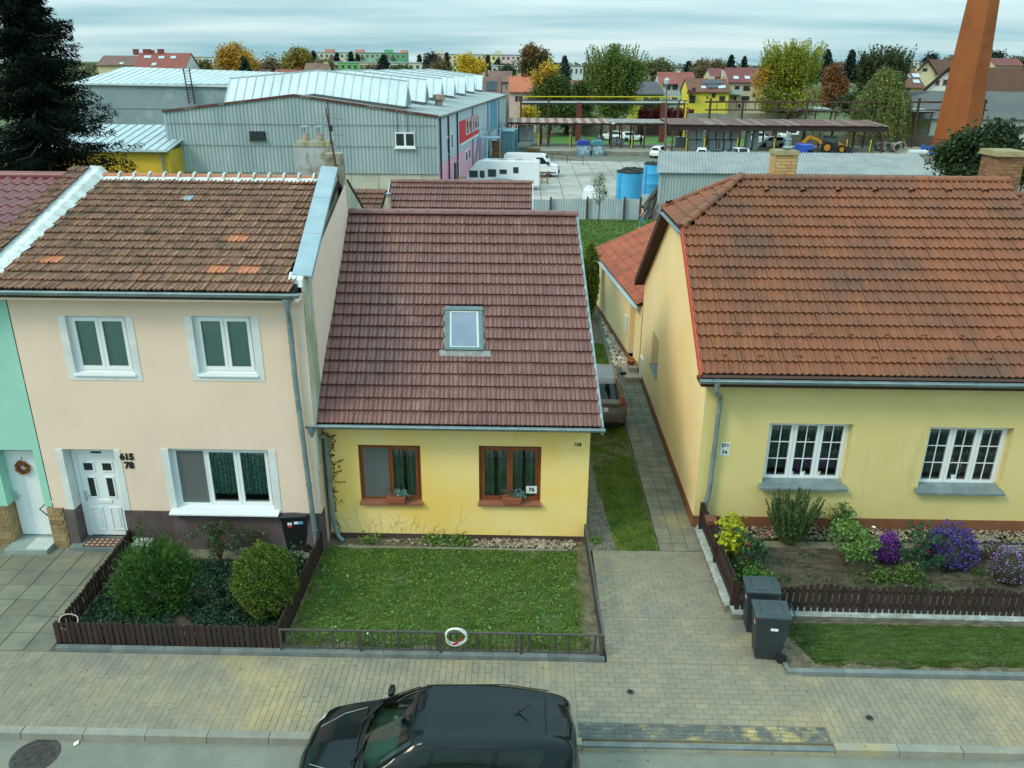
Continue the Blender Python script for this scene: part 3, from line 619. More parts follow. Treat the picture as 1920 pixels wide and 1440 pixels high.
# ================================================================== the small yellow house
def yellow_house():
    t=thing('yellow_house','small single storey yellow house with a brown tiled roof and one skylight','house',(-1.4,15.85,0))
    sh=-.078
    def sx(x,y):return x+sh*(y-15.4)
    W1=(-3.60,-2.24,.95,2.34);W2=(-.97,.39,.97,2.36)
    m=MB();wall_front(m,-4.33,1.43,.13,2.98,15.85,[W1,W2],.13)
    y0,y1=15.85,25.0;zr=3.05+.706*(20.4-15.4)
    for x in (1.43,-4.33):
        m.poly((sx(x,y0)+(.03 if x<0 else -.035),y0,-.1),(sx(x,y1),y1,-.1),(sx(x,y1),y1,3.1),(sx(x,20.4),20.4,zr-.12),(x,y0,3.05))
    m.poly((sx(-4.33,y1),y1,-.1),(sx(1.43,y1),y1,-.1),(sx(1.43,y1),y1,3.1),(sx(-4.33,y1),y1,3.1))
    m.box(-4.33,1.45,15.80,15.85,2.80,2.97)
    m.obj('wall',yellow_w,t)
    MB().box(-4.33,1.42,15.868,15.95,-.15,.14).obj('plinth',brown_p,t)
    o=Vector((-4.36,15.4,3.03));u=Vector((1,0,0));v=Vector((sh,1,.706));n=Vector((1,0,0)).cross(v).normalized();L=5.0*v.length
    r=MB();xa,xb=-4.36,1.60
    def R(x,y,dz):return (sx(x,y),y,3.03+.706*(y-15.4)+dz if y<=20.4 else 3.03+.706*(25.4-y)+dz)
    for ya,yb in ((15.42,20.4),(20.4,25.4)):
        r.hexa([R(xa,ya,-.14),R(xb,ya,-.14),R(xb,yb,-.14),R(xa,yb,-.14),R(xa,ya,-.015),R(xb,ya,-.015),R(xb,yb,-.015),R(xa,yb,-.015)])
    roof=r.obj('roof',underlay,t)
    vn=v.normalized()
    sk=[PP(px,py,o,n) for px,py in ((838,570),(908,570),(906,648),(836,648))]
    s0,s1=[(p-o).dot(vn) for p in (sk[3],sk[0])];xs0,xs1=sk[3].x-sx(0,sk[3].y),sk[2].x-sx(0,sk[2].y)
    skx0,skx1=xs0-.01,xs1+.01
    def skip(q,rr,c):
        s=(q-o).dot(vn);x=q.x-sx(0,q.y);return s0-.12<s<s1-.02 and skx0-.02<x<skx1+.02
    tiled(roof,o,u,v,n,5.98,19,(L-.06)/19,.2,PROF2,brown_tile,skip=skip,jit=.009)
    tiled(roof,Vector((sx(1.62,25.4),25.4,3.03)),-u,Vector((-sh,-1,.706)),Vector((0,.58,.82)),5.98,19,(L-.06)/19,.2,PROF2,brown_tile,limit=0)
    ridge_tiles(roof,(sx(-4.36,20.4),20.4,zr-.0),(sx(1.64,20.4),20.4,zr-.0),16,.125,brown_tile)
    # skylight on the slope
    def SP(x,s,h):p=o+vn*s+n*h;return (p.x+ (x-o.x),p.y,p.z)
    def sbox(m,xa,xb,sa,sb,ha,hb):m.hexa([SP(xa,sa,ha),SP(xb,sa,ha),SP(xb,sb,ha),SP(xa,sb,ha),SP(xa,sa,hb),SP(xb,sa,hb),SP(xb,sb,hb),SP(xa,sb,hb)])
    fm=mat('skylight_cladding',C(92,112,112),C(104,124,122),ns=5,rough=.45,metal=.2)
    m=MB();a,b=xs0,xs1;fw=.085
    sbox(m,a,a+fw,s0,s1,.0,.11);sbox(m,b-fw,b,s0,s1,.0,.11);sbox(m,a+fw,b-fw,s0,s0+.07,0,.10);sbox(m,a-.02,b+.02,s1-.09,s1+.02,0,.125)
    w=m.obj('skylight',fm,roof)
    # its parts stay one level down on the roof
    m=MB();i0=fw+.02;sbox(m,a+fw,a+i0+.03,s0+.07,s1-.09,.02,.085);sbox(m,b-i0-.03,b-fw,s0+.07,s1-.09,.02,.085);sbox(m,a+i0+.03,b-i0-.03,s1-.13,s1-.09,.02,.085);sbox(m,a+i0+.03,b-i0-.03,s0+.07,s0+.1,.02,.085)
    m.obj('skylight_sash',mat('pale_sash',C(190,200,196),rough=.4),roof)
    m=MB();sbox(m,a+i0+.03,b-i0-.03,s0+.1,s1-.13,.055,.07);m.obj('skylight_pane',mat('skylight_glass',C(132,142,160),C(120,132,150),ns=1,rough=.1,spec=.25),roof)
    m=MB();sbox(m,a-.14,b+.16,s0-.16,s0+.01,.045,.06);sbox(m,a-.05,a,s0,s1,.03,.06);sbox(m,b,b+.05,s0,s1,.03,.06);m.obj('flashing',mat('lead_flashing',C(124,124,122),C(146,146,142),ns=9,rough=.6,metal=.2,bump=.3),roof)
    m=MB();m.hexa([R(1.60,15.38,-.14),R(1.66,15.38,-.14),R(1.66,20.4,-.14),R(1.60,20.4,-.14),R(1.60,15.38,.05),R(1.66,15.38,.05),R(1.66,20.4,.05),R(1.60,20.4,.05)]);m.obj('verge_trim',zinc,t)
    gutter(t,-4.52,1.68,15.31,3.03)
    downpipe(t,[(-4.42,15.32,2.93),(-4.42,15.33,2.75),(-4.26,15.74,2.58),(-4.24,15.75,.45),(-4.14,15.72,.1),(-4.02,15.66,.03)],rings=(2.2,1.3,.5))
    for (x0,x1,z0,z1),dress in ((W1,('screen','sides')),(W2,('sides','sides'))):
        w=window(t,x0,x1,z0,z1,15.92,brown_wood,2,.065,.06,None,dress,dressm=mat('grey_curtain',C(186,198,186),C(128,146,138),ns=3,scale=(8,1,1),rough=.9))
        s=MB();s.hexa([(x0-.02,15.76,z0-.06),(x1+.02,15.76,z0-.06),(x1+.02,15.96,z0-.02),(x0-.02,15.96,z0-.02),(x0-.02,15.76,z0+.0),(x1+.02,15.76,z0+.0),(x1+.02,15.96,z0+.045),(x0-.02,15.96,z0+.045)])
        s.obj('sill',sill_m,w)
    text('615',.1,ink,t,(1.17,15.845,2.42),bold=.006)
    p=MB();p.box(.07,.31,15.892,15.90,1.19,1.37);sg=p.obj('number_plate',mat('enamel_white',C(214,226,220),rough=.3),t)
    text('76',.13,ink,sg,(.19,15.888,1.28),ext=.002,bold=.004)
    return t
yellow_house()
def rear_wing():
    t=thing('rear_wing','lower rear wing with a brown tiled roof behind the small yellow house','house',(-2.3,29,0))
    z=6.22;o=Vector((-4.75,26.0,z-.68*3.0));v=Vector((0,1,.68));n=Vector((1,0,0)).cross(v).normalized()
    m=MB();m.poly((-4.6,26.2,0),(.1,26.2,0),(.1,26.2,4.1),(-4.6,26.2,4.1))
    for x in (-4.6,.0):m.poly((x,26.2,0),(x,31.8,0),(x,31.8,4.1),(x,29,z-.15),(x,26.2,4.1))
    m.poly((-4.6,31.8,0),(0,31.8,0),(0,31.8,4.1),(-4.6,31.8,4.1));m.obj('wall',mat('grey_render',C(204,208,204),rough=.9),t)
    r=MB()
    for s in (1,-1):r.hexa([(-4.75,29-3*s,z-2.14),(.16,29-3*s,z-2.14),(.16,29,z-.1),(-4.75,29,z-.1),(-4.75,29-3*s,z-2.05),(.16,29-3*s,z-2.05),(.16,29,z-.01),(-4.75,29,z-.01)])
    roof=r.obj('roof',underlay,t)
    tiled(roof,o,(1,0,0),v,n,4.9,11,3.63/11,.2,PROF2,brown_tile,jit=.005,skip=lambda q,r,c:r<4)
    tiled(roof,(.15,32.0,z-2.04),(-1,0,0),(0,-1,.68),(0,.56,.83),4.9,11,3.63/11,.2,PROF2,brown_tile,limit=0)
    ridge_tiles(roof,(-4.78,29,z),(.18,29,z),13,.12,brown_tile)
    m=MB();m.bar((-4.80,26,z-2.08),(-4.80,29,z-.02),.03,.14);m.bar((.2,26,z-2.08),(.2,29,z-.02),.03,.14);m.obj('verge_trim',zinc_light,t)
rear_wing()
# ================================================================== the pink row house
def pink_house():
    t=thing('pink_house','two storey cream pink row house with a weathered tile roof','house',(-7.2,15.3,0))
    xl,xr=-10.22,-4.36
    D=(-9.76,-8.66,.12,2.40,.32);B=(-7.50,-5.38,1.0,2.45,.17);A1=(-9.13,-7.93,4.13,5.34,.12);A2=(-6.60,-5.42,4.15,5.37,.12)
    m=MB();wall_front(m,xl,xr,.93,5.86,15.3,[(-9.76,-8.66,.93,2.40,.32,1),B,A1,A2],kw=0,kr=1)
    m.mat(0);wall_front(m,xl,xr,.93,.931,15.3,[])
    # right gable with the slope of both roof halves
    m.poly((xr,15.3,-.1),(xr-.1,20.2,-.1),(xr-.15,25.6,-.1),(xr-.15,25.6,4.4),(xr-.1,20.2,7.3),(xr,15.3,5.95))
    m.poly((xl,15.3,-.1),(xl,25.6,-.1),(xl,25.6,4.4),(xl,20.2,7.3),(xl,15.3,5.95));m.poly((xl,25.6,-.1),(xr-.15,25.6,-.1),(xr-.15,25.6,4.4),(xl,25.6,4.4))
    m.box(xl,xr,15.26,15.3,5.72,5.86)
    m.obj('wall',[pink_w,white_paint],t)
    # painted surrounds stand a little proud
    s=MB()
    for (a,b,c,d),w in (((-9.13,-7.93,4.13,5.34),.15),((-6.60,-5.42,4.15,5.37),.15)):
        s=MB();s.box(a-w,a,15.288,15.30,c-.15,d);s.box(b,b+w,15.288,15.30,c-.15,d);s.box(a,b,15.288,15.30,c-.15,c);s.obj('window_surround',white_paint,t)
    s=MB();s.box(-7.66,-7.50,15.288,15.3,.94,2.45);s.obj('window_surround',white_paint,t);s=MB();s.box(-5.38,-5.22,15.288,15.3,.94,2.45);s.obj('window_surround',white_paint,t);s=MB();s.box(-9.90,-9.76,15.288,15.3,.95,2.40);s.box(-8.66,-8.53,15.288,15.3,.95,2.40)
    s.obj('door_surround',white_paint,t)
    p=MB();p.box(-9.95,-9.76,15.265,15.6,-.1,.945);p.box(-8.66,xr,15.265,15.6,-.1,.945);p.box(-10.22,-9.95,15.27,15.4,-.1,.94);p.obj('plinth',violet_p,t)
    for (a,b,c,d,_),dr,rm in ((A1,'blind',.5),(A2,'blind',.5)):
        w=window(t,a,b,c,d,15.40,white_pvc,2,.06,.07,None,dr)
        MB().hexa([(a-.03,15.25,c-.05),(b+.03,15.25,c-.05),(b+.03,15.42,c-.01),(a-.03,15.42,c-.01),(a-.03,15.25,c-.02),(b+.03,15.25,c-.02),(b+.03,15.42,c+.03),(a-.03,15.42,c+.03)]).obj('sill',white_pvc,w)
    a,b,c,d,_=B
    w=window(t,a,b,c,d,15.44,white_pvc,3,.06,.07,None,('screen','curtain','curtain'),dressm=mat('green_lace',C(186,222,210),C(84,128,118),ns=34,lo=.44,hi=.54,rough=.9))
    MB().hexa([(a-.12,15.12,c-.06),(b+.12,15.12,c-.06),(b+.12,15.45,c-.0),(a-.12,15.45,c-.0),(a-.12,15.12,c-.03),(b+.12,15.12,c-.03),(b+.12,15.45,c+.05),(a-.12,15.45,c+.05)]).obj('sill',white_pvc,w)
    # front door
    x0,x1,z0,z1,y=-9.72,-8.70,.13,2.26,15.56
    m=MB();m.box(-9.76,-8.66,y+.02,y+.1,2.28,2.41);m.box(x0-.03,x0+.07,y,y+.08,z0,z1);m.box(x1-.07,x1+.03,y,y+.08,z0,z1);m.box(x0+.07,x1-.07,y+.002,y+.078,z1-.08,z1)
    m.box(x0+.075,x1-.075,y+.01,y+.06,z0+.02,z1-.085)
    dl,dr_=x0+.16,x1-.16;mid=(dl+dr_)/2
    def pan(xa,xb,za,zb,k=0):
        m.box(xa,xb,y-.008,y+.01,za,za+.03);m.box(xa,xb,y-.008,y+.01,zb-.03,zb);m.box(xa,xa+.03,y-.0075,y+.01,za+.03,zb-.03);m.box(xb-.03,xb,y-.0075,y+.01,za+.03,zb-.03)
        if k:m.mat(1).box(xa+.032,xb-.032,y+.002,y+.012,za+.032,zb-.032).mat(0)
        else:m.box(xa+.06,xb-.06,y-.006,y+.012,za+.06,zb-.06)
    for q in (0,1):
        xa=dl if q==0 else mid+.06;xb=xa+.26
        pan(xa,xb,1.74,1.98,1);pan(xa+.03,xb-.03,1.10,1.62,1);pan(xa,xb,.28,.86)
    m.box(mid-.16,mid+.16,y-.01,y+.01,.97,1.05)
    dd=m.obj('door',[white_pvc,mat('smoked_glass',C(30,40,40),rough=.05,spec=.6)],t)
    MB().box(-9.70,-8.72,y+.03,y+.05,2.285,2.40).obj('fanlight',mat('smoked_glass',C(30,40,40)),dd)
    h=MB();h.box(x0+.09,x0+.13,y-.012,y+.01,1.02,1.26);h.bar((x0+.11,y-.04,1.16),(x0+.22,y-.04,1.16),.02,.02);h.bar((x0+.11,y,1.16),(x0+.11,y-.04,1.16),.02,.02);h.obj('handle',zinc_light,dd)
    MB().box(mid-.1,mid+.12,y-.014,y,2.19,2.23).obj('name_plate',black_m,dd)
    st=MB();st.box(-9.95,-8.62,15.1,15.62,-.1,.10);st.obj('doorstep',kerb_dark,t)
    text('615',.2,ink,t,(-8.40,15.294,2.24),bold=.01,ext=.012);text('78',.2,ink,t,(-8.38,15.294,2.04),bold=.01,ext=.012)
    # roof
    sl=(7.36-5.93)/(20.2-14.95);o=Vector((-10.62,14.93,5.95));v=Vector((0,1,sl));n=Vector((1,0,0)).cross(v).normalized();L=5.27*v.length
    r=MB();r.hexa([(-10.5,14.95,5.83),(-4.42,14.95,5.83),(-4.6,20.2,5.83+sl*5.25),(-10.5,20.2,5.83+sl*5.25),(-10.5,14.95,5.935),(-4.42,14.95,5.935),(-4.6,20.2,5.935+sl*5.25),(-10.5,20.2,5.935+sl*5.25)])
    r.hexa([(-10.5,20.2,7.22),(-4.6,20.2,7.22),(-4.6,25.9,4.2),(-10.5,25.9,4.2),(-10.5,20.2,7.36),(-4.6,20.2,7.36),(-4.6,25.9,4.34),(-10.5,25.9,4.34)])
    roof=r.obj('roof',underlay,t)
    newt=set()
    def addnew(px,py,k=1):
        q=PP(px,py,o,n);rr=int((q-o).dot(v.normalized())/(L/16));c=int((q.x-o.x)/.205)
        for i in range(k):newt.add((rr,c+i))
    addnew(92,493,2);addnew(432,452,2);addnew(396,508,2);addnew(455,508,2)
    q=PP(362,373,o,n);gt=(int((q-o).dot(v.normalized())/(L/16)),int((q.x-o.x)/.205))
    glass_tile=mat('glass_roof_tile',C(150,170,172),rough=.2,spec=.6)
    tiled(roof,o,(1,0,0),v,n,6.15,16,L/16,.205,PROFO,old_tile,special=lambda r,c:new_tile if (r,c) in newt else (glass_tile if (r,c)==gt else None),jit=.012,t=.056,
          skip=lambda q,r,c:q.x>-4.50-.07*(q.y-15.2)+(.12 if r<1 else -.04))
    ridge_tiles(roof,(-10.35,20.2,7.42),(-4.85,20.2,7.40),15,.115,mat('ridge_orange',C(178,118,88),C(160,104,80),ns=5,rnd=.1,rough=.8))
    g=MB();nn=60;xs=np.linspace(-10.3,-4.85,nn);lo=[20.2-.26-.03*math.sin(i*1.3)-.03*rng.random() for i in range(nn)]
    for i in range(nn-1):g.poly((xs[i],lo[i],7.36-.24*sl+.05),(xs[i+1],lo[i+1],7.36-.24*sl+.05),(xs[i+1],20.1,7.44),(xs[i],20.1,7.44))
    for i in range(1,15):
        x=-10.35+5.5*i/15;g.tube([(x+.03,20.2+.135*math.cos(a),7.41+.125*math.sin(a)) for a in np.linspace(.1,3.05,7)],.028,6)
    g.obj('ridge_mortar',mortar,roof)
    # left party strip with white mortar
    g=MB();nn=40;JJ=[.035*math.sin(i*1.7)+.03*rng.random() for i in range(41)]
    P=[(14.92+5.35*i/nn) for i in range(nn+1)]
    for i in range(nn):
        y0,y1=P[i],P[i+1];z0,z1=5.95+sl*(y0-14.95),5.95+sl*(y1-14.95);j0,j1=JJ[i],JJ[i+1]
        up=.10+.16*(i/nn);up1=.10+.16*((i+1)/nn)
        g.poly((-10.70,y0,z0+up),(-10.46+j0*.3,y0,z0+up*.9),(-10.46+j1*.3,y1,z1+up1*.9),(-10.70,y1,z1+up1));g.poly((-10.46+j0*.3,y0,z0+up*.9),(-10.33+j0,y0,z0+.06),(-10.33+j1,y1,z1+.06),(-10.46+j1*.3,y1,z1+up1*.9))
        g.poly((-10.72,y0,z0-.1),(-10.72,y0,z0+up),(-10.72,y1,z1+up),(-10.72,y1,z1-.1))
    g.poly((-10.72,14.92,5.8),(-10.2,14.92,5.8),(-10.24,14.92,6.0),(-10.42,14.92,6.06),(-10.72,14.92,6.08));g.poly((-10.72,20.27,7.0),(-10.24,20.27,7.0),(-10.24,20.27,7.45),(-10.42,20.27,7.66),(-10.72,20.27,7.68))
    g.obj('party_strip',mortar,roof)
    tiled(roof,Vector((-11.05,14.92,6.06)),(1,0,0),(0,1,sl+.03),n,.41,16,L/16,.205,PROFO,old_tile,limit=40,jit=.02,name='strip_tile')
    # fire wall on the right with its sheet cap
    f=MB();ya,yb=15.55,20.2;za,zb=6.13,7.66
    f.poly((-4.36,15.3,2.4),(-4.72,20.4,5.0),(-4.72,20.3,7.64),(-4.56,ya+.05,za),(-4.36,15.3,5.75))
    f.hexa([(-4.56,15.3,2.2),(-4.33,15.3,2.2),(-4.68,20.3,5),(-5.0,20.3,5),(-4.56,15.62,za-.05),(-4.33,15.62,za-.05),(-4.68,20.3,zb-.04),(-5.0,20.3,zb-.04)])
    f.hexa([(-4.36,15.32,2.0),(-4.32,15.32,2.0),(-4.66,20.3,5),(-4.72,20.3,5),(-4.36,15.35,5.9),(-4.32,15.35,5.9),(-4.66,20.3,zb-.05),(-4.72,20.3,zb-.05)])
    fw=f.obj('fire_wall',old_wall,t)
    c=MB()
    for i in range(3):
        a,b2=i/3,(i+1)/3-.003
        def Q(s,e,h):y=15.5+(20.35-15.5)*s;x=-4.58-.46*s if e==0 else -4.21-.44*s;return (x,y,za+(zb-za)*s+h+(.025 if e==0 else 0))
        c.hexa([Q(a,0,0),Q(a,1,0),Q(b2,1,0),Q(b2,0,0),Q(a,0,.03),Q(a,1,.03),Q(b2,1,.03),Q(b2,0,.03)])
        c.hexa([Q(a,1,-.07),(Q(a,1,0)[0]+.012,*Q(a,1,-.07)[1:]),(Q(b2,1,0)[0]+.012,*Q(b2,1,-.07)[1:]),Q(b2,1,-.07),Q(a,1,.028),(Q(a,1,0)[0]+.012,*Q(a,1,.028)[1:]),(Q(b2,1,0)[0]+.012,*Q(b2,1,.028)[1:]),Q(b2,1,.028)])
    c.obj('wall_cap',mat('blue_grey_sheet',C(142,164,172),C(156,176,182),ns=2,rough=.45,metal=.15),fw)
    MB().hexa([(-4.70,15.28,5.98),(-4.34,15.28,5.98),(-4.34,15.62,6.0),(-4.72,15.62,6.0),(-4.62,15.36,6.12),(-4.36,15.36,6.1),(-4.36,15.62,6.2),(-4.66,15.62,6.2)]).obj('mortar_patch',mortar,fw)
    gutter(t,-10.9,-4.30,14.86,5.945,.075)
    downpipe(t,[(-4.55,14.88,5.80),(-4.55,14.89,5.60),(-4.62,15.17,5.36),(-4.62,15.19,4.0),(-4.50,15.19,.25),(-4.48,15.17,.05)],.055,rings=(4.9,3.4,1.7,.6))
    MB().box(-10.2,xr,14.93,15.3,5.76,5.80).obj('soffit',pink_w,t)
    # chimney
    ck=mat('chimney_render',C(182,186,186),C(160,164,162),ns=2.2,bump=.4,bs=40,rough=.95,stain=[(C(128,118,40),2.6,.52,.66,(1,1,.8)),(C(90,92,84),3,.62,.78)])
    m=MB();m.hexa([(-6.0,21.6,6.2),(-5.15,21.6,6.2),(-5.12,22.3,6.2),(-5.97,22.3,6.2),(-6.02,21.6,8.05),(-5.12,21.6,8.05),(-5.10,22.3,8.05),(-5.99,22.3,8.05)])
    ch=m.obj('chimney',ck,t)
    MB().hexa([(-6.04,21.58,8.05),(-5.10,21.58,8.05),(-5.08,22.32,8.05),(-6.01,22.32,8.05),(-6.0,21.6,8.16),(-5.13,21.6,8.16),(-5.12,22.3,8.16),(-5.99,22.3,8.16)]).obj('chimney_cap',mat('mossy_cap',C(156,156,140),C(132,126,62),ns=3.5,lo=.45,hi=.58,bump=.5,bs=40),ch)
    for x in (-5.78,-5.40):
        g=MB();g.lathe((x,21.9,8.14),[(.10,0),(.10,.13),(.085,.135),(.085,.20)],14);g.mat(1)
        for k in range(3):aa=k*2.09;g.bar((x+.08*math.cos(aa),21.9+.08*math.sin(aa),8.34),(x+.08*math.cos(aa),21.9+.08*math.sin(aa),8.52),.015,.015)
        g.lathe((x,21.9,8.51),[(.12,0),(.11,.015),(.02,.04)],14);g.obj('cowl',[mat('clay_pot',C(160,136,116),C(170,160,146),ns=9),zinc],ch)
    m=MB();m.box(-5.12,-4.72,21.0,21.5,6.3,7.92);m.obj('chimney',mat('old_block',C(160,156,132),C(104,100,84),ns=6,bump=.8,bs=25),t)
    MB().hexa([(-4.50,20.3,3),(-4.44,20.3,3),(-4.49,25.7,3),(-4.55,25.7,3),(-4.50,20.3,7.36),(-4.44,20.3,7.36),(-4.49,25.7,4.5),(-4.55,25.7,4.5)]).obj('rear_gable',old_wall,t)
    MB().bar((-4.44,20.4,7.36),(-4.50,26.0,4.42),.04,.06).obj('barge_board',mat('dark_barge',C(50,44,40)),t)
    return t
pink_house()
def antenna():
    t=thing('roof_antenna','thin old television aerial on a leaning rusty pole','antenna',(-4.66,20.5,5))
    rust=mat('rusty_steel',C(88,62,50),C(62,50,46),ns=6,bump=.3,rough=.8)
    m=MB();m.tube([(-4.56,20.6,4.9),(-4.74,20.62,7.6),(-4.90,20.64,9.05)],[.04,.03,.014],8);m.tube([(-4.84,20.64,8.2),(-4.84,20.60,9.2),(-4.8,20.6,9.22)],.016,6);m.obj('pole',rust,t)
    m=MB()
    for z,L in ((9.05,.0),(8.82,.34),(8.45,.34),(8.12,.34)):
        if L:m.bar((-4.86,20.6,z),(-4.86+L,20.6,z-.04),.012,.012)
    for k in range(9):z=8.10+k*.10;m.bar((-5.14,20.61,z),(-4.50,20.61,z),.005,.005)
    for k in range(5):x=-5.12+k*.155;m.bar((x,20.61,8.08),(x,20.61,8.92),.005,.005)
    m.obj('grid',mat('aerial_wire',C(120,126,126),metal=.5),t);MB().box(-4.84,-4.76,20.56,20.63,8.5,8.64).obj('junction_box',black_m,t)
antenna()
# ================================================================== the mint house at the left edge
def mint_house():
    t=thing('mint_house','mint green row house with a red metal tile roof at the left edge','house',(-13,15.3,0))
    xl,xr=-17.5,-10.24
    m=MB();wall_front(m,xl,xr,1.0,5.86,15.3,[(-11.22,-10.40,1.0,2.36,.35,1),(-14.8,-13.4,4.1,5.35,.12)])
    m.poly((xl,15.3,-.1),(xl,25.6,-.1),(xl,25.6,4.4),(xl,20.2,7.3),(xl,15.3,5.95));m.poly((xl,25.6,-.1),(xr,25.6,-.1),(xr,25.6,4.4),(xl,25.6,4.4));m.obj('wall',mint_w,t)
    window(t,-14.8,-13.4,4.1,5.35,15.4,white_pvc,2,dress='curtain')
    st=mat('tan_stone_cladding',C(158,134,96),C(136,112,80),ns=4,rnd=.2,bump=.3,bs=50,stain=(C(176,158,124),3,.6,.75))
    pl=MB().box(-14,-11.26,15.3,15.62,-.1,1.0).obj('plinth',st,t)
    p2=MB().box(-10.36,-10.0,15.26,15.62,-.1,.98).obj('plinth',st,t)
    for x0,x1,par,yy in ((-11.9,-11.28,pl,15.3),(-10.35,-10.01,p2,15.26)):
        for j in range(10):
            z=-.05+j*.105;x=x0-(.15 if j % 2 else 0)
            while x<x1:
                a,b=max(x,x0),min(x+.3,x1)
                if b-a>.05:MB().box(a+.004,b-.004,yy-.012-float(rng.uniform(0,.006)),yy+.01,z+.004,z+.101).obj('stone',st,par)
                x+=.3
    y=15.58;m=MB();m.box(-11.24,-10.38,y,y+.08,.12,2.2);m.box(-11.24,-10.38,y+.02,y+.06,2.2,2.37)
    d=m.obj('door',white_pvc,t);q=MB();q.box(-11.12,-10.52,y-.006,y,.24,2.06);q.box(-10.92,-10.91,y-.012,y,.3,2.06);q.box(-11.1,-10.94,y-.012,y-.004,.34,1.98);q.box(-10.89,-10.54,y-.012,y-.004,.34,1.98);q.obj('door_panel',white_pvc,d)
    MB().box(-11.22,-10.40,y-.004,y+.02,2.22,2.35).obj('fanlight',mat('smoked_glass',C(30,40,40)),d)
    h=MB();h.box(-11.19,-11.15,y-.02,y,1.0,1.22);h.bar((-11.17,y-.05,1.12),(-11.05,y-.05,1.12),.022,.022);h.obj('handle',zinc_light,d)
    q=MB();q.tube([(-10.52,y,.95),(-10.52,y-.3,.95),(-10.36,y-.32,.80)],.014,6);q.obj('handrail',black_m,t)
    s=MB();s.box(-11.30,-10.36,14.95,15.6,-.1,.10);ss=s.obj('doorstep',mat('grey_tile_step',C(134,150,146),C(150,162,158),ns=3,rough=.5),t)
    for i in range(3):
        for j in range(2):MB().box(-10.86+i*.165,-10.70+i*.165,15.0+j*.24,15.23+j*.24,.101,.108).obj('step_tile',mat('pale_step_tile',C(190,200,196),rough=.4),ss)
    sl=(7.36-5.93)/(20.2-14.95);red=mat('red_metal_tile',C(128,72,70),C(114,64,64),ns=1,rough=.38,spec=.5,stain=(C(96,60,58),.8,.6,.8))
    r=MB();r.hexa([(xl,14.9,5.8),(-10.7,14.9,5.8),(-10.7,20.2,5.8+sl*5.3),(xl,20.2,5.8+sl*5.3),(xl,14.9,5.9),(-10.7,14.9,5.9),(-10.7,20.2,5.9+sl*5.3),(xl,20.2,5.9+sl*5.3)])
    r.hexa([(xl,20.2,7.2),(-10.7,20.2,7.2),(-10.7,25.8,4.3),(xl,25.8,4.3),(xl,20.2,7.3),(-10.7,20.2,7.3),(-10.7,25.8,4.4),(xl,25.8,4.4)])
    roof=r.obj('roof',red,t)
    v=Vector((0,1,sl));n=Vector((1,0,0)).cross(v).normalized()
    w=.27;pr=[(0,.0),(.12,.0),(.24,.012),(.36,.04),(.5,.055),(.64,.04),(.76,.012),(.88,0),(1,0)]
    tiled(roof,Vector((-10.92-w*22,14.88,5.93)),(1,0,0),v,n,w*22,13,5.45/13,w,pr,red,t=.03,jit=.001,limit=200)
    m=MB();m.tube([(xl,20.2,7.42),(-10.95,20.2,7.42)],.11,10);smooth(m.obj('ridge_cap',red,roof));gutter(t,xl,-10.92,14.84,5.82,.07)
    return t
mint_house()
def wreath():
    c=V(-10.86,15.55,1.82);P=[];
    a=rng.uniform(0,6.283,700);q=rng.normal(size=(700,3))*.022;P=np.array(c)+np.stack([np.cos(a)*.115,np.zeros(700)-.02,np.sin(a)*.115],1)+q
    t=thing('door_wreath','small autumn wreath of orange leaves hanging on the white door','wreath',tuple(c))
    leaves('leaf_ring',P,.05,.6,mat('autumn_leaf',C(150,70,46),C(168,124,60),ns=30,rnd=.4,hue=.04),t)
    MB().tube([(c.x,c.y-.0,c.z+.1),(c.x,c.y+.02,c.z+.24)],.006,5).obj('cord',ink,t)
wreath()
# ================================================================== the big yellow house on the right
def bricks(par,x0,x1,y0,y1,z0,z1,m,bw=.29,bh=.09,gap=.012,sides='flrb',name='brick'):
    nrow=int(round((z1-z0)/bh));bh=(z1-z0)/nrow
    for j in range(nrow):
        for sd in sides:
            L=(x1-x0) if sd in 'fb' else (y1-y0);s=-(bw/2 if j % 2 else 0)
            while s<L-.01:
                a,b=max(s,0),min(s+bw,L);s+=bw
                if b-a<.05:continue
                pr=float(rng.uniform(.006,.014));za,zb=z0+j*bh+gap/2,z0+(j+1)*bh-gap/2;g=MB()
                if sd=='f':g.box(x0+a+gap/2,x0+b-gap/2,y0-pr,y0+.02,za,zb)
                elif sd=='b':g.box(x0+a+gap/2,x0+b-gap/2,y1-.02,y1+pr,za,zb)
                elif sd=='l':g.box(x0-pr,x0+.02,y0+a+gap/2,y0+b-gap/2,za,zb)
                else:g.box(x1-.02,x1+pr,y0+a+gap/2,y0+b-gap/2,za,zb)
                g.obj(name,m,par)
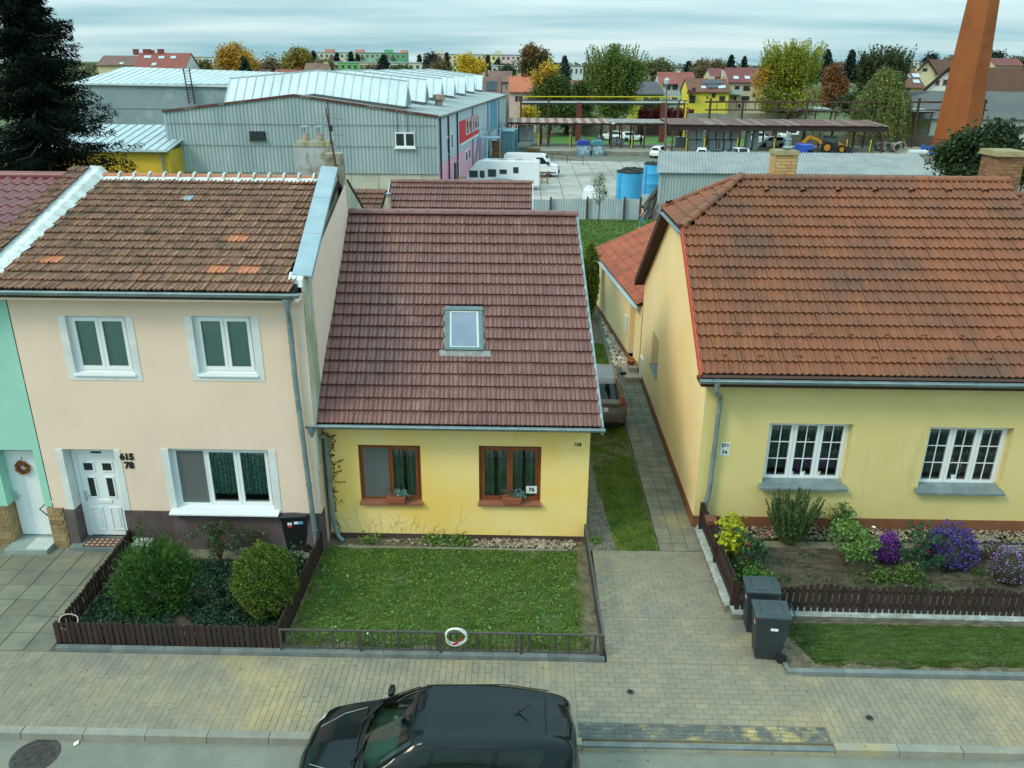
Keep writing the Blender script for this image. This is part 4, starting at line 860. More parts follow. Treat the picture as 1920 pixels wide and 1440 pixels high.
def right_house():
    t=thing('large_yellow_house','long single storey yellow house with orange tiles and two white barred windows','house',(8,16.6,0))
    xl,xr=3.98,12.0;s=.70;ye,ze=16.08,3.99;yr=21.0;zr=ze+s*(yr-ye);yb=26.9
    W1=(5.47,7.32,1.15,2.66);W2=(9.02,10.87,1.10,2.62)
    def rz(y):return ze+s*(y-ye) if y<yr else ze+s*(2*yr-ye-y)
    gw=(PX(1234,675,xl).y,PX(1221,670,xl).y)
    m=MB();wall_front(m,xl,xr,.27,3.95,16.6,[W1,W2],.24)
    m.box(xl,xr,16.52,16.6,3.46,3.58);m.box(xl,xr,16.48,16.6,3.58,3.70)
    m.poly((xr,16.6,0),(xr,25.7,0),(xr,25.7,rz(25.7)-.1),(xr,yr,zr-.12),(xr,16.6,rz(16.6)-.1));m.poly((xl,26.6,0),(xr,26.6,0),(xr,26.6,3.4),(xl,26.6,3.4))
    m.obj('wall',yellow_r,t)
    # gable wall with a small recessed window
    g=MB();a,b=gw;c,d=PX(1234,716,xl).z,PX(1234,638,xl).z
    def top(y):return min(6.3,rz(y)-.13)
    ys=[16.6,a,b,19.5,22.5,26.6];ys.sort()
    for p,q in zip(ys[:-1],ys[1:]):
        if abs(p-a)<1e-6:
            g.poly((xl,p,.27),(xl,q,.27),(xl,q,c),(xl,p,c));g.poly((xl,p,d),(xl,q,d),(xl,q,top(q)),(xl,p,top(p)))
        else:g.poly((xl,p,.27),(xl,q,.27),(xl,q,top(q)),(xl,p,top(p)))
    e=xl+.25
    g.poly((xl,a,c),(e,a,c),(e,a,d),(xl,a,d));g.poly((xl,b,c),(e,b,c),(e,b,d),(xl,b,d));g.poly((xl,a,d),(e,a,d),(e,b,d),(xl,b,d));g.poly((xl,a,c),(e,a,c),(e,b,c),(xl,b,c))
    g.obj('gable_wall',yellow_g,t)
    w=MB();w.box(e,e+.06,a,b,c,c+.07);w.box(e,e+.06,a,b,d-.07,d);w.box(e+.001,e+.059,a,a+.07,c+.07,d-.07);w.box(e+.001,e+.059,b-.07,b,c+.07,d-.07);w=w.obj('window',white_pvc,t)
    MB().box(e+.02,e+.03,a+.06,b-.06,c+.06,d-.06).obj('pane',mat('gable_pane',C(40,52,50),rough=.05,spec=.6),w);MB().box(xl-.05,e,a-.02,b+.02,c-.02,c+.02).obj('sill',zinc,w)
    p=MB();p.box(xl-.02,xr,16.575,16.7,-.1,.28);p.box(xl-.022,xl+.1,16.6,26.6,-.1,.28);p.obj('plinth',terra_p,t)
    for (x0,x1,z0,z1),seed in ((W1,1),(W2,2)):
        w=window(t,x0,x1,z0,z1,16.80,white_pvc,3,.05,.075,(2,3),'curtain',dressm=mat('dark_lace',C(126,146,142),C(74,92,90),ns=30,lo=.4,hi=.6,rough=.9))
        MB().hexa([(x0-.10,16.42,z0-.08),(x1+.05,16.42,z0-.08),(x1+.02,16.82,z0-.02),(x0-.02,16.82,z0-.02),(x0-.10,16.42,z0-.03),(x1+.05,16.42,z0-.03),(x1+.02,16.82,z0+.07),(x0-.02,16.82,z0+.07)]).obj('sill',zinc,w)
    for z,tx in ((2.10,'371'),(1.93,'74')):
        pl=MB().box(4.43,4.64,16.588,16.6,z-.08,z+.08).obj('number_plate',mat('enamel_white',C(214,226,220),rough=.3),t);text(tx,.12,ink,pl,(4.535,16.584,z),ext=.002,bold=.004)
    # roof
    r=MB();X0,X1=3.73,12.02
    hx=5.37;hy0,hy1=19.55,22.45;hz=rz(hy0)
    def lay(pts,th=.12):
        n=len(r.v);
        r.poly(*pts);r.poly(*[(p[0],p[1],p[2]-th) for p in reversed(pts)])
        for i in range(len(pts)):
            a,b=pts[i],pts[(i+1) % len(pts)];r.poly(a,b,(b[0],b[1],b[2]-th),(a[0],a[1],a[2]-th))
    lay([(X0,ye+.02,ze-.01),(X1,ye+.02,ze-.01),(X1,yr,zr-.015),(hx,yr,zr-.015),(X0,hy0,hz-.01)])
    lay([(X1,yb,rz(yb)-.01),(X0,yb,rz(yb)-.01),(X0,hy1,hz-.01),(hx,yr,zr-.015),(X1,yr,zr-.015)])
    lay([(X0,hy1,hz-.01),(X0,hy0,hz-.01),(hx,yr,zr-.015)])
    roof=r.obj('roof',underlay,t)
    v=Vector((0,1,s));n=Vector((1,0,0)).cross(v).normalized();L=(yr-ye)*v.length;o=Vector((X0,ye-.02,ze));g=(L-.04)/18
    tiled(roof,o,(1,0,0),v,n,X1-X0,18,g,.30,PROFD,orange_tile,skip=lambda q,rr,c:q.y>hy0 and q.x<X0+(q.y-hy0)/(yr-hy0)*(hx-X0)-.05,jit=.010,t=.058)
    tiled(roof,Vector((X1,yb+.02,rz(yb))),(-1,0,0),(0,-1,s),(0,s,1),X1-X0,21,(yb-yr)*v.length/21,.30,PROFD,orange_tile,limit=0,skip=lambda q,rr,c:q.y<hy1 and q.x<X0+(hy1-q.y)/(yr-hy0)*(hx-X0)-.05)
    hv=Vector((hx-X0,0,zr-hz));hn=Vector((-(zr-hz),0,hx-X0)).normalized()
    tiled(roof,Vector((X0-.03,hy1+.02,hz-.01)),(0,-1,0),hv,hn,hy1-hy0+.04,6,hv.length/6,.28,PROFD,orange_tile,t=.04,skip=lambda q,rr,c:abs(q.y-yr)>(hx-q.x)/(hx-X0)*(yr-hy0)+.02)
    ridge_tiles(roof,(X1,yr,zr+.0),(hx-.05,yr,zr+.0),17,.13,orange_tile)
    ridge_tiles(roof,(X0-.02,hy0,hz+.03),(hx,yr,zr+.05),7,.12,orange_tile,'hip_tile');ridge_tiles(roof,(X0-.02,hy1,hz+.03),(hx,yr,zr+.05),7,.12,orange_tile,'hip_tile')
    # ventilation tiles and snow guards
    vt=MB();K=8
    for i in range(K):
        a0,a1=math.pi*i/K,math.pi*(i+1)/K;vt.poly((math.cos(a0)*.085,0,math.sin(a0)*.10),(math.cos(a1)*.085,0,math.sin(a1)*.10),(0,.26,.0))
    vme=vt.mesh('vent_tile',orange_tile);R=Matrix((Vector((1,0,0)),v.normalized(),n)).transposed().to_4x4()
    for px in (1437,1505,1571,1640,1708,1777,1846):
        q=PP(px,362,o,n);k=bpy.data.objects.new('vent_tile',vme);COL.objects.link(k);k.parent=roof;M=R.copy();M.translation=q+n*.03;k.matrix_local=M
    sg=MB();sg.bar((-.07,0,.04),(-.03,0,.09),.012,.03);sg.bar((-.03,0,.09),(.03,0,.09),.012,.03);sg.bar((.03,0,.09),(.07,0,.04),.012,.03);sme=sg.mesh('snow_guard',orange_tile)
    for row,off in ((1.4,0),(3.2,.4)):
        x=X0+.5+off
        while x<X1-.2:
            k=bpy.data.objects.new('snow_guard',sme);COL.objects.link(k);k.parent=roof;M=R.copy();M.translation=o+v.normalized()*g*row+Vector((x-X0,0,0));k.matrix_local=M;x+=.8
    b=MB();b.bar((X0-.02,ye-.02,ze-.04),(X0-.02,hy0,hz-.04),.04,.16);b.obj('verge_trim',mat('red_trim',C(196,84,66),C(180,76,60),ns=4),t)
    b=MB();b.bar((X0-.03,hy1,hz-.08),(X0-.03,yb+.03,rz(yb)-.08),.05,.2);b.poly((X0,hy1,hz-.16),(xl,hy1,hz-.16),(xl,yb,rz(yb)-.16),(X0,yb,rz(yb)-.16));b.obj('barge_board',mat('dark_brown_board',C(72,48,40),C(60,40,34),ns=6),t)
    b=MB();b.box(X0,X1,ye-.03,ye+.06,ze-.06,ze-.0);b.obj('eave_plate',mat('eave_plate',C(108,84,76),ns=4),t);MB().box(X0+.02,X1,ye+.02,16.6,3.70,3.78).obj('soffit',mat('dark_brown_board',C(72,48,40)),t)
    gutter(t,X0-.03,X1,ye-.08,ze-.10,.08)
    g=MB();P=[(math.cos(a)*.055,math.sin(a)*.055) for a in np.linspace(math.pi,2*math.pi,7)];g.prism([(X0-.08+p,hz-.06+q) for p,q in P]+[(X0-.08+p*.85,hz-.06+q*.85) for p,q in reversed(P)],hy0-.12,hy1+.1,'y');g.tube([(X0-.135,hy0-.12,hz-.055),(X0-.135,hy1+.1,hz-.055)],.01,6);smooth(g.obj('gutter',zinc,t))
    downpipe(t,[(4.06,ye-.08,3.84),(4.06,ye-.08,3.60),(4.28,16.46,3.34),(4.26,16.48,1.0),(4.19,16.48,.5),(4.12,16.42,.12),(3.98,16.3,.04)],.055,rings=(3.0,1.9,.8))
    # chimneys
    yb=mat('yellow_brick',C(200,166,110),C(184,148,96),ns=8,rnd=.14,hue=.01,bump=.3,bs=60);bb=mat('brown_brick',C(150,108,76),C(128,92,66),ns=8,rnd=.2,hue=.01,bump=.6,bs=50)
    mort=mat('brick_mortar',C(128,116,96),ns=8)
    c=MB();c.box(6.24,6.78,21.15,21.7,6.9,8.0);c=c.obj('chimney',mort,t);bricks(c,6.24,6.78,21.15,21.7,7.35,7.99,yb,.26,.08,sides='fl')
    MB().hexa([(6.19,21.1,7.99),(6.83,21.1,7.99),(6.83,21.75,7.99),(6.19,21.75,7.99),(6.22,21.13,8.09),(6.80,21.13,8.09),(6.80,21.72,8.09),(6.22,21.72,8.09)]).obj('chimney_cap',mat('mossy_concrete',C(134,124,78),C(150,142,112),ns=6,bump=.5,bs=40),c)
    f=MB();f.lathe((6.58,21.45,8.08),[(.06,0),(.06,.06),(.13,.065),(.12,.09),(.075,.11),(.075,.16),(.09,.165),(.09,.19),(.075,.195),(.075,.24),(.09,.245),(.09,.27),(.06,.29),(.06,.4),(.02,.43)],18);smooth(f.obj('flue_cowl',zinc,c),50)
    c=MB();c.box(11.95,12.62,21.5,22.3,6.8,7.98);c=c.obj('chimney',mort,t);bricks(c,11.95,12.62,21.5,22.3,7.2,7.97,bb,.29,.085,sides='fl')
    MB().hexa([(11.86,21.42,7.97),(12.7,21.42,7.97),(12.7,22.38,7.97),(11.86,22.38,7.97),(11.9,21.46,8.1),(12.66,21.46,8.1),(12.66,22.34,8.1),(11.9,22.34,8.1)]).obj('chimney_cap',mat('mossy_concrete',C(134,124,78)),c)
    # meter boxes on the wall
    q=PX(1202,700,xl);MB().box(xl-.05,xl,q.y-.3,q.y+.2,q.z-.1,q.z+.6).obj('meter_box',white_pvc,t)
right_house()
def annex():
    t=thing('yellow_annex','low yellow annex with a flat pitched orange tile roof behind the gable','house',(4.5,30,0))
    A0,B0=Vector((3.96,26.55,0)),Vector((3.16,35.0,0))
    m=MB();h=2.5;dn=Vector((1,.08,0))
    def pt(s,z,off=0):p=A0.lerp(B0,s);return (p.x+off,p.y,z)
    d0,d1=.115,.215
    for a,b,c,d in ((0,d0,.2,h),(d1,1,.2,h),(d0,d1,2.2,h)):m.poly(pt(a,c),pt(b,c),pt(b,d),pt(a,d))
    m.poly(pt(d0,.2),pt(d0,.2,.3),pt(d0,2.2,.3),pt(d0,2.2));m.poly(pt(d1,.2),pt(d1,.2,.3),pt(d1,2.2,.3),pt(d1,2.2));m.poly(pt(d0,2.2),pt(d1,2.2),pt(d1,2.2,.3),pt(d0,2.2,.3));m.poly(pt(d0,.2,.3),pt(d1,.2,.3),pt(d1,2.2,.3),pt(d0,2.2,.3))
    m.poly(pt(1,0),(9,35.5,0),(9,35.5,2.6),(6.2,35.2,3.9),pt(1,h));m.poly((9,26,0),(9,35.5,0),(9,35.5,2.6),(9,26,2.6));m.obj('wall',yellow_g,t)
    d=MB().poly(pt(d0,.2,.28),pt(d1,.2,.28),pt(d1,2.2,.28),pt(d0,2.2,.28)).obj('door',mat('ochre_door',C(178,142,78),ns=3),t)
    p=MB();a,b=Vector(pt(0,0,-.03)),Vector(pt(1,0,-.03));p.bar((a.x,a.y,.1),(b.x,b.y,.1),.05,.26);p.obj('plinth',terra_p,t)
    q0=.225;mb=MB();a,b=Vector(pt(q0+.02,.9,-.04)),Vector(pt(q0+.07,.9,-.04));mb.bar(a+V(0,0,.3),b+V(0,0,.3),.05,.6);mb.obj('meter_box',white_pvc,t)
    E0,E1=Vector((2.88,35.2,2.58)),Vector((3.80,26.65,2.50));v=Vector((2.9,0,1.34));u=(E1-E0);n=u.cross(v).normalized()
    r=MB();T0,T1=E0+v,E1+v;k=n*.06
    r.hexa([E0-k,E1-k,T1-k,T0-k,E0,E1,T1,T0]);far=V(9.3,0,0)
    r.hexa([T0-k,T1-k,(9.3,26,2.4),(9.3,35.4,2.4),T0,T1,(9.3,26,2.46),(9.3,35.4,2.46)])
    roof=r.obj('roof',underlay,t);L=v.length
    tiled(roof,E0,u,v,n,u.length,9,L/9,.3,PROFO,mat('rust_roof_tile',C(164,92,66),C(144,82,62),ns=1.5,rnd=.12,hue=.008,rough=.75,stain=(C(182,140,116),7,.62,.72)),t=.03,limit=290)
    ridge_tiles(roof,T0+V(0,0,.04),T1+V(0,0,.04),24,.11,orange_tile)
    g=MB();a,b=E1+V(-.08,0,-.05),E0+V(-.08,0,-.05);ax=(b-a).normalized();sx=ax.cross(V(0,0,1)).normalized();K=8;
    for i in range(K):
        a0,a1=math.pi+math.pi*i/K,math.pi+math.pi*(i+1)/K
        for rr in (.07,.06):
            p0,p1=sx*math.cos(a0)*rr+V(0,0,math.sin(a0)*rr),sx*math.cos(a1)*rr+V(0,0,math.sin(a1)*rr);g.poly(a+p0,a+p1,b+p1,b+p0)
    g.tube([a+sx*.07,b+sx*.07],.012,6);g.tube([a-sx*.07,b-sx*.07],.012,6);smooth(g.obj('gutter',zinc_light,t));q=E0+V(-.06,.1,-.1);downpipe(t,[q,(q.x,q.y,1.6),(q.x,q.y-.02,.05)],.06)
    l=MB();q=Vector(pt(.10,2.3,-.06));l.lathe(q,[(.07,0),(.09,.06),(.05,.13)],10);l.obj('wall_lamp',zinc_light,t)
    return t
annex()
def neighbour():
    t=thing('far_right_house','sliver of a darker tiled roof beyond the brown brick chimney','house',(15,16.6,0));s=.74
    m=MB();m.box(12.03,18,16.7,25.6,0,3.5);m.obj('wall',yellow_r,t)
    r=MB();r.hexa([(12.06,16.2,3.5),(18,16.2,3.5),(18,20.9,3.5+s*4.7),(12.06,20.9,3.5+s*4.7),(12.06,16.2,3.6),(18,16.2,3.6),(18,20.9,3.6+s*4.7),(12.06,20.9,3.6+s*4.7)]);r.hexa([(12.06,20.9,3.5+s*4.7),(18,20.9,3.5+s*4.7),(18,25.6,3.5),(12.06,25.6,3.5),(12.06,20.9,3.6+s*4.7),(18,20.9,3.6+s*4.7),(18,25.6,3.6),(12.06,25.6,3.6)])
    roof=r.obj('roof',underlay,t);v=Vector((0,1,s));tiled(roof,(12.06,16.2,3.61),(1,0,0),v,(0,-s,1),5.9,17,4.7*v.length/17,.27,PROFW,mat('dark_roof_tile',C(126,84,66),C(106,76,62),ns=1.5,rnd=.14,rough=.8),limit=60);ridge_tiles(roof,(18,20.9,3.62+s*4.7),(12.1,20.9,3.62+s*4.7),14,.12,orange_tile)
    gutter(t,12.1,18,16.12,3.48)
neighbour()
def shed_roof():
    t=thing('lean_to','small orange tiled lean-to roof with a clay flue beside the rear wing','lean-to',(-4.9,27,4))
    m=MB();m.hexa([(-6.4,25.9,0),(-4.82,25.9,0),(-4.82,28.4,0),(-6.4,28.4,0),(-6.4,25.9,5.0),(-4.82,25.9,5.0),(-4.82,28.4,5.75),(-6.4,28.4,5.75)]);m.obj('wall',mat('grey_render',C(204,208,204)),t)
    o=Vector((-6.5,25.6,5.02));v=Vector((0,1,.34));r=MB();r.hexa([o,o+V(1.7,0,0),o+V(1.7,0,0)+v*2.7,o+v*2.7,o+V(0,0,.08),o+V(1.7,0,.08),o+V(1.7,0,.08)+v*2.7,o+v*2.7+V(0,0,.08)]);roof=r.obj('roof',underlay,t)
    tiled(roof,o+V(0,0,.09),(1,0,0),v,(0,-.34,1),1.68,8,2.85/8,.24,PROFO,orange_tile,limit=80);q=PY(728,368,27.2)
    f=MB();f.tube([(q.x,q.y,5.4),(q.x,q.y,q.z-.05)],.085,10);f.mat(1).lathe((q.x,q.y,q.z-.05),[(.06,0),(.06,.12),(.1,.13),(.02,.2)],10);f.obj('flue',[mat('clay_flue',C(190,168,140)),zinc],t)
shed_roof()
# ================================================================== things at the walls
def doorstep():
    t=thing('entrance_steps','two beige concrete steps at the annex door','steps',(3.65,26.6,0));m=mat('beige_step',C(176,160,142),C(160,146,130),ns=4)
    MB().box(3.42,3.93,25.9,27.2,-.05,.17).obj('lower_step',m,t);MB().box(3.62,3.90,26.4,27.2,.17,.34).obj('upper_step',m,t)
doorstep()
t=thing('pumpkin_basket','basket of small orange pumpkins on the annex steps','basket',(3.72,26.5,.34));b=MB();b.lathe((3.72,26.75,.34),[(.10,0),(.15,.12),(.16,.13),(.13,.12)],12);b.obj('basket',brown_wood,t)
for i,(dx,dy,dz) in enumerate(((-.07,0,.14),(.06,.05,.14),(0,-.07,.15),(.01,.03,.22))):
    m=MB();m.lathe((3.72+dx,26.75+dy,.34+dz),[(.02,-.05),(.07,-.03),(.08,0),(.06,.04),(.01,.05)],10);smooth(m.obj('pumpkin',mat('pumpkin_orange',C(176,104,46),ns=4),t),80)
def flower_box(x,label,z,seed,blue):
    y=15.80;t=thing('flower_box',label,'flower box',(x,y,z),'terracotta boxes on the brown sills')
    m=MB();m.hexa([(x-.17,y-.07,z),(x+.17,y-.07,z),(x+.17,y+.07,z),(x-.17,y+.07,z),(x-.20,y-.09,z+.13),(x+.20,y-.09,z+.13),(x+.20,y+.09,z+.13),(x-.20,y+.09,z+.13)]);m.box(x-.21,x+.21,y-.10,y+.10,z+.13,z+.15);m.obj('trough',mat('terracotta',C(168,96,66),C(150,84,58),ns=6),t)
    P=np.array([x-.08,y,z+.24])+rng.normal(size=(170,3))*np.array([.07,.05,.06]);leaves('heather',P,.06,.2,mat('dry_heather',C(120,96,92),C(98,110,84),ns=30,rnd=.4),t,unit(rng.normal(size=P.shape)+np.array([0,-.2,1.5])))
    P=np.array([x+.10,y,z+.22])+rng.normal(size=(240,3))*np.array([.08,.05,.05]);leaves('succulent',P,.055,.5,mat('silver_leaf',C(110,146,138),C(146,170,168) if blue else C(96,134,118),ns=40,rnd=.3),t)['kind']='stuff'
flower_box(-2.80,'terracotta box of heather on the left brown window sill',.97,1,False);flower_box(-.23,'terracotta box with silvery succulents on the sill beside the 76 plate',.99,2,True)
def creeper():
    t=thing('wall_creeper','sparse dark creeper with dry leaves climbing the yellow wall corner','plant',(-4.2,15.8,0));st=mat('dry_twig',C(92,72,52),ns=9);m=MB();LP=[]
    p=V(-4.18,15.82,.1);pts=[p]
    for i in range(26):pts.append(V(-4.20+.05*math.sin(i*.9)+rng.normal()*.02,15.83,.1+i*.10));LP+=[pts[-1]+V(rng.normal()*.05,-.015,rng.normal()*.05) for _ in range(3 if 8<i<22 else 7 if i>21 else 1)]
    m.tube(pts,.008,5)
    for k in range(7):
        z=1.2+k*.22;a=V(-4.2,15.83,z);b=a+V(rng.uniform(.08,.3),0,rng.uniform(.0,.25));m.tube([a,b],.005,4);LP+=[a.lerp(b,rng.random())+V(0,-.015,0) for _ in range(4)]
    m.obj('stem',st,t);P=np.array([list(p) for p in LP]);leaves('foliage',P,.07,.6,mat('dry_creeper_leaf',C(104,62,44),C(72,70,44),ns=20,rnd=.3),t)
    t=thing('climbing_stalks','faint dry climbing stalks spread low over the yellow wall','plant',(-2.4,15.84,.2));m=MB()
    for k in range(24):
        x=rng.choice([rng.normal(-2.6,.7),rng.normal(-2.2,.4),rng.uniform(-4,1)]);x=float(min(1.2,max(-4.1,x)));L=rng.uniform(.1,.75)*(1 if x<-1 else .4);a=V(x,15.845,.14);pts=[a];dx=rng.normal()*.35
        for j in range(1,5):pts.append(V(x+dx*L*j/4+rng.normal()*.02,15.844,.14+L*j/4))
        m.tube(pts,.0024,3,False)
        if rng.random()<.6:m.bar(pts[2],pts[2]+V(rng.normal()*.1,0,.08),.004,.004)
    struct(m.obj('stalk',mat('pale_stalk',C(206,172,92),C(180,146,76),ns=9),t),'stuff')
creeper()
# ================================================================== fences
picket_m=mat('brown_picket_wood',C(58,42,36),C(46,34,30),ns=10,scale=(1,1,.15),rnd=.2,rough=.7)
def picket_fence(name,label,p0,p1,h,w,sp,z0=.02,rnd_top=False,wave=0,postn=3,t0=.022,face=-1):
    p0,p1=Vector((*p0,0)),Vector((*p1,0));d=(p1-p0);L=d.length;d=d/L;nrm=Vector((d.y,-d.x,0))*(-face)
    t=thing(name,label,'fence',tuple((p0+p1)/2+V(0,0,z0)),None);M=Matrix((d,nrm,V(0,0,1))).transposed().to_4x4();cache={}
    n=int(L/sp)
    for i in range(n+1):
        s=sp*i+rng.uniform(-.004,.004);hh=round(h+(wave*math.sin(i*.52+1) if wave else rng.uniform(-.008,.008)),2)
        if hh not in cache:
            g=MB()
            if rnd_top:P=[(-w/2,0),(w/2,0)]+[(math.cos(a)*w/2,hh-w/2+math.sin(a)*w/2) for a in np.linspace(0,math.pi,7)]
            else:P=[(-w/2,0),(w/2,0),(w/2,hh-.015),(w/4,hh),(-w/4,hh),(-w/2,hh-.015)]
            g.prism(P,-t0/2,t0/2,'y');cache[hh]=g.mesh('picket',picket_m)
        o=bpy.data.objects.new('picket',cache[hh]);COL.objects.link(o);o.parent=t;o.matrix_parent_inverse=Matrix.Translation(-t.location)
        q=M@Euler((float(rng.normal()*.01),float(rng.normal()*.015),float(rng.normal()*.02))).to_matrix().to_4x4();q.translation=p0+d*s+V(0,0,z0)+nrm*.03;o.matrix_basis=q
    for z in (h*.25,h*.75):MB().bar(p0+V(0,0,z0+z),p1+V(0,0,z0+z),.035,.06).obj('rail',picket_m,t)
    for k in range(postn):
        q=p0+d*(L*k/max(1,postn-1));MB().box(q.x-.035,q.x+.035,q.y-.035,q.y+.035,-.05,z0+h-.02).obj('post',picket_m,t)
    return t
picket_fence('picket_fence','dark brown picket fence along the front of the left shrub bed',(-8.48,12.05),(-4.48,12.02),.46,.075,.10,.07,postn=4)
picket_fence('picket_fence','dark brown picket fence along the left side of the shrub bed',(-8.5,12.05),(-8.62,15.2),.46,.07,.11,.05,postn=3)
picket_fence('picket_fence','dark brown picket fence between the shrub bed and the lawn',(-4.46,12.02),(-4.42,15.75),.50,.075,.095,.03,postn=4)
def low_wall(name,label,p0,p1,h):
    p0,p1=Vector((*p0,0)),Vector((*p1,0));t=thing(name,label,'wall',tuple((p0+p1)/2));MB().bar(p0+V(0,0,h/2-.1),p1+V(0,0,h/2-.1),.20,h+.2).obj('wall',mat('old_low_wall',C(128,124,112),C(96,94,84),ns=4,bump=.4),t)
    d=(p1-p0).normalized();g=MB();n=40;s=Vector((d.y,-d.x,0))
    for i in range(n):
        a,b=p0.lerp(p1,i/n),p0.lerp(p1,(i+1)/n);j=[rng.uniform(.10,.125) for _ in range(4)];z=h+.012
        g.hexa([a+s*j[0]+V(0,0,z-.05),b+s*j[1]+V(0,0,z-.05),b-s*j[2]+V(0,0,z-.05),a-s*j[3]+V(0,0,z-.05),a+s*.1+V(0,0,z),b+s*.1+V(0,0,z),b-s*.1+V(0,0,z),a-s*.1+V(0,0,z)])
    g.obj('coping',mat('worn_white_coping',C(176,184,180),C(140,144,136),ns=4,bump=.5,bs=30),t)
low_wall('low_wall','low white topped wall under the front picket fence on the right',(4.10,13.26),(14,13.16),.15);low_wall('low_wall','low white topped wall under the side picket fence by the driveway',(4.12,13.38),(4.08,16.2),.15)
picket_fence('picket_fence','wavy topped brown picket fence in front of the flower bed',(4.2,13.28),(14,13.18),.60,.085,.125,.16,True,.045,postn=5)
picket_fence('picket_fence','brown picket fence beside the driveway running to the house corner',(4.14,13.40),(4.10,16.35),.62,.085,.10,.16,False,0,postn=3)
t=thing('mailbox','small brown letter box on top of the driveway side fence','mailbox',(4.1,15.5,.78));MB().box(4.0,4.2,15.35,15.6,.78,.86).obj('box',mat('brown_box',C(112,70,56),rough=.5),t);MB().box(3.985,4.215,15.335,15.615,.86,.88).obj('lid',mat('brown_box',C(112,70,56)),t)
def metal_fence(name,label,p0,p1,h,z0,sp,wide):
    p0,p1=Vector((*p0,z0)),Vector((*p1,z0));d=(p1-p0);L=d.length;d /= L;m=mat('grey_painted_steel',C(78,76,74),C(92,88,84),ns=6,rough=.5,metal=.3)
    t=thing(name,label,'fence',tuple((p0+p1)/2))
    MB().bar(p0+V(0,0,h),p1+V(0,0,h),.04,.025).obj('rail',m,t);MB().bar(p0+V(0,0,.06),p1+V(0,0,.06),.03,.02).obj('rail',m,t)
    n=int(L/sp);g1=MB().box(-.008,.008,-.006,.006,.07,h-.012).mesh('bar',m);g2=MB().box(-.025,.025,-.005,.005,.07,h-.012).mesh('bar',m);R=Matrix((d,Vector((-d.y,d.x,0)),V(0,0,1))).transposed().to_4x4()
    for i in range(1,n):
        o=bpy.data.objects.new('bar',g2 if (i % wide in (0,2)) else g1);COL.objects.link(o);o.parent=t;o.matrix_parent_inverse=Matrix.Translation(-t.location);M=R.copy();M.translation=p0+d*(L*i/n);o.matrix_basis=M
    k=max(1,int(round(L/1.45)))
    for i in range(k+1):q=p0+d*(L*i/k);MB().box(q.x-.022,q.x+.022,q.y-.022,q.y+.022,-.05,z0+h+.01).obj('post',m,t)
metal_fence('metal_fence','low grey steel railing along the front of the lawn',(-4.36,11.95),(1.46,11.95),.44,.07,.118,6);metal_fence('metal_fence','low grey steel railing between lawn and driveway',(1.48,11.98),(1.40,15.75),.44,.05,.125,6)
def ring(name,label,c,r,n,m,tilt,cat='hose'):
    pts=[];
    for k in range(n*28+1):
        a=6.283*k/28;q=V(math.cos(a)*(r+.012*math.sin(k*.7)),.012*math.sin(k*.31)-.02*(k/28),math.sin(a)*(r*.98+.012*math.cos(k*.5)));q.rotate(Euler(tilt));pts.append(V(*c)+q)
    g=MB();g.tube(pts,.012,6);return g,pts
t=thing('hose_coil','white coiled hose hanging on the grey steel railing','hose',(-1.62,11.93,.45));hq=PY(855,1190,11.92);g,_=ring('','',(hq.x,11.90,hq.z),.185,3,None,(.12,0,0));smooth(g.obj('coil',mat('white_hose',C(226,226,220),rough=.4),t),80);MB().tube([(hq.x-.05,11.84,hq.z-.15),(hq.x+.03,11.82,hq.z-.10),(hq.x+.1,11.85,hq.z-.02)],.02,8).obj('ribbon',mat('red_ribbon',C(150,44,44)),t)
t=thing('hoop','pale pink hoop leaning on the left corner of the picket fence','hoop',(-8.3,12.1,.4));g,_=ring('','',(-8.30,12.12,.46),.15,1,None,(-.5,.2,.4));smooth(g.obj('coil',mat('pink_hose',C(206,172,164),rough=.4),t),80)
t=thing('stone_pot','pale square planter with a young rose beside the pink house door','planter',(-8.3,15.1,0));MB().hexa([(-8.42,14.95,.02),(-8.14,14.95,.02),(-8.14,15.2,.02),(-8.42,15.2,.02),(-8.46,14.92,.30),(-8.10,14.92,.30),(-8.10,15.22,.30),(-8.46,15.22,.30)]).obj('pot',mat('white_render',C(200,204,196)),t)
P=np.array([-8.2,15.0,.55])+rng.normal(size=(60,3))*np.array([.10,.08,.22]);leaves('foliage',P,.09,.6,mat('rose_leaf',C(52,82,46),C(74,96,54),ns=12,rnd=.4,hue=.02,trans=.2,rough=.5),t);MB().tube([(-8.25,15.05,.2),(-8.2,15.0,.7),(-8.18,14.98,1.0)],.01,5).obj('stem',mat('dry_twig',C(92,72,52)),t)
t=thing('doormat','patterned brown doormat on the pink house step','doormat',(-9.2,15.3,.1));MB().box(-9.68,-8.72,15.14,15.5,.101,.115).obj('mat',mat('brown_mat',C(112,76,60),C(70,56,50),ns=14,lo=.45,hi=.55),t)
k=MB()
for i in range(8):
    for j in range(3):k.box(-9.64+i*.12,-9.57+i*.12,15.17+j*.11,15.23+j*.11,.1145,.118)
k.obj('pattern',mat('mat_pattern',C(170,150,130)),t)
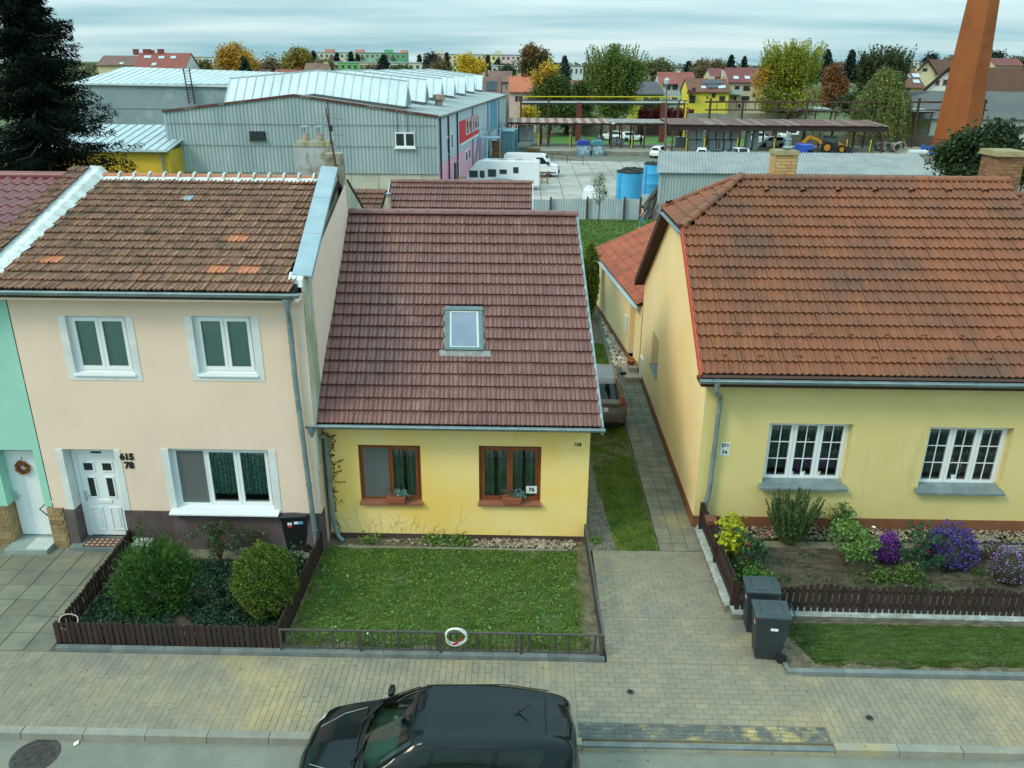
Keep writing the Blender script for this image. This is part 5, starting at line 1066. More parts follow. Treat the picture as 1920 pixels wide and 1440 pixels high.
# ================================================================== wheelie bins
def bin_proto(name,label,body,lid,stick,scale=1.0,loc=(0,0,0),rz=0):
    t=thing(name,label,'wheelie bin',None,'dark wheelie bins by the fences')
    m=MB()
    def ring4(x0,x1,y,z):return [(x0,-y,z),(x1,-y,z),(x1,y,z),(x0,y,z)]
    L=[ring4(-.24,.20,.19,.03),ring4(-.28,.25,.225,.5),ring4(-.315,.28,.25,.92),ring4(-.335,.295,.265,.925),ring4(-.335,.295,.265,.965)]
    for a,b in zip(L[:-1],L[1:]):
        for i in range(4):j=(i+1) % 4;m.poly(a[i],a[j],b[j],b[i])
    m.poly(*reversed(L[0]));m.poly(*L[-1]);bm=m.obj('body',body,t)
    bv=bm.modifiers.new('b','BEVEL');bv.width=.018;bv.segments=2;bv.limit_method='ANGLE'
    m=MB();m.hexa([(-.345,-.275,.968),(.30,-.275,.968),(.30,.275,.968),(-.345,.275,.968),(-.335,-.265,1.0),(.30,-.265,1.02),(.30,.265,1.02),(-.335,.265,1.0)]);m.hexa([(-.23,-.18,1.0),(.19,-.18,1.01),(.19,.18,1.01),(-.23,.18,1.0),(-.20,-.15,1.035),(.17,-.15,1.045),(.17,.15,1.045),(-.20,.15,1.035)])
    l=m.obj('lid',lid,t);bv=l.modifiers.new('b','BEVEL');bv.width=.01;bv.segments=2
    g=MB();g.tube([(.29,-.22,.95),(.37,-.22,.99),(.37,.22,.99),(.29,.22,.95)],.016,8);g.obj('handle',black_m,t)
    for y in (-.235,.235):w=MB();w.lathe((.22,y,.10),[(.04,-.03),(.10,-.028),(.10,.028),(.04,.03)],16,'y');w.mat(1).lathe((.22,y,.10),[(.05,-.035),(.05,.035)],10,'y');smooth(w.obj('wheel',[mat('tyre_rubber',C(28,28,28),rough=.8),black_m],t),40)
    MB().tube([(.22,-.23,.10),(.22,.23,.10)],.012,6).obj('axle',black_m,t)
    for (x,y,z,w,h,c) in stick:
        s=MB();s.box(x,x+w,y-.004,y+.01,z,z+h) if x>-.2 else s.box(x-.004,x+.01,y,y+w,z,z+h);s.obj('sticker',c,t)
    t.location=loc;t.rotation_euler=(0,0,rz);t.scale=(scale,)*3;return t
sw,sr,sb=mat('sticker_white',C(226,230,230)),mat('sticker_red',C(190,50,54)),mat('sticker_blue',C(90,160,200))
gb=mat('bin_grey',C(42,51,55),C(50,58,61),ns=3,rough=.5);gl=mat('bin_lid_grey',C(52,66,70),C(60,74,77),ns=3,rough=.4)
c1,c2=PG(1437,1232),PG(1408,1190)
bin_proto('wheelie_bin','grey wheelie bin with a white label standing nearest the road',gb,gl,[(-.04,-.243,.70,.13,.05,sw),(-.302,-.12,.74,.08,.12,sw),(-.304,-.12,.78,.08,.05,sr)],.98,(c1.x+.02,c1.y+.10,0),-.10)
bin_proto('wheelie_bin','grey wheelie bin half hidden behind the nearer one at the fence corner',gb,gl,[(-.302,-.12,.74,.08,.12,sw),(-.304,-.12,.78,.08,.05,sr)],.98,(c2.x+.17,c2.y+.22,0),-.08)
c3=PG(556,1033);bk=mat('bin_black',C(26,29,31),C(32,35,36),ns=4,rough=.5)
bin_proto('wheelie_bin','black wheelie bin with small stickers against the pink house',bk,mat('bin_black_lid',C(52,58,60),rough=.45),[(-.17,-.243,.76,.10,.07,sw),(-.02,-.247,.78,.10,.07,sw),(.09,-.249,.78,.10,.07,sb),(-.17,-.245,.70,.10,.05,sr)],.92,(c3.x+.02,c3.y+.16,0),.12)

def orchid(label,x,z,y,m,pot):
    t=thing('orchid',label,'potted plant',(x,y,z-.3));g=MB();g.lathe((x,y,z-.34),[(.05,0),(.07,.13),(.06,.13)],10);g.obj('pot',pot,t);MB().tube([(x,y,z-.22),(x+.02,y,z),(x+.1,y,z+.13)],.006,5).obj('stem',twig_green,t)
    P=np.array([[x+.06+.05*math.cos(k*2.4)+.02*k/4,y-.01,z+.14-.035*k] for k in range(9)]);leaves('bloom',np.repeat(P,4,0)+rng.normal(size=(36,3))*np.array([.02,.005,.02]),.06,.8,m,t,unit(rng.normal(size=(36,3))*np.array([1,.2,1])))
twig_green=mat('green_stem',C(70,96,60));om,ow=mat('orchid_magenta',C(190,80,200),C(160,60,180),ns=20),mat('orchid_white',C(220,214,190))
for px,py,m,p,l in ((1490,866,om,white_pvc,'pink orchid in a white pot inside the middle sash of the first barred window'),(1512,866,om,white_pvc,'second pink orchid inside the middle sash, right half of the first barred window'),(1541,866,om,ow,'deep pink orchid inside the right sash of the first barred window'),(1781,850,ow,ow,'white orchid high in the middle sash of the second barred window'),(1795,872,ow,white_pvc,'white orchid low in the middle sash of the second barred window')):
    q=PY(px,py,16.858);orchid(l,q.x-.06,q.z-.02,16.858,m,p)
# ================================================================== garden plants
def leafm(name,c1,c2,ns=9,rnd=.4,hue=.02,tr=.2,rough=.55):return mat(name,c1,c2,ns=ns,rnd=rnd,hue=hue,trans=tr,rough=rough)
twig=mat('dry_twig',C(92,72,52),ns=9)
def plant(name,label,px,base,top,wpx,n,ln,wd,m,style='bush',cat='shrub',z=.08,flowers=None,flat=.8,depth=.9,group=None):
    b=PG(px,base,z);zc=(b-Vector((0,0,CAM_H))).dot(Fv);w=wpx*zc/CAM_F/2;h=max(.12,PY(px,top,b.y+w*.5*depth).z-z);c=np.array([b.x,b.y+w*depth,z])
    t=thing(name,label,cat,(c[0],c[1],z),group);st=MB();A=None
    if style=='bush':
        lobes=[((c[0]+rng.normal()*w*.35,c[1]+rng.normal()*w*.3,z+h*rng.uniform(.4,.7)),(w*.62,w*.58*depth,h*.34),1) for _ in range(7)];P=clumpy(n,lobes,ln*1.6)
        for _ in range(7):st.tube([c+np.array([0,0,-.05]),c+np.array([rng.normal()*w*.2,rng.normal()*w*.2,h*.4]),c+np.array([rng.normal()*w*.45,rng.normal()*w*.4,h*.85])],[.012,.008,.004],5)
    elif style=='ball':
        d=unit(rng.normal(size=(n,3)));q=1+.10*np.sin(d[:,0]*9+d[:,2]*7)*np.cos(d[:,1]*8)-.35*rng.random(n)**3;d[:,2]=np.where(cat=='flower',np.abs(d[:,2]),d[:,2]);hz_=.12 if cat=='flower' else .5;P=c+np.array([0,0,h*hz_])+d*q[:,None]*np.array([w,w*depth,h*(1-hz_)]);A=unit(d+.6*rng.normal(size=d.shape)+np.array([0,0,.3]))
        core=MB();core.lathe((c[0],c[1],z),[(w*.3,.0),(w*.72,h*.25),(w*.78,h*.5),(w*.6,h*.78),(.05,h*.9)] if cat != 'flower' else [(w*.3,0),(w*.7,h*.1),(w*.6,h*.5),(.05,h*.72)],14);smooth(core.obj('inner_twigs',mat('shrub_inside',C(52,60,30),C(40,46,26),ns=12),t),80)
        st.tube([c,c+np.array([0,0,h*.5])],.03,6)
    elif style=='spray':# arching sprays from the middle, juniper like
        k=max(60,n//34);out,ax=[],[]
        for i in range(k):
            a=rng.uniform(0,6.283);e=rng.uniform(.1,1.25);d=np.array([math.cos(a)*math.cos(e),math.sin(a)*math.cos(e)*depth,math.sin(e)]);L=rng.uniform(.75,1.06);r=np.array([w*1.0,w*1.0,h])
            s=rng.uniform(.35,1.0,34);p=c+np.array([0,0,.05])+d*r*(s*L)[:,None];p[:,2]-=(s**2)*h*.08;p+=rng.normal(size=p.shape)*.035*s[:,None];out.append(p);ax.append(unit(d+np.array([0,0,.25])+.5*rng.normal(size=p.shape)))
        P=np.concatenate(out);A=np.concatenate(ax)
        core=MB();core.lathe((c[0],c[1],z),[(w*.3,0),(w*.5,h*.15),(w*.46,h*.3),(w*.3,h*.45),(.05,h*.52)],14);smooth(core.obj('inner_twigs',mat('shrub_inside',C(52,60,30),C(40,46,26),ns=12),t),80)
        st.tube([c,c+np.array([0,0,h*.5])],.03,6)
    elif style=='upright':# many upright feathery stems
        k=90;out,ax=[],[]
        for i in range(k):
            a=rng.uniform(0,6.283);rr=rng.random()**.5;bx=np.array([math.cos(a),math.sin(a)*depth,0])*w*rr;L=h*rng.uniform(.7,1.03)*(1-.25*rr);tipv=bx*1.05+np.array([0,0,L]);b0=bx*.35;s=rng.uniform(.12,1,n//k);p=c+b0+(tipv-b0)*s[:,None]+rng.normal(size=(len(s),3))*.03*(1.25-s)[:,None];out.append(p);ax.append(unit((tipv-b0)/L+.55*rng.normal(size=p.shape)));st.tube([c+b0,c+b0*.5+tipv*.5,c+tipv*.97],[.008,.006,.003],4,False)
        P=np.concatenate(out);A=np.concatenate(ax)
    elif style=='mat':
        P=c+np.stack([rng.normal(size=n)*w*.5,rng.normal(size=n)*w*.4*depth,np.abs(rng.normal(size=n))*h*.4+.02],1)
        for _ in range(8):st.tube([c+np.array([rng.normal()*w*.3,rng.normal()*w*.3,0]),c+np.array([rng.normal()*w*.4,rng.normal()*w*.3,h*.6])],.006,4)
    st.obj('stem',twig,t);leaves('foliage',P,ln,wd,m,t,A)
    if flowers:
        for f in flowers:
            if f[0]=='at':# separate blooms
                for (fx,fy) in f[1]:
                    q=PY(fx,fy,c[1]-w*.35);g=MB();R=f[3]
                    for k in range(12):
                        a=k*2.4;rr=R*(.25+.06*k);d=V(math.cos(a),math.sin(a),.35+.9*(1-k/12)).normalized();s=d.cross(V(0,0,1)).normalized()*R*.5;p=q+d*rr*.6;g.poly(p-s*.7,p+d*R*.25-s,p+d*R*.6,p+d*R*.25+s,p+s*.7)
                    g.obj('bloom',f[2],t)
            else:# a cloud of small blossoms over the top
                d=unit(rng.normal(size=(f[1],3)));P2=c+np.array([0,0,h*.16])+np.stack([d[:,0],d[:,1],np.abs(d[:,2])],1)*(1+.13*np.sin(d[:,0]*8+d[:,1]*5))[:,None]*np.array([w*1.0,w*depth,h*.86])*rng.uniform(.82,1.05,f[1])[:,None];leaves('blossom',P2,f[3],.8,f[2],t,unit(np.cross(d,rng.normal(size=d.shape))))
    return t
plant('juniper','broad spreading juniper with arching bright green sprays in the left bed',268,1172,1030,200,46000,.085,.17,leafm('juniper_leaf',C(50,88,34),C(80,118,42),ns=5,rnd=.45),'spray',z=.05,depth=.85)
plant('globe_shrub','round clipped yellow-green conifer shrub in the left bed',488,1184,1042,118,24000,.055,.4,leafm('globe_leaf',C(80,102,36),C(112,132,46),ns=6,rnd=.45),'ball',z=.05,depth=.95)
plant('rose_bush','tall sparse rose bush between juniper and pink wall',402,1072,985,78,800,.075,.6,leafm('rose_leaf',C(52,82,46),C(74,96,54),ns=12),'bush',z=.05)
plant('rose_bush','thin brownish rose under the big pink house window',478,1042,992,42,170,.06,.6,leafm('faded_rose_leaf',C(112,104,66),C(84,90,54),ns=12),'bush',z=.05)
plant('cotoneaster','low dark cotoneaster between the juniper and the round shrub',384,1168,1098,104,2400,.05,.55,leafm('cotoneaster_leaf',C(42,72,48),C(60,92,60),ns=9),'bush',z=.05)
plant('ivy','dark ivy clump at the back corner beside the black bin',545,1082,1040,60,700,.07,.75,leafm('ivy_leaf',C(44,76,48),C(62,92,56),ns=9),'mat',z=.05,cat='plant')
iv=leafm('ground_ivy',C(38,66,46),C(54,82,54),ns=4);n=26000
P=np.stack([rng.uniform(-8.45,-4.5,n),rng.uniform(12.05,14.7,n),rng.uniform(.04,.15,n)],1);P=P[np.array([wob(a*1.5,b*1.5)>-.62 for a,b,_ in P])]
struct(leaves('ground_cover',P,.06,.65,iv,None,unit(rng.normal(size=P.shape)*np.array([1,1,.5]))),'stuff')['label']='dark ivy ground cover filling the left shrub bed'
red=mat('rose_red',C(168,26,40),C(140,16,30),ns=20,rough=.5);wht=mat('rose_white',C(230,226,206),rough=.5)
pur=mat('aster_purple',C(74,56,142),C(58,40,116),ns=20,rnd=.3,rough=.6);mag=mat('aster_magenta',C(116,42,146),C(94,30,122),ns=20,rnd=.3);lil=mat('aster_lilac',C(150,110,170),C(110,78,140),ns=20,rnd=.3)
plant('currant_bush','yellowing currant bush with large leaves at the fence corner',1375,1070,978,62,420,.12,.85,leafm('yellow_leaf',C(178,184,40),C(146,158,44),ns=6,rnd=.25),'bush',z=.1)
plant('rose_bush','dark leaved rose with three red blooms beside the yellow currant',1413,1086,1008,72,800,.07,.6,leafm('dark_rose_leaf',C(40,78,52),C(56,92,58),ns=9),'bush',z=.1,flowers=[('at',[(1403,1022),(1438,1003),(1412,1048)],red,.055)])
plant('feathery_shrub','large feathery upright green shrub against the right house wall',1492,1036,918,112,26000,.06,.25,leafm('feathery_leaf',C(72,100,56),C(94,120,68),ns=6),'upright',z=.1,depth=.7)
plant('leafy_sapling','small leafy sapling close under the first white barred window',1576,1004,945,44,260,.10,.6,leafm('sapling_leaf',C(84,124,64),C(64,104,52),ns=9),'bush',z=.1,cat='plant')
plant('rose_bush','wide light green rose with white blooms in the middle of the bed',1602,1090,985,118,1700,.075,.6,leafm('light_rose_leaf',C(78,116,58),C(116,146,60),ns=5),'bush',z=.1,flowers=[('at',[(1614,1003),(1638,990),(1595,1010)],wht,.05)])
plant('aster','compact magenta aster in the right flower bed',1669,1064,1010,50,500,.05,.4,leafm('aster_leaf',C(58,84,54),C(70,96,60)),'ball','flower',z=.1,flowers=[('cloud',2200,mag,.04)])
plant('rose_bush','dark green rose with red blooms between the magenta and purple asters',1722,1080,985,66,900,.075,.6,leafm('dark_rose_leaf',C(40,78,52),C(56,92,58),ns=9),'bush',z=.1,flowers=[('at',[(1740,1036),(1756,1050),(1734,992)],red,.055)])
plant('aster','large mound of purple asters with a red rose bloom in front',1795,1080,1000,104,1200,.05,.4,leafm('aster_leaf',C(58,84,54),C(70,96,60)),'ball','flower',z=.1,depth=.8,flowers=[('cloud',2600,pur,.045),('at',[(1780,1036)],red,.075)])
plant('aster','faded lilac aster at the right frame edge by the fence',1905,1108,1030,70,800,.05,.4,leafm('aster_leaf',C(58,84,54),C(70,96,60)),'ball','flower',z=.1,flowers=[('cloud',700,lil,.04)])
plant('aster','thin lilac aster behind the faded one near the right edge',1872,1062,1020,50,700,.05,.4,leafm('brown_aster_leaf',C(78,80,56),C(60,74,50)),'bush','flower',z=.1,flowers=[('cloud',160,lil,.04)])
plant('strawberry_patch','bright green low plants behind the fence corner in the right bed',1415,1108,1068,70,420,.08,.7,leafm('bright_leaf',C(86,134,52),C(68,114,48)),'mat','plant',z=.1)
plant('low_herb','low green herb patch at the fence under the magenta aster',1665,1106,1074,60,420,.07,.7,leafm('herb_leaf',C(72,104,48),C(96,120,50)),'mat','plant',z=.1)
plant('low_herb','second low herb patch under the dark red rose',1712,1102,1066,54,380,.07,.7,leafm('herb_leaf',C(72,104,48),C(96,120,50)),'mat','plant',z=.1)
plant('weed_tuft','leafy weeds among the pebbles under the left brown window',690,1028,1008,44,160,.09,.4,wm,'mat','plant',z=.02)
plant('weed_tuft','leafy weeds among the pebbles under the right brown window',812,1028,1006,50,190,.10,.4,wm,'mat','plant',z=.02)
plant('weed_tuft','leafy weeds at the lawn edge between the two brown windows',858,1030,1008,46,180,.10,.4,wm,'mat','plant',z=.02)
plant('path_weed','small weed tuft in the cobble strip at the house corner',1118,1024,1008,30,220,.06,.4,wm,'mat','plant',z=.0)
plant('thuja','narrow yellow tipped thuja in the gap beside the annex',1104,600,458,34,5000,.14,.3,leafm('thuja_leaf',C(92,116,32),C(150,160,36),ns=.6),'ball','tree',z=0,depth=1)
# ================================================================== vehicles
def spline_grid(ctrl,su,sv):
    """Catmull-Rom surface through a net of control points"""
    ctrl=np.array(ctrl,float)
    def interp(A,s):
        n=len(A);out=[];idx=[]
        for i in range(n-1):
            p0=A[max(i-1,0)];p1=A[i];p2=A[i+1];p3=A[min(i+2,n-1)]
            for k in range(s):t=k/s;out.append(.5*((2*p1)+(-p0+p2)*t+(2*p0-5*p1+4*p2-p3)*t*t+(-p0+3*p1-3*p2+p3)*t**3));idx.append(i+t)
        out.append(A[-1]);idx.append(n-1);return np.array(out),np.array(idx)
    G,ui=interp(ctrl,su);H,vi=interp(G.transpose(1,0,2),sv);return H.transpose(1,0,2),ui,vi
HATCH=[  # centre (x, z) | top edge (x, y, z) | belt | side | sill
    ((-1.96,.30),(-1.92,.60,.30),(-1.80,.74,.30),(-1.78,.76,.28),(-1.75,.72,.20)),
    ((-2.00,.55),(-1.96,.62,.55),(-1.80,.78,.55),(-1.75,.80,.45),(-1.70,.76,.22)),
    ((-1.95,.80),(-1.92,.60,.80),(-1.74,.77,.80),(-1.68,.81,.55),(-1.62,.78,.22)),
    ((-1.89,.98),(-1.86,.58,.97),(-1.64,.75,.93),(-1.55,.82,.58),(-1.5,.79,.23)),
    ((-1.80,1.365),(-1.72,.48,1.335),(-1.42,.74,.95),(-1.25,.83,.6),(-1.25,.80,.23)),
    ((-0.90,1.475),(-.9,.55,1.425),(-.8,.76,.955),(-.8,.83,.6),(-.8,.80,.23)),
    ((-0.10,1.475),(-.1,.56,1.425),(0,.765,.945),(0,.83,.6),(0,.80,.23)),
    ((.30,1.435),(.25,.54,1.39),(.55,.765,.935),(.6,.83,.6),(.6,.80,.23)),
    ((1.02,1.01),(.92,.65,.985),(1.05,.745,.925),(1.1,.83,.6),(1.1,.80,.23)),
    ((1.10,.975),(1.03,.66,.955),(1.16,.745,.905),(1.25,.83,.6),(1.25,.79,.23)),
    ((1.60,.885),(1.53,.63,.865),(1.58,.745,.80),(1.6,.80,.58),(1.55,.77,.23)),
    ((1.87,.74),(1.80,.58,.72),(1.74,.70,.69),(1.7,.75,.5),(1.66,.72,.22)),
    ((1.96,.50),(1.91,.56,.50),(1.80,.68,.5),(1.76,.71,.4),(1.70,.69,.21)),
    ((1.93,.25),(1.88,.54,.25),(1.78,.66,.25),(1.74,.69,.24),(1.69,.66,.2))]
def scaled(net,kx,ky,kz):return [((a[0]*kx,a[1]*kz),*[(p[0]*kx,p[1]*ky,p[2]*kz) for p in r]) for a,*r in net]
EST=[list(r) for r in HATCH]
EST[4]=[(-1.80,1.34),(-1.74,.50,1.31),(-1.55,.74,.95),(-1.25,.83,.6),(-1.25,.80,.23)];EST[5]=[(-1.0,1.46),(-1.0,.56,1.41),(-.8,.76,.955),(-.8,.83,.6),(-.8,.80,.23)]
tyre=mat('tyre_rubber',C(28,28,28),rough=.8);rimm=mat('wheel_rim',C(150,156,158),rough=.35,metal=.7)
car_glass=mat('car_glass',C(18,30,29),C(12,20,20),ns=2,rough=.04,spec=.4)
trim_m=mat('black_trim',C(24,26,27),rough=.5);lampr=mat('tail_lamp',C(140,26,24),rough=.2,spec=.6,coat=.5);lampw=mat('head_lamp',C(200,208,210),rough=.1,spec=.7,coat=.5)
def car(t,net,paint,su=6,sv=6,wheels=(-1.22,1.24),wr=.31,hatch=True,full=True,cg=None):
    ctrl=[]
    for c,e,b,s,k in net:ctrl.append([(c[0],0,c[1]),((c[0]*.55+e[0]*.45),e[1]*.55,(c[1]*.7+e[2]*.3)),e,b,s,k])
    G,ui,vi=spline_grid(ctrl,su,sv);parts={};wz=wr
    def classify(u,v,p):
        # v: 0 centre, 2 top edge, 3 belt, 4 side, 5 sill
        for wx in wheels:
            if v>3.05 and (p[0]-wx)**2+(p[2]-wz)**2<(wr+.05)**2:return None
        if v<1.86 and 7.08<u<7.97:return 'windscreen'
        if v<1.80 and 3.1<u<3.93 and hatch:return 'rear_window'
        if 2.10<v<2.94 and 4.25<u<7.75:
            if abs(u-5.05)<.09 or abs(u-6.15)<.09:return 'body'
            return 'side_window'
        if 2.15<v<2.85 and 2.1<u<3.3:return 'tail_lamp'
        if 1.7<v<2.75 and 10.55<u<11.3:return 'headlight'
        if v<1.9 and 11.35<u<11.75:return 'grille'
        if v<1.99 and 8.0<u<8.6:return 'cowl'
        if full and v<2.0 and 8.6<u<11.0:return 'bonnet'
        if full and v<2.0 and 4.0<=u<7.05:return 'roof'
        return 'body'
    for side in (1,-1):
        for i in range(len(ui)-1):
            for j in range(len(vi)-1):
                q=[G[i,j],G[i+1,j],G[i+1,j+1],G[i,j+1]];ctr=sum(q)/4;k=classify((ui[i]+ui[i+1])/2,(vi[j]+vi[j+1])/2,ctr)
                if k is None:continue
                key=(k,side) if k in ('side_window','tail_lamp','headlight') else (k,0);m=parts.setdefault(key,MB());pts=[(p[0],p[1]*side,p[2]) for p in q];m.poly(*(pts if side>0 else pts[::-1]))
    cg=cg or car_glass;mm={'windscreen':cg,'rear_window':car_glass,'side_window':car_glass,'tail_lamp':lampr,'headlight':lampw,'grille':trim_m,'cowl':trim_m}
    for (k,s),m in parts.items():
        o=m.obj(k,mm.get(k,paint),t);bm=bmesh.new();bm.from_mesh(o.data);bmesh.ops.remove_doubles(bm,verts=bm.verts,dist=.0006);bmesh.ops.recalc_face_normals(bm,faces=bm.faces);bm.to_mesh(o.data);bm.free();smooth(o,70)
        if k in ('windscreen','rear_window','side_window'):pass
    m=MB();m.box(-1.72,1.66,-.66,.66,.20,.50);m.obj('underbody',trim_m,t)
    for wx in wheels:
        for s in (1,-1):
            w=MB();w.lathe((wx,s*.72,wz),[(wr*.62,-.09),(wr*.96,-.09),(wr,-.06),(wr,.06),(wr*.96,.09),(wr*.62,.09)],24 if full else 14,'y');w.mat(1).lathe((wx,s*.725,wz),[(wr*.62,-.08),(wr*.62,.075),(wr*.3,.085),(.03,.08)],16,'y');smooth(w.obj('wheel',[tyre,rimm],t),35)
    return G
def mirror(t,paint,x,y,z,s):
    m=MB();m.lathe((0,0,0),[(.02,-.1),(.06,-.085),(.075,0),(.06,.085),(.02,.1)],12,'y');o=smooth(m.obj('wing_mirror',paint,t),80);o.location=(x,y+s*.10,z);o.scale=(.75,1,.8);return o
black_paint=mat('black_car_paint',C(10,22,24),rough=.12,spec=.32)
t=thing('parked_car','black five door hatchback parked at the kerb seen from above','car');car(t,HATCH,black_paint,10,8,cg=glass('clear_car_glass',(.42,.60,.54,1),.05))
seat_m=mat('car_seat_cloth',C(120,124,122),C(100,104,104),ns=20);dash_m=mat('dashboard',C(104,116,110),rough=.6)
for x,y in ((.05,.36),(.05,-.36),(-.85,0)):
    w_=.25 if x>0 else .58;g=MB();g.box(x-.28,x+.25,y-w_,y+w_,.5,.66);g.hexa([(x-.38,y-w_,.6),(x-.22,y-w_,.6),(x-.22,y+w_,.6),(x-.38,y+w_,.6),(x-.52,y-w_*.9,1.2),(x-.42,y-w_*.9,1.2),(x-.42,y+w_*.9,1.2),(x-.52,y+w_*.9,1.2)]);g.obj('seat',seat_m,t)
g=MB();g.hexa([(.50,-.66,.72),(1.02,-.66,.72),(1.02,.66,.72),(.50,.66,.72),(.56,-.64,.88),(.98,-.62,.93),(.98,.62,.93),(.56,.64,.88)]);g.obj('dashboard',dash_m,t)
g=MB();g.tube([(.42+.05*math.cos(a),.36+.18*math.sin(a),.92+.16*math.cos(a)) for a in np.linspace(0,6.283,15)],.014,6);g.obj('steering_wheel',trim_m,t)
for pts in ([(.28,-.50,1.405),(.30,0,1.452),(.28,.50,1.405)],[(1.07,-.60,.985),(1.10,0,1.005),(1.07,.60,.985)],[(.28,.53,1.40),(.6,.60,1.21),(.95,.645,.995)],[(.28,-.53,1.40),(.6,-.60,1.21),(.95,-.645,.995)],[(.2,.56,1.40),(-.9,.565,1.435),(-1.55,.52,1.38)],[(.2,-.56,1.40),(-.9,-.565,1.435),(-1.55,-.52,1.38)]):g=MB();g.tube(pts,.009,5);g.obj('seal',trim_m,t)
for s in (1,-1):mirror(t,black_paint,.78,s*.80,.98,s)
m=MB();m.tube([(-1.12,0,1.47),(-1.30,0,1.62)],[.012,.005],6);m.lathe((-1.1,0,1.465),[(.045,0),(.03,.03),(.012,.045)],10);m.obj('aerial',trim_m,t)
for a,b in (((1.10,.42,1.0),(.86,-.18,1.075)),((1.12,-.22,1.01),(.86,-.60,1.03))):g=MB();g.bar(a,b,.02,.02);g.bar((a[0]+.03,a[1],a[2]-.02),a,.02,.02);g.obj('wiper',trim_m,t)
g=MB();g.bar((-1.93,.05,.97),(-1.86,-.42,1.05),.018,.018);g.obj('rear_wiper',trim_m,t)
g=MB();g.tube([(-1.50,y,1.448-.0*abs(y)-.16*y*y) for y in np.linspace(-.47,.47,9)],.006,5);g.obj('spoiler_seam',trim_m,t)
for s in (1,-1):
    for x in (-.85,.2):g=MB();g.bar((x,s*.835,.80),(x-.2,s*.835,.81),.02,.03);g.obj('door_handle',black_paint,t)
    g=MB();g.tube([(1.72,s*.33,.83),(1.4,s*.50,.92),(1.08,s*.58,.965)],.006,5);g.obj('bonnet_crease',mat('pale_edge',C(150,160,162),rough=.3,metal=.5),t)  # thin pale metallic tube laid along each bonnet crease
q=PG(860,1345,1.47);t.location=(q.x-.33,9.06,-.12);t.rotation_euler=(0,0,math.pi);t.scale=(1.04,1.06,1.06)
t=thing('parked_car','grey brown hatchback seen from behind in the narrow driveway','car');gp=mat('grey_car_paint',C(112,104,100),rough=.3,metal=.3,spec=.4,coat=.2);GH=[list(r) for r in HATCH];GH[3]=[(-1.93,1.0),(-1.89,.60,.98),(-1.66,.76,.93),(-1.55,.82,.58),(-1.5,.79,.23)];GH[4]=[(-1.46,1.43),(-1.40,.52,1.39),(-1.22,.74,.95),(-1.2,.83,.6),(-1.2,.80,.23)];car(t,GH,gp,8,7)
for s in (1,-1):mirror(t,mat('black_plastic',C(30,32,33)),.78,s*.80,.98,s)
pl=MB().box(-1.995,-1.975,-.26,.26,.70,.81).obj('number_plate',white_pvc,t);text('3J 8309',.095,ink,pl,(-1.998,0,.755),(math.pi/2,0,-math.pi/2),ext=.001,bold=.002)
g=MB();g.box(-2.0,-1.93,-.6,.6,.28,.36);g.obj('bumper_strip',trim_m,t)
t.location=(2.16,23.4,.0);t.rotation_euler=(0,0,math.pi/2);t.scale=(.87,1.06,1.02)

P=[]
for _ in range(150):
    a=np.array([rng.uniform(4.5,12),rng.uniform(13.5,15.5),.12]);P.append(a+rng.normal(size=(int(rng.integers(6,40)),3))*np.array([.10,.08,.03]))
P=np.concatenate(P);P[:,2]=np.abs(P[:,2]-.1)+.11;struct(leaves('bed_weeds',P,.06,.5,leafm('bed_weed',C(52,84,40),C(80,104,48),ns=3),None,unit(rng.normal(size=P.shape)*np.array([1,1,.5]))),'stuff')['label']='low weeds and seedlings between the flowers of the right bed'
# ================================================================== the yard behind the gardens
YZ=-2.0
grass_far=mat('rough_grass',C(74,106,38),C(98,126,52),ns=.6,rnd=.35,hue=.02,trans=.2)
sheet('meadow',-8,14,42,69,-2.0,mat('meadow_ground',C(66,94,36),C(90,112,50),ns=.5,fine=.2),24,.03,'grassy bank between the gardens and the yard fence')
md=[o for o in COL.objects if o.name.startswith('meadow')][-1]
for v_ in md.data.vertices:v_.co.z=gz(v_.co.y)+.03+float(rng.uniform(0,.06))
def zmead(b):return gz(b)+.05
n=26000;T=np.stack([rng.uniform(-2,12.5,n),rng.uniform(42,68.5,n),np.zeros(n)],1);T[:,2]=[zmead(b) for b in T[:,1]]
struct(link('meadow_grass',quads_mesh('meadow_grass',blades(T,.16,.07),grass_far)),'stuff')['label']='long grass on the bank behind the houses'
P=np.stack([rng.uniform(12,62,40),rng.uniform(140,158,40),np.full(40,YZ+.01)],1)
# concrete yard of big plates
yb=struct(MB().box(-12,75,69.5,150,YZ-.3,YZ+.02).obj('yard',mat('yard_joint',C(96,98,84),C(112,112,98),ns=.5)));yb['label']='concrete yard of large plates behind the houses'
k=0
for y in np.arange(70,123,3.2):
    for x in np.arange(-3,42,2.2):
        m=MB();j=float(rng.uniform(-.02,.02));m.box(x+.04,x+2.16,y+.04,y+3.16,YZ,YZ+.05+j*.5);m.obj('concrete_plate',yard_m,yb);k+=1
        if k>295:break
    if k>295:break
struct(MB().box(4,70,140,156,YZ,YZ+.08).obj('yard_lawn',mat('yard_lawn',C(66,112,40),C(84,124,48),ns=.8,fine=.15)))
dk=struct(MB().box(.5,62,122.5,135.5,YZ,YZ+.62).obj('loading_dock',mat('dock_concrete',C(142,140,128),C(118,118,104),ns=.7,bump=.3,bs=6,stain=(C(86,84,72),.8,.55,.7))));dk['label']='long low concrete loading dock under the canopies'
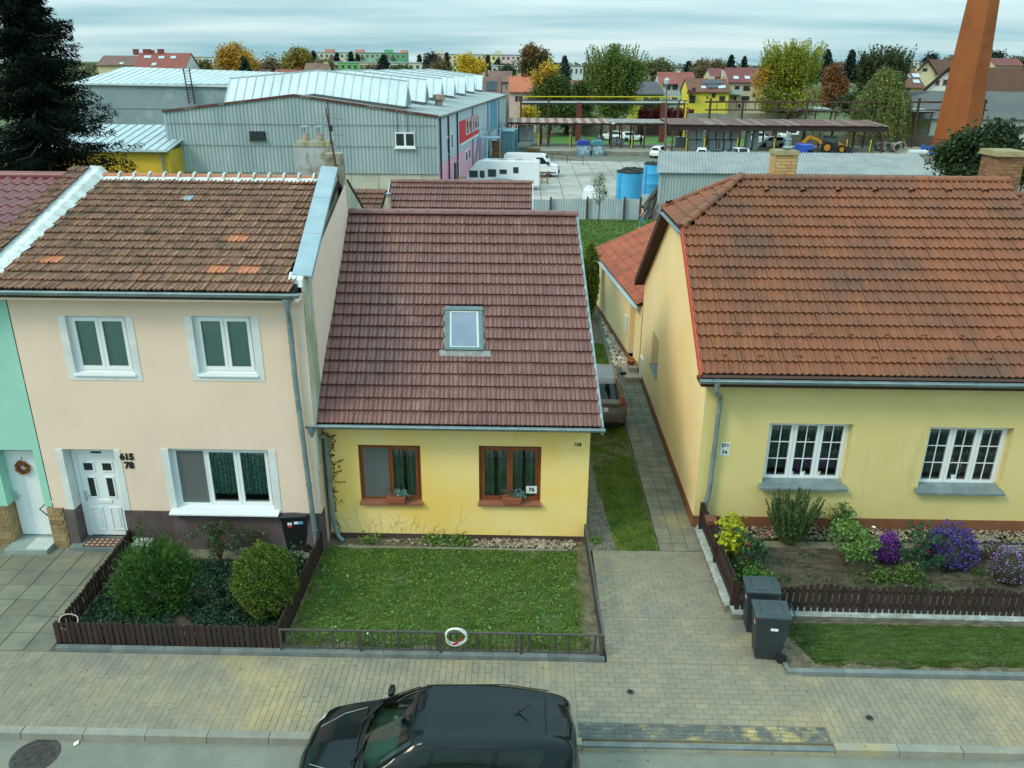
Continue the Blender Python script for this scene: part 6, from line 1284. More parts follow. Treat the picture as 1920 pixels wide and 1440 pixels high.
# corrugated sheet between two points, standing
def corr(mb,a,b,z0,top,per=.35,d=.05,n=None):
    a,b=Vector(a),Vector(b);dr=(b-a);L=dr.length;dr /= L;s=Vector((dr.y,-dr.x,0));N=n or int(L/per);pts=[]
    for i in range(N):
        for f,o in ((0,0),(.30,0),(.42,1),(.78,1),(.9,0)):pts.append((L*(i+f)/N,o*d))
    pts.append((L,0));zt=top if callable(top) else (lambda t:top)
    for (p,o),(q,r) in zip(pts[:-1],pts[1:]):
        A,B=a+dr*p+s*o,a+dr*q+s*r;mb.poly((A.x,A.y,z0),(B.x,B.y,z0),(B.x,B.y,zt(q/L)),(A.x,A.y,zt(p/L)))
    return mb
grey_corr=mat('grey_corrugated',C(166,180,182),C(150,166,170),ns=.6,rough=.7,scale=(1,1,.2),stain=[(C(194,202,200),1.6,.6,.75,(2.5,2.5,.12)),(C(124,130,126),2.4,.62,.78,(2.5,2.5,.15))])
rust_m=mat('rusty_steel',C(88,62,50),C(62,50,46),ns=6,bump=.3,rough=.8);white_sheet=mat('white_roof_sheet',C(196,208,208),C(182,196,198),ns=.4,rough=.5)
def hall():
    t=thing('factory_hall','large grey corrugated hall with white triangular roof monitors','factory hall',(-20,100,YZ));k=.07;Y0,Y1=78.0,142.0
    xl,xr,xa=-33.6,-8.2,-21.4;zl,zr,za=5.9,5.65,7.4;zb=.55
    def X(x,y):return x+k*(y-Y0)
    def topf(s):x=xl+(xr-xl)*s;return zl+(za-zl)*(x-xl)/(xa-xl) if x<xa else za+(zr-za)*(x-xa)/(xr-xa)
    m=MB();corr(m,(xl,Y0,0),(xr,Y0,0),zb,topf,.34,.06);m.obj('front_wall',grey_corr,t)
    for z in (3.0,4.9):MB().bar((xl+.3 if z<4 else xl+.3,Y0-.09,z),(xr-.2,Y0-.09,z),.03,.05).obj('sheet_lap',mat('lap_strip',C(128,138,140),C(110,104,98),ns=2),t)  # horizontal sheet laps, bars in a darker grey to brown than the sheets
    MB().box(xl+.1,xr-.1,Y0+.1,Y0+.4,YZ-.2,zb+.02).obj('base_wall',mat('cream_base_wall',C(196,194,178),C(178,176,160),ns=.5,stain=(C(112,110,96),.9,.58,.72,(2.5,1,.12))),t)
    m=MB();m.bar((xl,Y0-.05,zl+.05),(xa,Y0-.05,za+.05),.25,.2);m.bar((xa,Y0-.05,za+.05),(xr,Y0-.05,zr+.05),.25,.2);m.obj('verge_trim',mat('rust_brown_trim',C(92,58,52),C(120,112,108),ns=1.2,lo=.55,hi=.62),t)
    m=MB();m.hexa([(xl,Y0+.1,zl-.05),(xa,Y0+.1,za-.05),(X(xa,Y1),Y1,za-.05),(X(xl,Y1),Y1,zl-.05),(xl,Y0+.1,zl+.08),(xa,Y0+.1,za+.08),(X(xa,Y1),Y1,za+.08),(X(xl,Y1),Y1,zl+.08)]);m.hexa([(xa,Y0+.1,za-.05),(xr+.2,Y0+.1,zr-.08),(X(xr,Y1)+.2,Y1,zr-.08),(X(xa,Y1),Y1,za-.05),(xa,Y0+.1,za+.08),(xr+.2,Y0+.1,zr+.05),(X(xr,Y1)+.2,Y1,zr+.05),(X(xa,Y1),Y1,za+.08)])
    roof=m.obj('roof',mat('grey_roofing',C(150,160,158),C(132,142,142),ns=.3),t)
    # side wall: grey panels over a pink base that rises to the far end
    gp=mat('grey_panel',C(176,190,196),C(164,178,186),ns=.4,rnd=.05);pk=mat('pink_panel',C(220,162,182),C(208,150,170),ns=.6,stain=(C(226,200,206),.5,.55,.7))
    ny=14
    for i in range(ny):
        a,b=Y0+(Y1-Y0)*i/ny,Y0+(Y1-Y0)*(i+1)/ny;zc=1.35;m=MB();e=.03
        m.hexa([(X(xr,a)-.1,a+e,zc),(X(xr,a),a+e,zc),(X(xr,b),b-e,zc),(X(xr,b)-.1,b-e,zc),(X(xr,a)-.1,a+e,zr),(X(xr,a),a+e,zr),(X(xr,b),b-e,zr),(X(xr,b)-.1,b-e,zr)]);m.obj('wall_panel',mat('blue_panel',C(96,150,178)) if i in (9,10) else gp,t)
        if i<7:m=MB();m.hexa([(X(xr,a)-.1,a,YZ),(X(xr,a)-.02,a,YZ),(X(xr,b)-.02,b,YZ),(X(xr,b)-.1,b,YZ),(X(xr,a)-.1,a,zc),(X(xr,a)-.02,a,zc),(X(xr,b)-.02,b,zc),(X(xr,b)-.1,b,zc)]);m.obj('pink_wall',pk,t)
        else:m=MB();m.hexa([(X(xr,a)-.1,a,YZ),(X(xr,a)-.02,a,YZ),(X(xr,b)-.02,b,YZ),(X(xr,b)-.1,b,YZ),(X(xr,a)-.1,a,zc),(X(xr,a)-.02,a,zc),(X(xr,b)-.02,b,zc),(X(xr,b)-.1,b,zc)]);m.obj('wall_panel',gp,t)
    def swin(y0,y1,z0,z1,fm,gm,name='window'):
        m=MB();m.hexa([(X(xr,y0)-.02,y0,z0),(X(xr,y0)+.07,y0,z0),(X(xr,y1)+.07,y1,z0),(X(xr,y1)-.02,y1,z0),(X(xr,y0)-.02,y0,z1),(X(xr,y0)+.07,y0,z1),(X(xr,y1)+.07,y1,z1),(X(xr,y1)-.02,y1,z1)]);w=m.obj(name,fm,t);e=(y1-y0)*.14;f=.12
        if gm:m=MB();m.hexa([(X(xr,y0+e),y0+e,z0+f),(X(xr,y0+e)+.085,y0+e,z0+f),(X(xr,y1-e)+.085,y1-e,z0+f),(X(xr,y1-e),y1-e,z0+f),(X(xr,y0+e),y0+e,z1-f),(X(xr,y0+e)+.085,y0+e,z1-f),(X(xr,y1-e)+.085,y1-e,z1-f),(X(xr,y1-e),y1-e,z1-f)]);m.obj('pane',gm,w)
        return w
    dg=mat('dull_dark_pane',C(44,54,58),rough=.1,spec=.6);red_p=mat('red_panel',C(206,44,52),C(190,38,46),ns=1)
    swin(90.5,106,2.2,4.5,red_p,None,'red_panel');MB().hexa([(X(xr,90.5),90.5,2.0),(X(xr,90.5)+.14,90.5,2.0),(X(xr,106)+.14,106,2.0),(X(xr,106),106,2.0),(X(xr,90.5),90.5,2.2),(X(xr,90.5)+.14,90.5,2.2),(X(xr,106)+.14,106,2.2),(X(xr,106),106,2.2)]).obj('sill',white_pvc,t)
    for y in (95.0,97.2,100.0,102.2,104.4):
        w=MB();w.hexa([(X(xr,y)+.05,y,2.8),(X(xr,y)+.11,y,2.8),(X(xr,y+1.6)+.11,y+1.6,2.8),(X(xr,y+1.6)+.05,y+1.6,2.8),(X(xr,y)+.05,y,4.45),(X(xr,y)+.11,y,4.45),(X(xr,y+1.6)+.11,y+1.6,4.45),(X(xr,y+1.6)+.05,y+1.6,4.45)]);w=w.obj('window',white_pvc,t)
        g=MB();g.hexa([(X(xr,y)+.08,y+.3,2.95),(X(xr,y)+.14,y+.3,2.95),(X(xr,y+1.3)+.14,y+1.3,2.95),(X(xr,y+1.3)+.08,y+1.3,2.95),(X(xr,y)+.08,y+.3,4.35),(X(xr,y)+.14,y+.3,4.35),(X(xr,y+1.3)+.14,y+1.3,4.35),(X(xr,y+1.3)+.08,y+1.3,4.35)]);g.obj('pane',dg,w)
    swin(82.0,83.1,1.9,3.6,white_pvc,dg);swin(84.6,85.6,2.2,3.7,white_pvc,dg);swin(94.5,96,-.1,1.1,white_pvc,dg);swin(97,98.2,-.1,1.1,white_pvc,dg);swin(88.6,89.8,YZ,.8,white_pvc,None,'door');swin(86.6,87.7,YZ,.6,mat('dark_door',C(52,52,56)),None,'door')
    for y in (78.3,82.9,88.6,100.5,116,130):q=X(xr,y)+.1;MB().tube([(q,y,YZ+.1),(q,y,zr)],.09,6).obj('downpipe',rust_m if y<90 else zinc,t)
    MB().tube([(X(xr,Y0)+.2,Y0,zr),(X(xr,Y1)+.2,Y1,zr)],.11,6).obj('gutter',mat('stained_gutter',C(120,116,110),C(74,66,62),ns=1),t)
    # front windows
    for (a,b,fm,nsh) in (((740,248),(778,276),white_pvc,2),((467,246),(498,262),mat('dark_frame',C(50,48,46)),2)):
        p,q=PY(*a,Y0-.1),PY(*b,Y0-.1);m=MB();m.box(p.x,q.x,Y0-.16,Y0-.02,q.z,p.z);w=m.obj('window',fm,t);W=(q.x-p.x)/nsh
        for i in range(nsh):MB().box(p.x+W*i+.12,p.x+W*(i+1)-.08,Y0-.18,Y0-.1,q.z+.14,p.z-.12).obj('pane',dg,w)
        MB().box(p.x-.1,q.x+.1,Y0-.3,Y0-.02,q.z-.16 if nsh==2 and fm is white_pvc else q.z-.05,q.z).obj('sill',white_pvc if fm is white_pvc else fm,w)
    m=MB();m.bar((-12.0,Y0-.12,4.3),(-12.0,Y0-.12,6.0),.05,.05);m.bar((-11.1,Y0-.12,4.3),(-11.1,Y0-.12,5.9),.05,.05);m.obj('cable_duct',rust_m,t)
    # roof monitors: bent triangular prisms across the hall
    for i in range(7):
        y=80.0+9.6*i;dy=X(0,y)-X(0,80);P=[(-28.4,6.55,8.75),(-19.9,7.5,9.55),(-11.5,6.45,8.65)];m=MB();f0,f1,r=y-.3,y+4.6,y+2.0
        for (a,b) in ((0,1),(1,2)):
            xa_,za_,ha=P[a];xb_,zb_,hb=P[b]
            m.mat(0).poly((xa_+dy,f0,za_),(xb_+dy,f0,zb_),(xb_+dy,r,hb),(xa_+dy,r,ha));m.poly((xb_+dy,f1,zb_),(xa_+dy,f1,za_),(xa_+dy,r,ha),(xb_+dy,r,hb))
        for a in (0,2):m.mat(1).poly((P[a][0]+dy,f0,P[a][1]),(P[a][0]+dy,f1,P[a][1]),(P[a][0]+dy,r,P[a][2]))
        mo=m.obj('roof_monitor',[white_sheet,mat('monitor_end',C(134,148,152),ns=1)],t)
        s=MB()
        for (a,b) in ((0,1),(1,2)):
            for q in range(9 if i else 10):
                u=q/(9 if i else 10);xa_,za_,ha=[P[a][j]+(P[b][j]-P[a][j])*u for j in range(3)];s.bar((xa_+dy,f0-.02,za_+.03),(xa_+dy,r-.02,ha+.03),.07,.06)
        s.bar((P[0][0]+dy,r,P[0][2]+.03),(P[1][0]+dy,r,P[1][2]+.03),.14,.08);s.bar((P[1][0]+dy,r,P[1][2]+.03),(P[2][0]+dy,r,P[2][2]+.03),.14,.08);s.bar((P[2][0]+dy+.03,f0,P[2][1]),(P[2][0]+dy+.03,r,P[2][2]),.1,.08)
        s.obj('standing_seam',zinc_light,mo)
        b_=MB();
        for a,b in ((0,1),(1,2)):b_.bar((P[a][0]+dy,f0+.05,P[a][1]-.12),(P[b][0]+dy,f0+.05,P[b][1]-.12),.1,.3)
        b_.obj('monitor_base',mat('dark_base',C(84,88,86)),mo)
    m=MB();m.lathe((-9.6,92,zr),[(.4,0),(.4,.9),(.65,1.0),(.6,1.5),(.2,1.6)],12);m.obj('roof_vent',mat('rust_vent',C(150,116,98),C(170,160,150),ns=3),t)
    # outside stair
    m=MB();c=X(xr,104)+.3;m.bar((c,101,YZ),(c,106,1.6),.1,.3);m.bar((c+1.1,101,YZ),(c+1.1,106,1.6),.1,.3)
    for j in range(12):m.box(c,c+1.1,101+5*j/12,101.3+5*j/12,YZ+3.6*j/12+.1,YZ+3.6*j/12+.16)
    m.box(c,c+2.6,106,109,1.55,1.65)
    for (x,y) in ((c+2.6,106),(c+2.6,109),(c,106)):m.bar((x,y,YZ),(x,y,2.7),.1,.1)
    for z in (2.1,2.7):m.bar((c,106,z),(c+2.6,106,z),.07,.07);m.bar((c+2.6,106,z),(c+2.6,109,z),.07,.07)
    m.bar((c+1.1,101,YZ+1),(c+1.1,106,2.7),.06,.06);m.obj('metal_stair',mat('pale_blue_steel',C(140,168,178),rough=.5),t)
hall()
def back_hall():
    t=thing('grey_hall','plain grey rendered hall with white sheet roof and dark roof ladder','factory hall',(-46,112,YZ));gw=mat('grey_plaster',C(140,156,162),C(126,144,152),ns=.35,stain=(C(160,172,174),.35,.55,.7))
    m=MB();x0,x1,y0,y1=-57.5,-34,108,128;m.box(x0,x1,y0,y1,YZ-.3,7.7);m.obj('wall',gw,t);yr=118;zr=9.6
    m=MB();m.poly((x0,y0-.3,7.7),(x1+6,y0-.3,7.45),(x1+6,yr,8.9),(x0+2.5,yr,zr));m.poly((x1+6,y1,7.5),(x0,y1,7.7),(x0+2.5,yr,zr),(x1+6,yr,8.9));m.poly((x0,y0-.3,7.7),(x0,y0-.3,7.5),(x1+6,y0-.3,7.25),(x1+6,y0-.3,7.45));roof=m.obj('roof',white_sheet,t)
    MB().poly((x0,y0-.3,7.7),(x0+2.5,yr,zr),(x0,y1,7.7)).obj('gable',mat('teal_gable',C(118,150,160)),t)
    s=MB()
    for i in range(26):x=x0+1.5+i*1.05;s.bar((x,y0-.3,7.72),(x+.6,yr,9.62-.6*i/26),.06,.06)
    s.obj('standing_seam',zinc_light,roof)
    for z in (1.8,4.6):MB().box(x0,x1,y0-.03,y0,z,z+.12).obj('wall_joint',mat('grey_joint',C(112,126,132)),t)
    a,b=PY(344,132,107.4),PY(358,195,107.4);m=MB();m.bar((a.x,107.4,a.z+.2),(b.x-.2,107.4,b.z),.12,.12);m.bar((a.x+.75,107.4,a.z+.2),(b.x+.5,107.4,b.z),.12,.12)
    for i in range(12):u=i/12;q=V(a.x,107.4,a.z).lerp(V(b.x-.2,107.4,b.z),u);m.bar(q,q+V(.72,0,0),.06,.06)
    m.obj('ladder',mat('dark_steel',C(44,44,46)),t)
    t=thing('yellow_workshop','low yellow workshop with a grey sheet roof behind the spruce','workshop',(-39,76,YZ));MB().box(-47,-32.3,75,83,YZ-.3,2.75).obj('wall',mat('ochre_render',C(208,172,58),C(196,160,50),ns=.6),t)
    m=MB();m.hexa([(-47.3,74.6,2.72),(-32.1,74.6,2.72),(-32.1,83,4.3),(-47.3,83,4.3),(-47.3,74.6,2.85),(-32.1,74.6,2.85),(-32.1,83,4.43),(-47.3,83,4.43)]);r=m.obj('roof',zinc_light,t);s=MB()
    for i in range(18):s.bar((-47+i*.86,74.6,2.88),(-47+i*.86,83,4.46),.06,.05)
    s.obj('standing_seam',zinc,r);m=MB();m.tube([(-47.3,74.5,2.7),(-32.1,74.5,2.7)],.12,8);m.obj('gutter',zinc,t);downpipe(t,[(-33.0,74.5,2.6),(-32.9,74.8,2.1),(-32.8,74.8,YZ)],.1)
back_hall()
# ------------------------------------------------------------------ shed, fence, tanks
def shed():
    K=1.15
    t=thing('corrugated_shed','long shed of grey corrugated sheet behind the orange roof','shed',(22,72,YZ));cm=mat('asbestos_cement',C(146,152,150),C(128,136,136),ns=.7,scale=(1,1,.3),stain=(C(120,124,118),1.5,.58,.75));Y0=70.0;x0,x1=11.1,34.0;zt=1.85
    m=MB();corr(m,(x0,Y0,0),(x1,Y0,0),YZ-.2,zt,.26,.06);corr(m,(x0+K,Y0+7,0),(x0,Y0,0),YZ-.2,lambda s:zt+.9*(1-s),.26,.06);m.obj('wall',grey_corr,t)
    m=MB();N=88;L=x1-x0+.6
    for i in range(N*4):
        a,b=i/4,(i+1)/4;f=lambda q:.045*math.sin(q*2*math.pi)
        m.poly((x0-.3+L*a/N,Y0-.3,zt+f(a)),(x0-.3+L*b/N,Y0-.3,zt+f(b)),(x0-.3+K+L*b/N,Y0+7,zt+1.05+f(b)),(x0-.3+K+L*a/N,Y0+7,zt+1.05+f(a)))
    m.obj('roof',cm,t)
shed()
def yard_fence():
    t=thing('sheet_fence','pale corrugated sheet fence of wide panels on rusty posts','fence',(4,69,YZ));pm=mat('pale_sheet',C(176,190,194),C(160,176,182),ns=.5,scale=(1,1,.2),rnd=.05,stain=(C(190,196,192),.8,.55,.7))
    E=[(983,373),(1033,373),(1102,372),(1172,373),(1202,376)]
    for (a,za),(b,zb) in zip(E[:-1],E[1:]):
        p,q=PY(a+1.5,za,69.3),PY(b-1.5,zb,69.3-.25);m=MB();corr(m,(p.x,69.3,0),(q.x,69.15,0),YZ-.05,p.z+float(rng.uniform(-.05,.05)),.2,.035);m.obj('fence_panel',pm,t)
    for a,_ in E[1:]:p=PY(a,370,69.1);MB().box(p.x-.07,p.x+.07,69.0,69.14,YZ-.1,p.z+.05).obj('post',rust_m,t)
yard_fence()
def tank(label,px,base,top,wpx):
    b=PG(px,base,YZ);zc=(b-Vector((0,0,CAM_H))).dot(Fv);r=wpx*zc/CAM_F/2;cy=b.y+r;z1=PY(px,top,b.y).z;t=thing('water_tank',label,'tank',(b.x,cy,YZ),'blue cylindrical tanks in the yard')
    bl=mat('tank_blue',C(72,170,218),C(60,158,208),ns=.8,rough=.55,stain=(C(98,166,200),1.2,.58,.75,(1.5,1.5,.2)));h=z1-YZ
    m=MB();m.lathe((b.x,cy,YZ),[(r,0),(r,h*.33),(r*1.01,h*.335),(r*1.01,h*.35),(r,h*.355),(r,h*.66),(r*1.01,h*.665),(r*1.01,h*.68),(r,h*.685),(r,h-.12)],36);smooth(m.obj('shell',bl,t),35)
    m=MB();m.lathe((b.x,cy,YZ),[(r*1.03,h-.14),(r*1.03,h),(r*.92,h+.02),(r*.9,h-.1)],36);m.obj('rim',mat('dark_rim',C(52,56,58),ns=4),t)
    m=MB()
    for k in range(5):a=k*1.3;m.box(b.x+r*.6*math.cos(a)-.15,b.x+r*.6*math.cos(a)+.15,cy+r*.6*math.sin(a)-.15,cy+r*.6*math.sin(a)+.15,YZ+h-.08,YZ+h+.1)
    m.obj('lid_fitting',mat('dark_rim',C(52,56,58)),t);a=math.radians(215);m=MB();m.tube([(b.x+r*1.04*math.cos(a),cy+r*1.04*math.sin(a),YZ+.2),(b.x+r*1.04*math.cos(a),cy+r*1.04*math.sin(a),YZ+h-.3)],.1,8);m.obj('pipe',bl,t)
tank('front blue round tank with a dark rim behind the sheet fence',1181,381,323,49);tank('taller blue tank close behind the front one beside the shed',1222,366,307,31);tank('low blue tank mostly hidden behind the two larger tanks',1188,340,318,40)
def poles():
    b=PG(1217,412,YZ);t=thing('pole_stack','heap of long grey poles leaning against the shed corner','poles',tuple(b));pm=mat('weathered_pole',C(96,90,82),C(72,68,62),ns=4,rnd=.3)
    for i in range(24):
        x=b.x+rng.uniform(-1.6,.9);q=V(b.x+1.3+rng.uniform(-.3,.2),b.y+1.5+rng.uniform(0,.8),YZ+rng.uniform(2.0,3.1));MB().tube([(x,b.y+rng.uniform(-.3,.6),YZ),q],[.06,.045],6).obj('pole',pm,t)
poles()
def person():
    b=PG(1203,429,YZ+.05);t=thing('person','person in a tan jacket and blue jeans walking on the grass bank','person',tuple(b));x,y,z=b
    def skin(name,verts,edges,rad,m,sub=2):
        me=bpy.data.meshes.new(name);me.from_pydata([(x+a,y+b2,z+c) for a,b2,c in verts],edges,[]);o=link(name,me,t);md_=o.modifiers.new('s','SKIN');
        for i,r in enumerate(rad):me.skin_vertices[0].data[i].radius=(r,r)
        me.skin_vertices[0].data[0].use_root=True;s=o.modifiers.new('d','SUBSURF');s.levels=s.render_levels=sub;me.materials.append(m);return o
    def ensure(me):me.skin_vertices
    vs=[(0,0,.95),(.02,0,1.2),(-.02,0,1.42),(-.05,0,1.55),(-.07,0,1.66),(-.08,0,1.76),(.0,.17,1.40),(.08,.2,1.14),(-.02,.2,.92),(0,-.17,1.40),(-.1,-.2,1.16),(-.26,-.18,1.0),(.0,.09,.88),(-.16,.09,.5),(-.14,.09,.08),(-.26,.09,.04),(.0,-.09,.88),(.14,-.09,.5),(.36,-.09,.18),(.30,-.09,.08)]
    es=[(0,1),(1,2),(2,3),(3,4),(4,5),(2,6),(6,7),(7,8),(2,9),(9,10),(10,11),(0,12),(12,13),(13,14),(14,15),(0,16),(16,17),(17,18),(18,19)]
    rd=[.14,.15,.15,.06,.10,.09,.07,.055,.04,.07,.055,.04,.095,.07,.05,.045,.095,.07,.05,.045]
    me=bpy.data.meshes.new('body');me.from_pydata([(x+a,y+b2,z+c) for a,b2,c in vs],es,[])
    o=link('body',me,t);sk_=o.modifiers.new('skin','SKIN')
    if not me.skin_vertices:
        bm=bmesh.new();bm.from_mesh(me);bm.verts.layers.skin.verify();bm.to_mesh(me);bm.free()
    for i,r in enumerate(rd):me.skin_vertices[0].data[i].radius=(r,r)
    me.skin_vertices[0].data[0].use_root=True;ss=o.modifiers.new('sub','SUBSURF');ss.levels=ss.render_levels=2
    m=bpy.data.materials.new('clothes');m.use_nodes=True;nt=m.node_tree;L=nt.links.new;g=nt.nodes.new('ShaderNodeNewGeometry');sp=nt.nodes.new('ShaderNodeSeparateXYZ');L(g.outputs['Position'],sp.inputs[0]);r=nt.nodes.new('ShaderNodeValToRGB');r.color_ramp.interpolation='CONSTANT';mr=nt.nodes.new('ShaderNodeMapRange');mr.inputs[1].default_value=z;mr.inputs[2].default_value=z+2;L(sp.outputs[2],mr.inputs[0]);L(mr.outputs[0],r.inputs[0])
    r.color_ramp.elements[0].color=C(210,212,210);r.color_ramp.elements[1].position=.05;r.color_ramp.elements[1].color=C(86,136,158)
    for p,c in ((.46,C(176,148,122)),(.75,C(206,160,136))):e=r.color_ramp.elements.new(p);e.color=c
    L(r.outputs[0],nt.nodes['Principled BSDF'].inputs['Base Color']);me.materials.append(m)
    h=MB();h.lathe((x-.06,y,z+1.72),[(.10,-.06),(.125,.02),(.11,.10),(.03,.14)],12);smooth(h.obj('hair',mat('dark_hair',C(58,44,36)),t),80)
person()
# ------------------------------------------------------------------ vehicles in the yard
def place_by(px,base,z=YZ+.05):return PG(px,base,z)
white_paint_car=mat('white_car_paint',C(226,232,234),rough=.25,spec=.5,coat=.4)
G1='cars parked in the yard'
b=place_by(1240,297);t=thing('parked_car','white hatchback alone on the concrete yard behind a lamp post','car',None,G1);car(t,[tuple(r) for r in EST],white_paint_car,3,3,full=False);proto=t;t.location=(b.x,b.y+2,b.z);t.rotation_euler=(0,0,math.radians(62));t.scale=(1.05,1.08,1.08)
for px,bs,rz,lb in ((1318,300,80,'white estate car parked left of the dark car above the shed roof'),(1382,301,205,'white car facing the street right of the dark car above the shed roof'),(1186,266,15,'white estate car on the lawn strip behind the canopy posts'),(1147,264,160,'pale car half hidden on the lawn behind the two kiosks'),(1450,277,185,'white car behind the blue truck under the dark canopy'),(1432,268,10,'white car at the back of the dock right of the wrapped pallets'),(1478,262,175,'white car near the end of the dock in front of the drab wall')):
    b=place_by(px,bs,YZ+(.05 if bs>290 else .62 if px>1400 else .08));copy_thing(proto,(b.x,b.y+1.5,b.z),math.radians(rz),lb,(1.08,1.1,1.08))
b=place_by(1348,302);t=thing('parked_car','dark green car between the two white cars above the shed roof','car',None,G1);car(t,HATCH,mat('dark_green_paint',C(40,62,58),rough=.2,coat=.5),3,3,full=False);t.location=(b.x,b.y+1.5,b.z);t.rotation_euler=(0,0,math.radians(20))
def van(label,loc,rz,L=5.9,paint=white_paint_car):
    t=thing('delivery_van',label,'van');h=2.55;P=[(-L/2,.35),(-L/2,1.2),(-L/2+.08,h-.1),(-L/2+.2,h),(L*.18,h),(L*.25,h-.12),(L*.33,1.72),(L*.36,1.45),(L*.47,1.25),(L/2,.95),(L/2,.35)]
    m=MB();W=1.0
    n=len(P);inset=[0 if p[1]<1.4 else .12*(p[1]-1.4)/(h-1.4) for p in P]
    for s in (1,-1):m.poly(*[(p[0],s*(W-i),p[1]) for p,i in (zip(P,inset) if s<0 else reversed(list(zip(P,inset))))])
    for k in range(n):a,b_=P[k],P[(k+1) % n];ia,ib=inset[k],inset[(k+1) % n];m.poly((a[0],W-ia,a[1]),(b_[0],W-ib,b_[1]),(b_[0],-W+ib,b_[1]),(a[0],-W+ia,a[1]))
    bd=m.obj('body',paint,t);bv=bd.modifiers.new('b','BEVEL');bv.width=.06;bv.segments=2;bv.limit_method='ANGLE';bv.angle_limit=math.radians(30)
    m=MB();a,b_=(L*.255,h-.18),(L*.335,1.62);off=.03;m.poly((a[0]+off,.78,a[1]),(b_[0]+off+.05,.84,b_[1]-.1),(b_[0]+off+.05,-.84,b_[1]-.1),(a[0]+off,-.78,a[1]));m.obj('windscreen',car_glass,t)
    for s in (1,-1):
        m=MB();m.poly((L*.10,s*.955,2.2),(L*.22,s*.955,2.2),(L*.32,s*.985,1.5),(L*.10,s*1.01,1.45));m.obj('side_window',car_glass,t);m=MB();m.box(L*.30,L*.34,s*1.0,s*1.18,1.4,1.75) if s>0 else m.box(L*.30,L*.34,-1.18,-1.0,1.4,1.75);m.obj('wing_mirror',trim_m,t)
        for x in (-L*.28,L*.33):w=MB();w.lathe((x,s*.9,.35),[(.2,-.1),(.35,-.1),(.35,.12),(.2,.12)],16,'y');w.mat(1).lathe((x,s*.9,.35),[(.2,-.1),(.2,.11)],10,'y');w.obj('wheel',[tyre,rimm],t)
    m=MB();m.box(L/2-.12,L/2+.04,-.95,.95,.35,.78);m.box(L/2-.22,L/2-.02,-.85,.85,.95,1.05);m.obj('bumper',trim_m,t);m=MB();m.box(-L/2+.3,L/2-.2,-1.01,1.01,.45,.6);m.obj('side_strip',trim_m,t)
    t.location=loc;t.rotation_euler=(0,0,rz);return t
b=PG(1000,332,YZ+.05);van('white high roof delivery van parked behind the motorhome',(b.x-.2,b.y+1.2,YZ+.05),math.radians(-8),6.4)
b=PG(1105,392,YZ+.05);van('white van whose roof shows over the sheet fence',(b.x+.5,b.y+1.5,YZ-.0),math.radians(80),5.0).scale=(.8,.9,.72)
def motorhome():
    b=PG(1010,358,YZ+.05);t=thing('motorhome','white motorhome with rounded nose and dark side windows','motorhome');L,W,h=7.4,1.15,2.95
    P=[(L/2,.45),(L/2,h-.12),(L/2-.12,h),(-L/2+1.6,h),(-L/2+.8,h-.25),(-L/2+.2,h-.95),(-L/2-.1,1.3),(-L/2-.25,.9),(-L/2-.2,.45)];m=MB();m.prism(P,-W,W,'y');bd=m.obj('body',white_paint_car,t);bv=bd.modifiers.new('b','BEVEL');bv.width=.05;bv.segments=2
    for (x0,x1,z0,z1,nm) in ((-L/2+.15,-L/2+1.05,1.25,1.95,'cab_window'),(-L/2+1.25,-L/2+1.75,1.25,1.95,'cab_window'),(-1.6,-.75,1.35,2.1,'window'),(-.4,.35,1.65,2.1,'window'),(1.0,1.55,1.75,2.35,'window')):
        w=MB().box(x0,x1,-W-.03,-W+.02,z0,z1).obj(nm,mat('grey_rubber',C(70,76,78)),t);MB().box(x0+.06,x1-.06,-W-.04,-W,z0+.06,z1-.06).obj('pane',mat('tinted_pane',C(44,62,64),rough=.06,spec=.6),w)
    m=MB();m.poly((-L/2+.75,-.95,h-.33),(-L/2+.22,-1.0,h-1.0),(-L/2+.22,1.0,h-1.0),(-L/2+.75,.95,h-.33));q=MB();q.poly((-L/2+.70,-.95,h-.33),(-L/2+.13,-1.0,h-1.0),(-L/2+.13,1.0,h-1.0),(-L/2+.70,.95,h-.33));q.obj('windscreen',car_glass,t)
    s=MB();pts=[(x,-W-.012,.75+.42*math.sin((x+2.2)*.75)) for x in np.linspace(-1.5,2.2,14)];s.tube(pts,.05,5);s.obj('decal_stripe',mat('grey_decal',C(150,158,164)),t);r=MB();r.box(-.6,.3,-.5,.3,h,h+.1);r.box(1.2,1.9,-.4,.4,h,h+.1);r.tube([(-1.4,-.9,h+.05),(-1.2,-.9,h+.12),(2.8,-.9,h+.12),(3.0,-.9,h+.05)],.03,5);r.obj('roof_hatch',mat('grey_hatch',C(150,156,158)),t)
    for x in (-2.3,1.7):
        for sd in (1,-1):w=MB();w.lathe((x,sd*(W-.14),.34),[(.2,-.1),(.34,-.1),(.34,.12),(.2,.12)],16,'y');w.mat(1).lathe((x,sd*(W-.14),.34),[(.2,-.1),(.2,.11)],10,'y');w.obj('wheel',[tyre,rimm],t)
    t.location=(b.x-L/2+.1,b.y+1.4,YZ+.05);t.rotation_euler=(0,0,math.radians(-3))
motorhome()
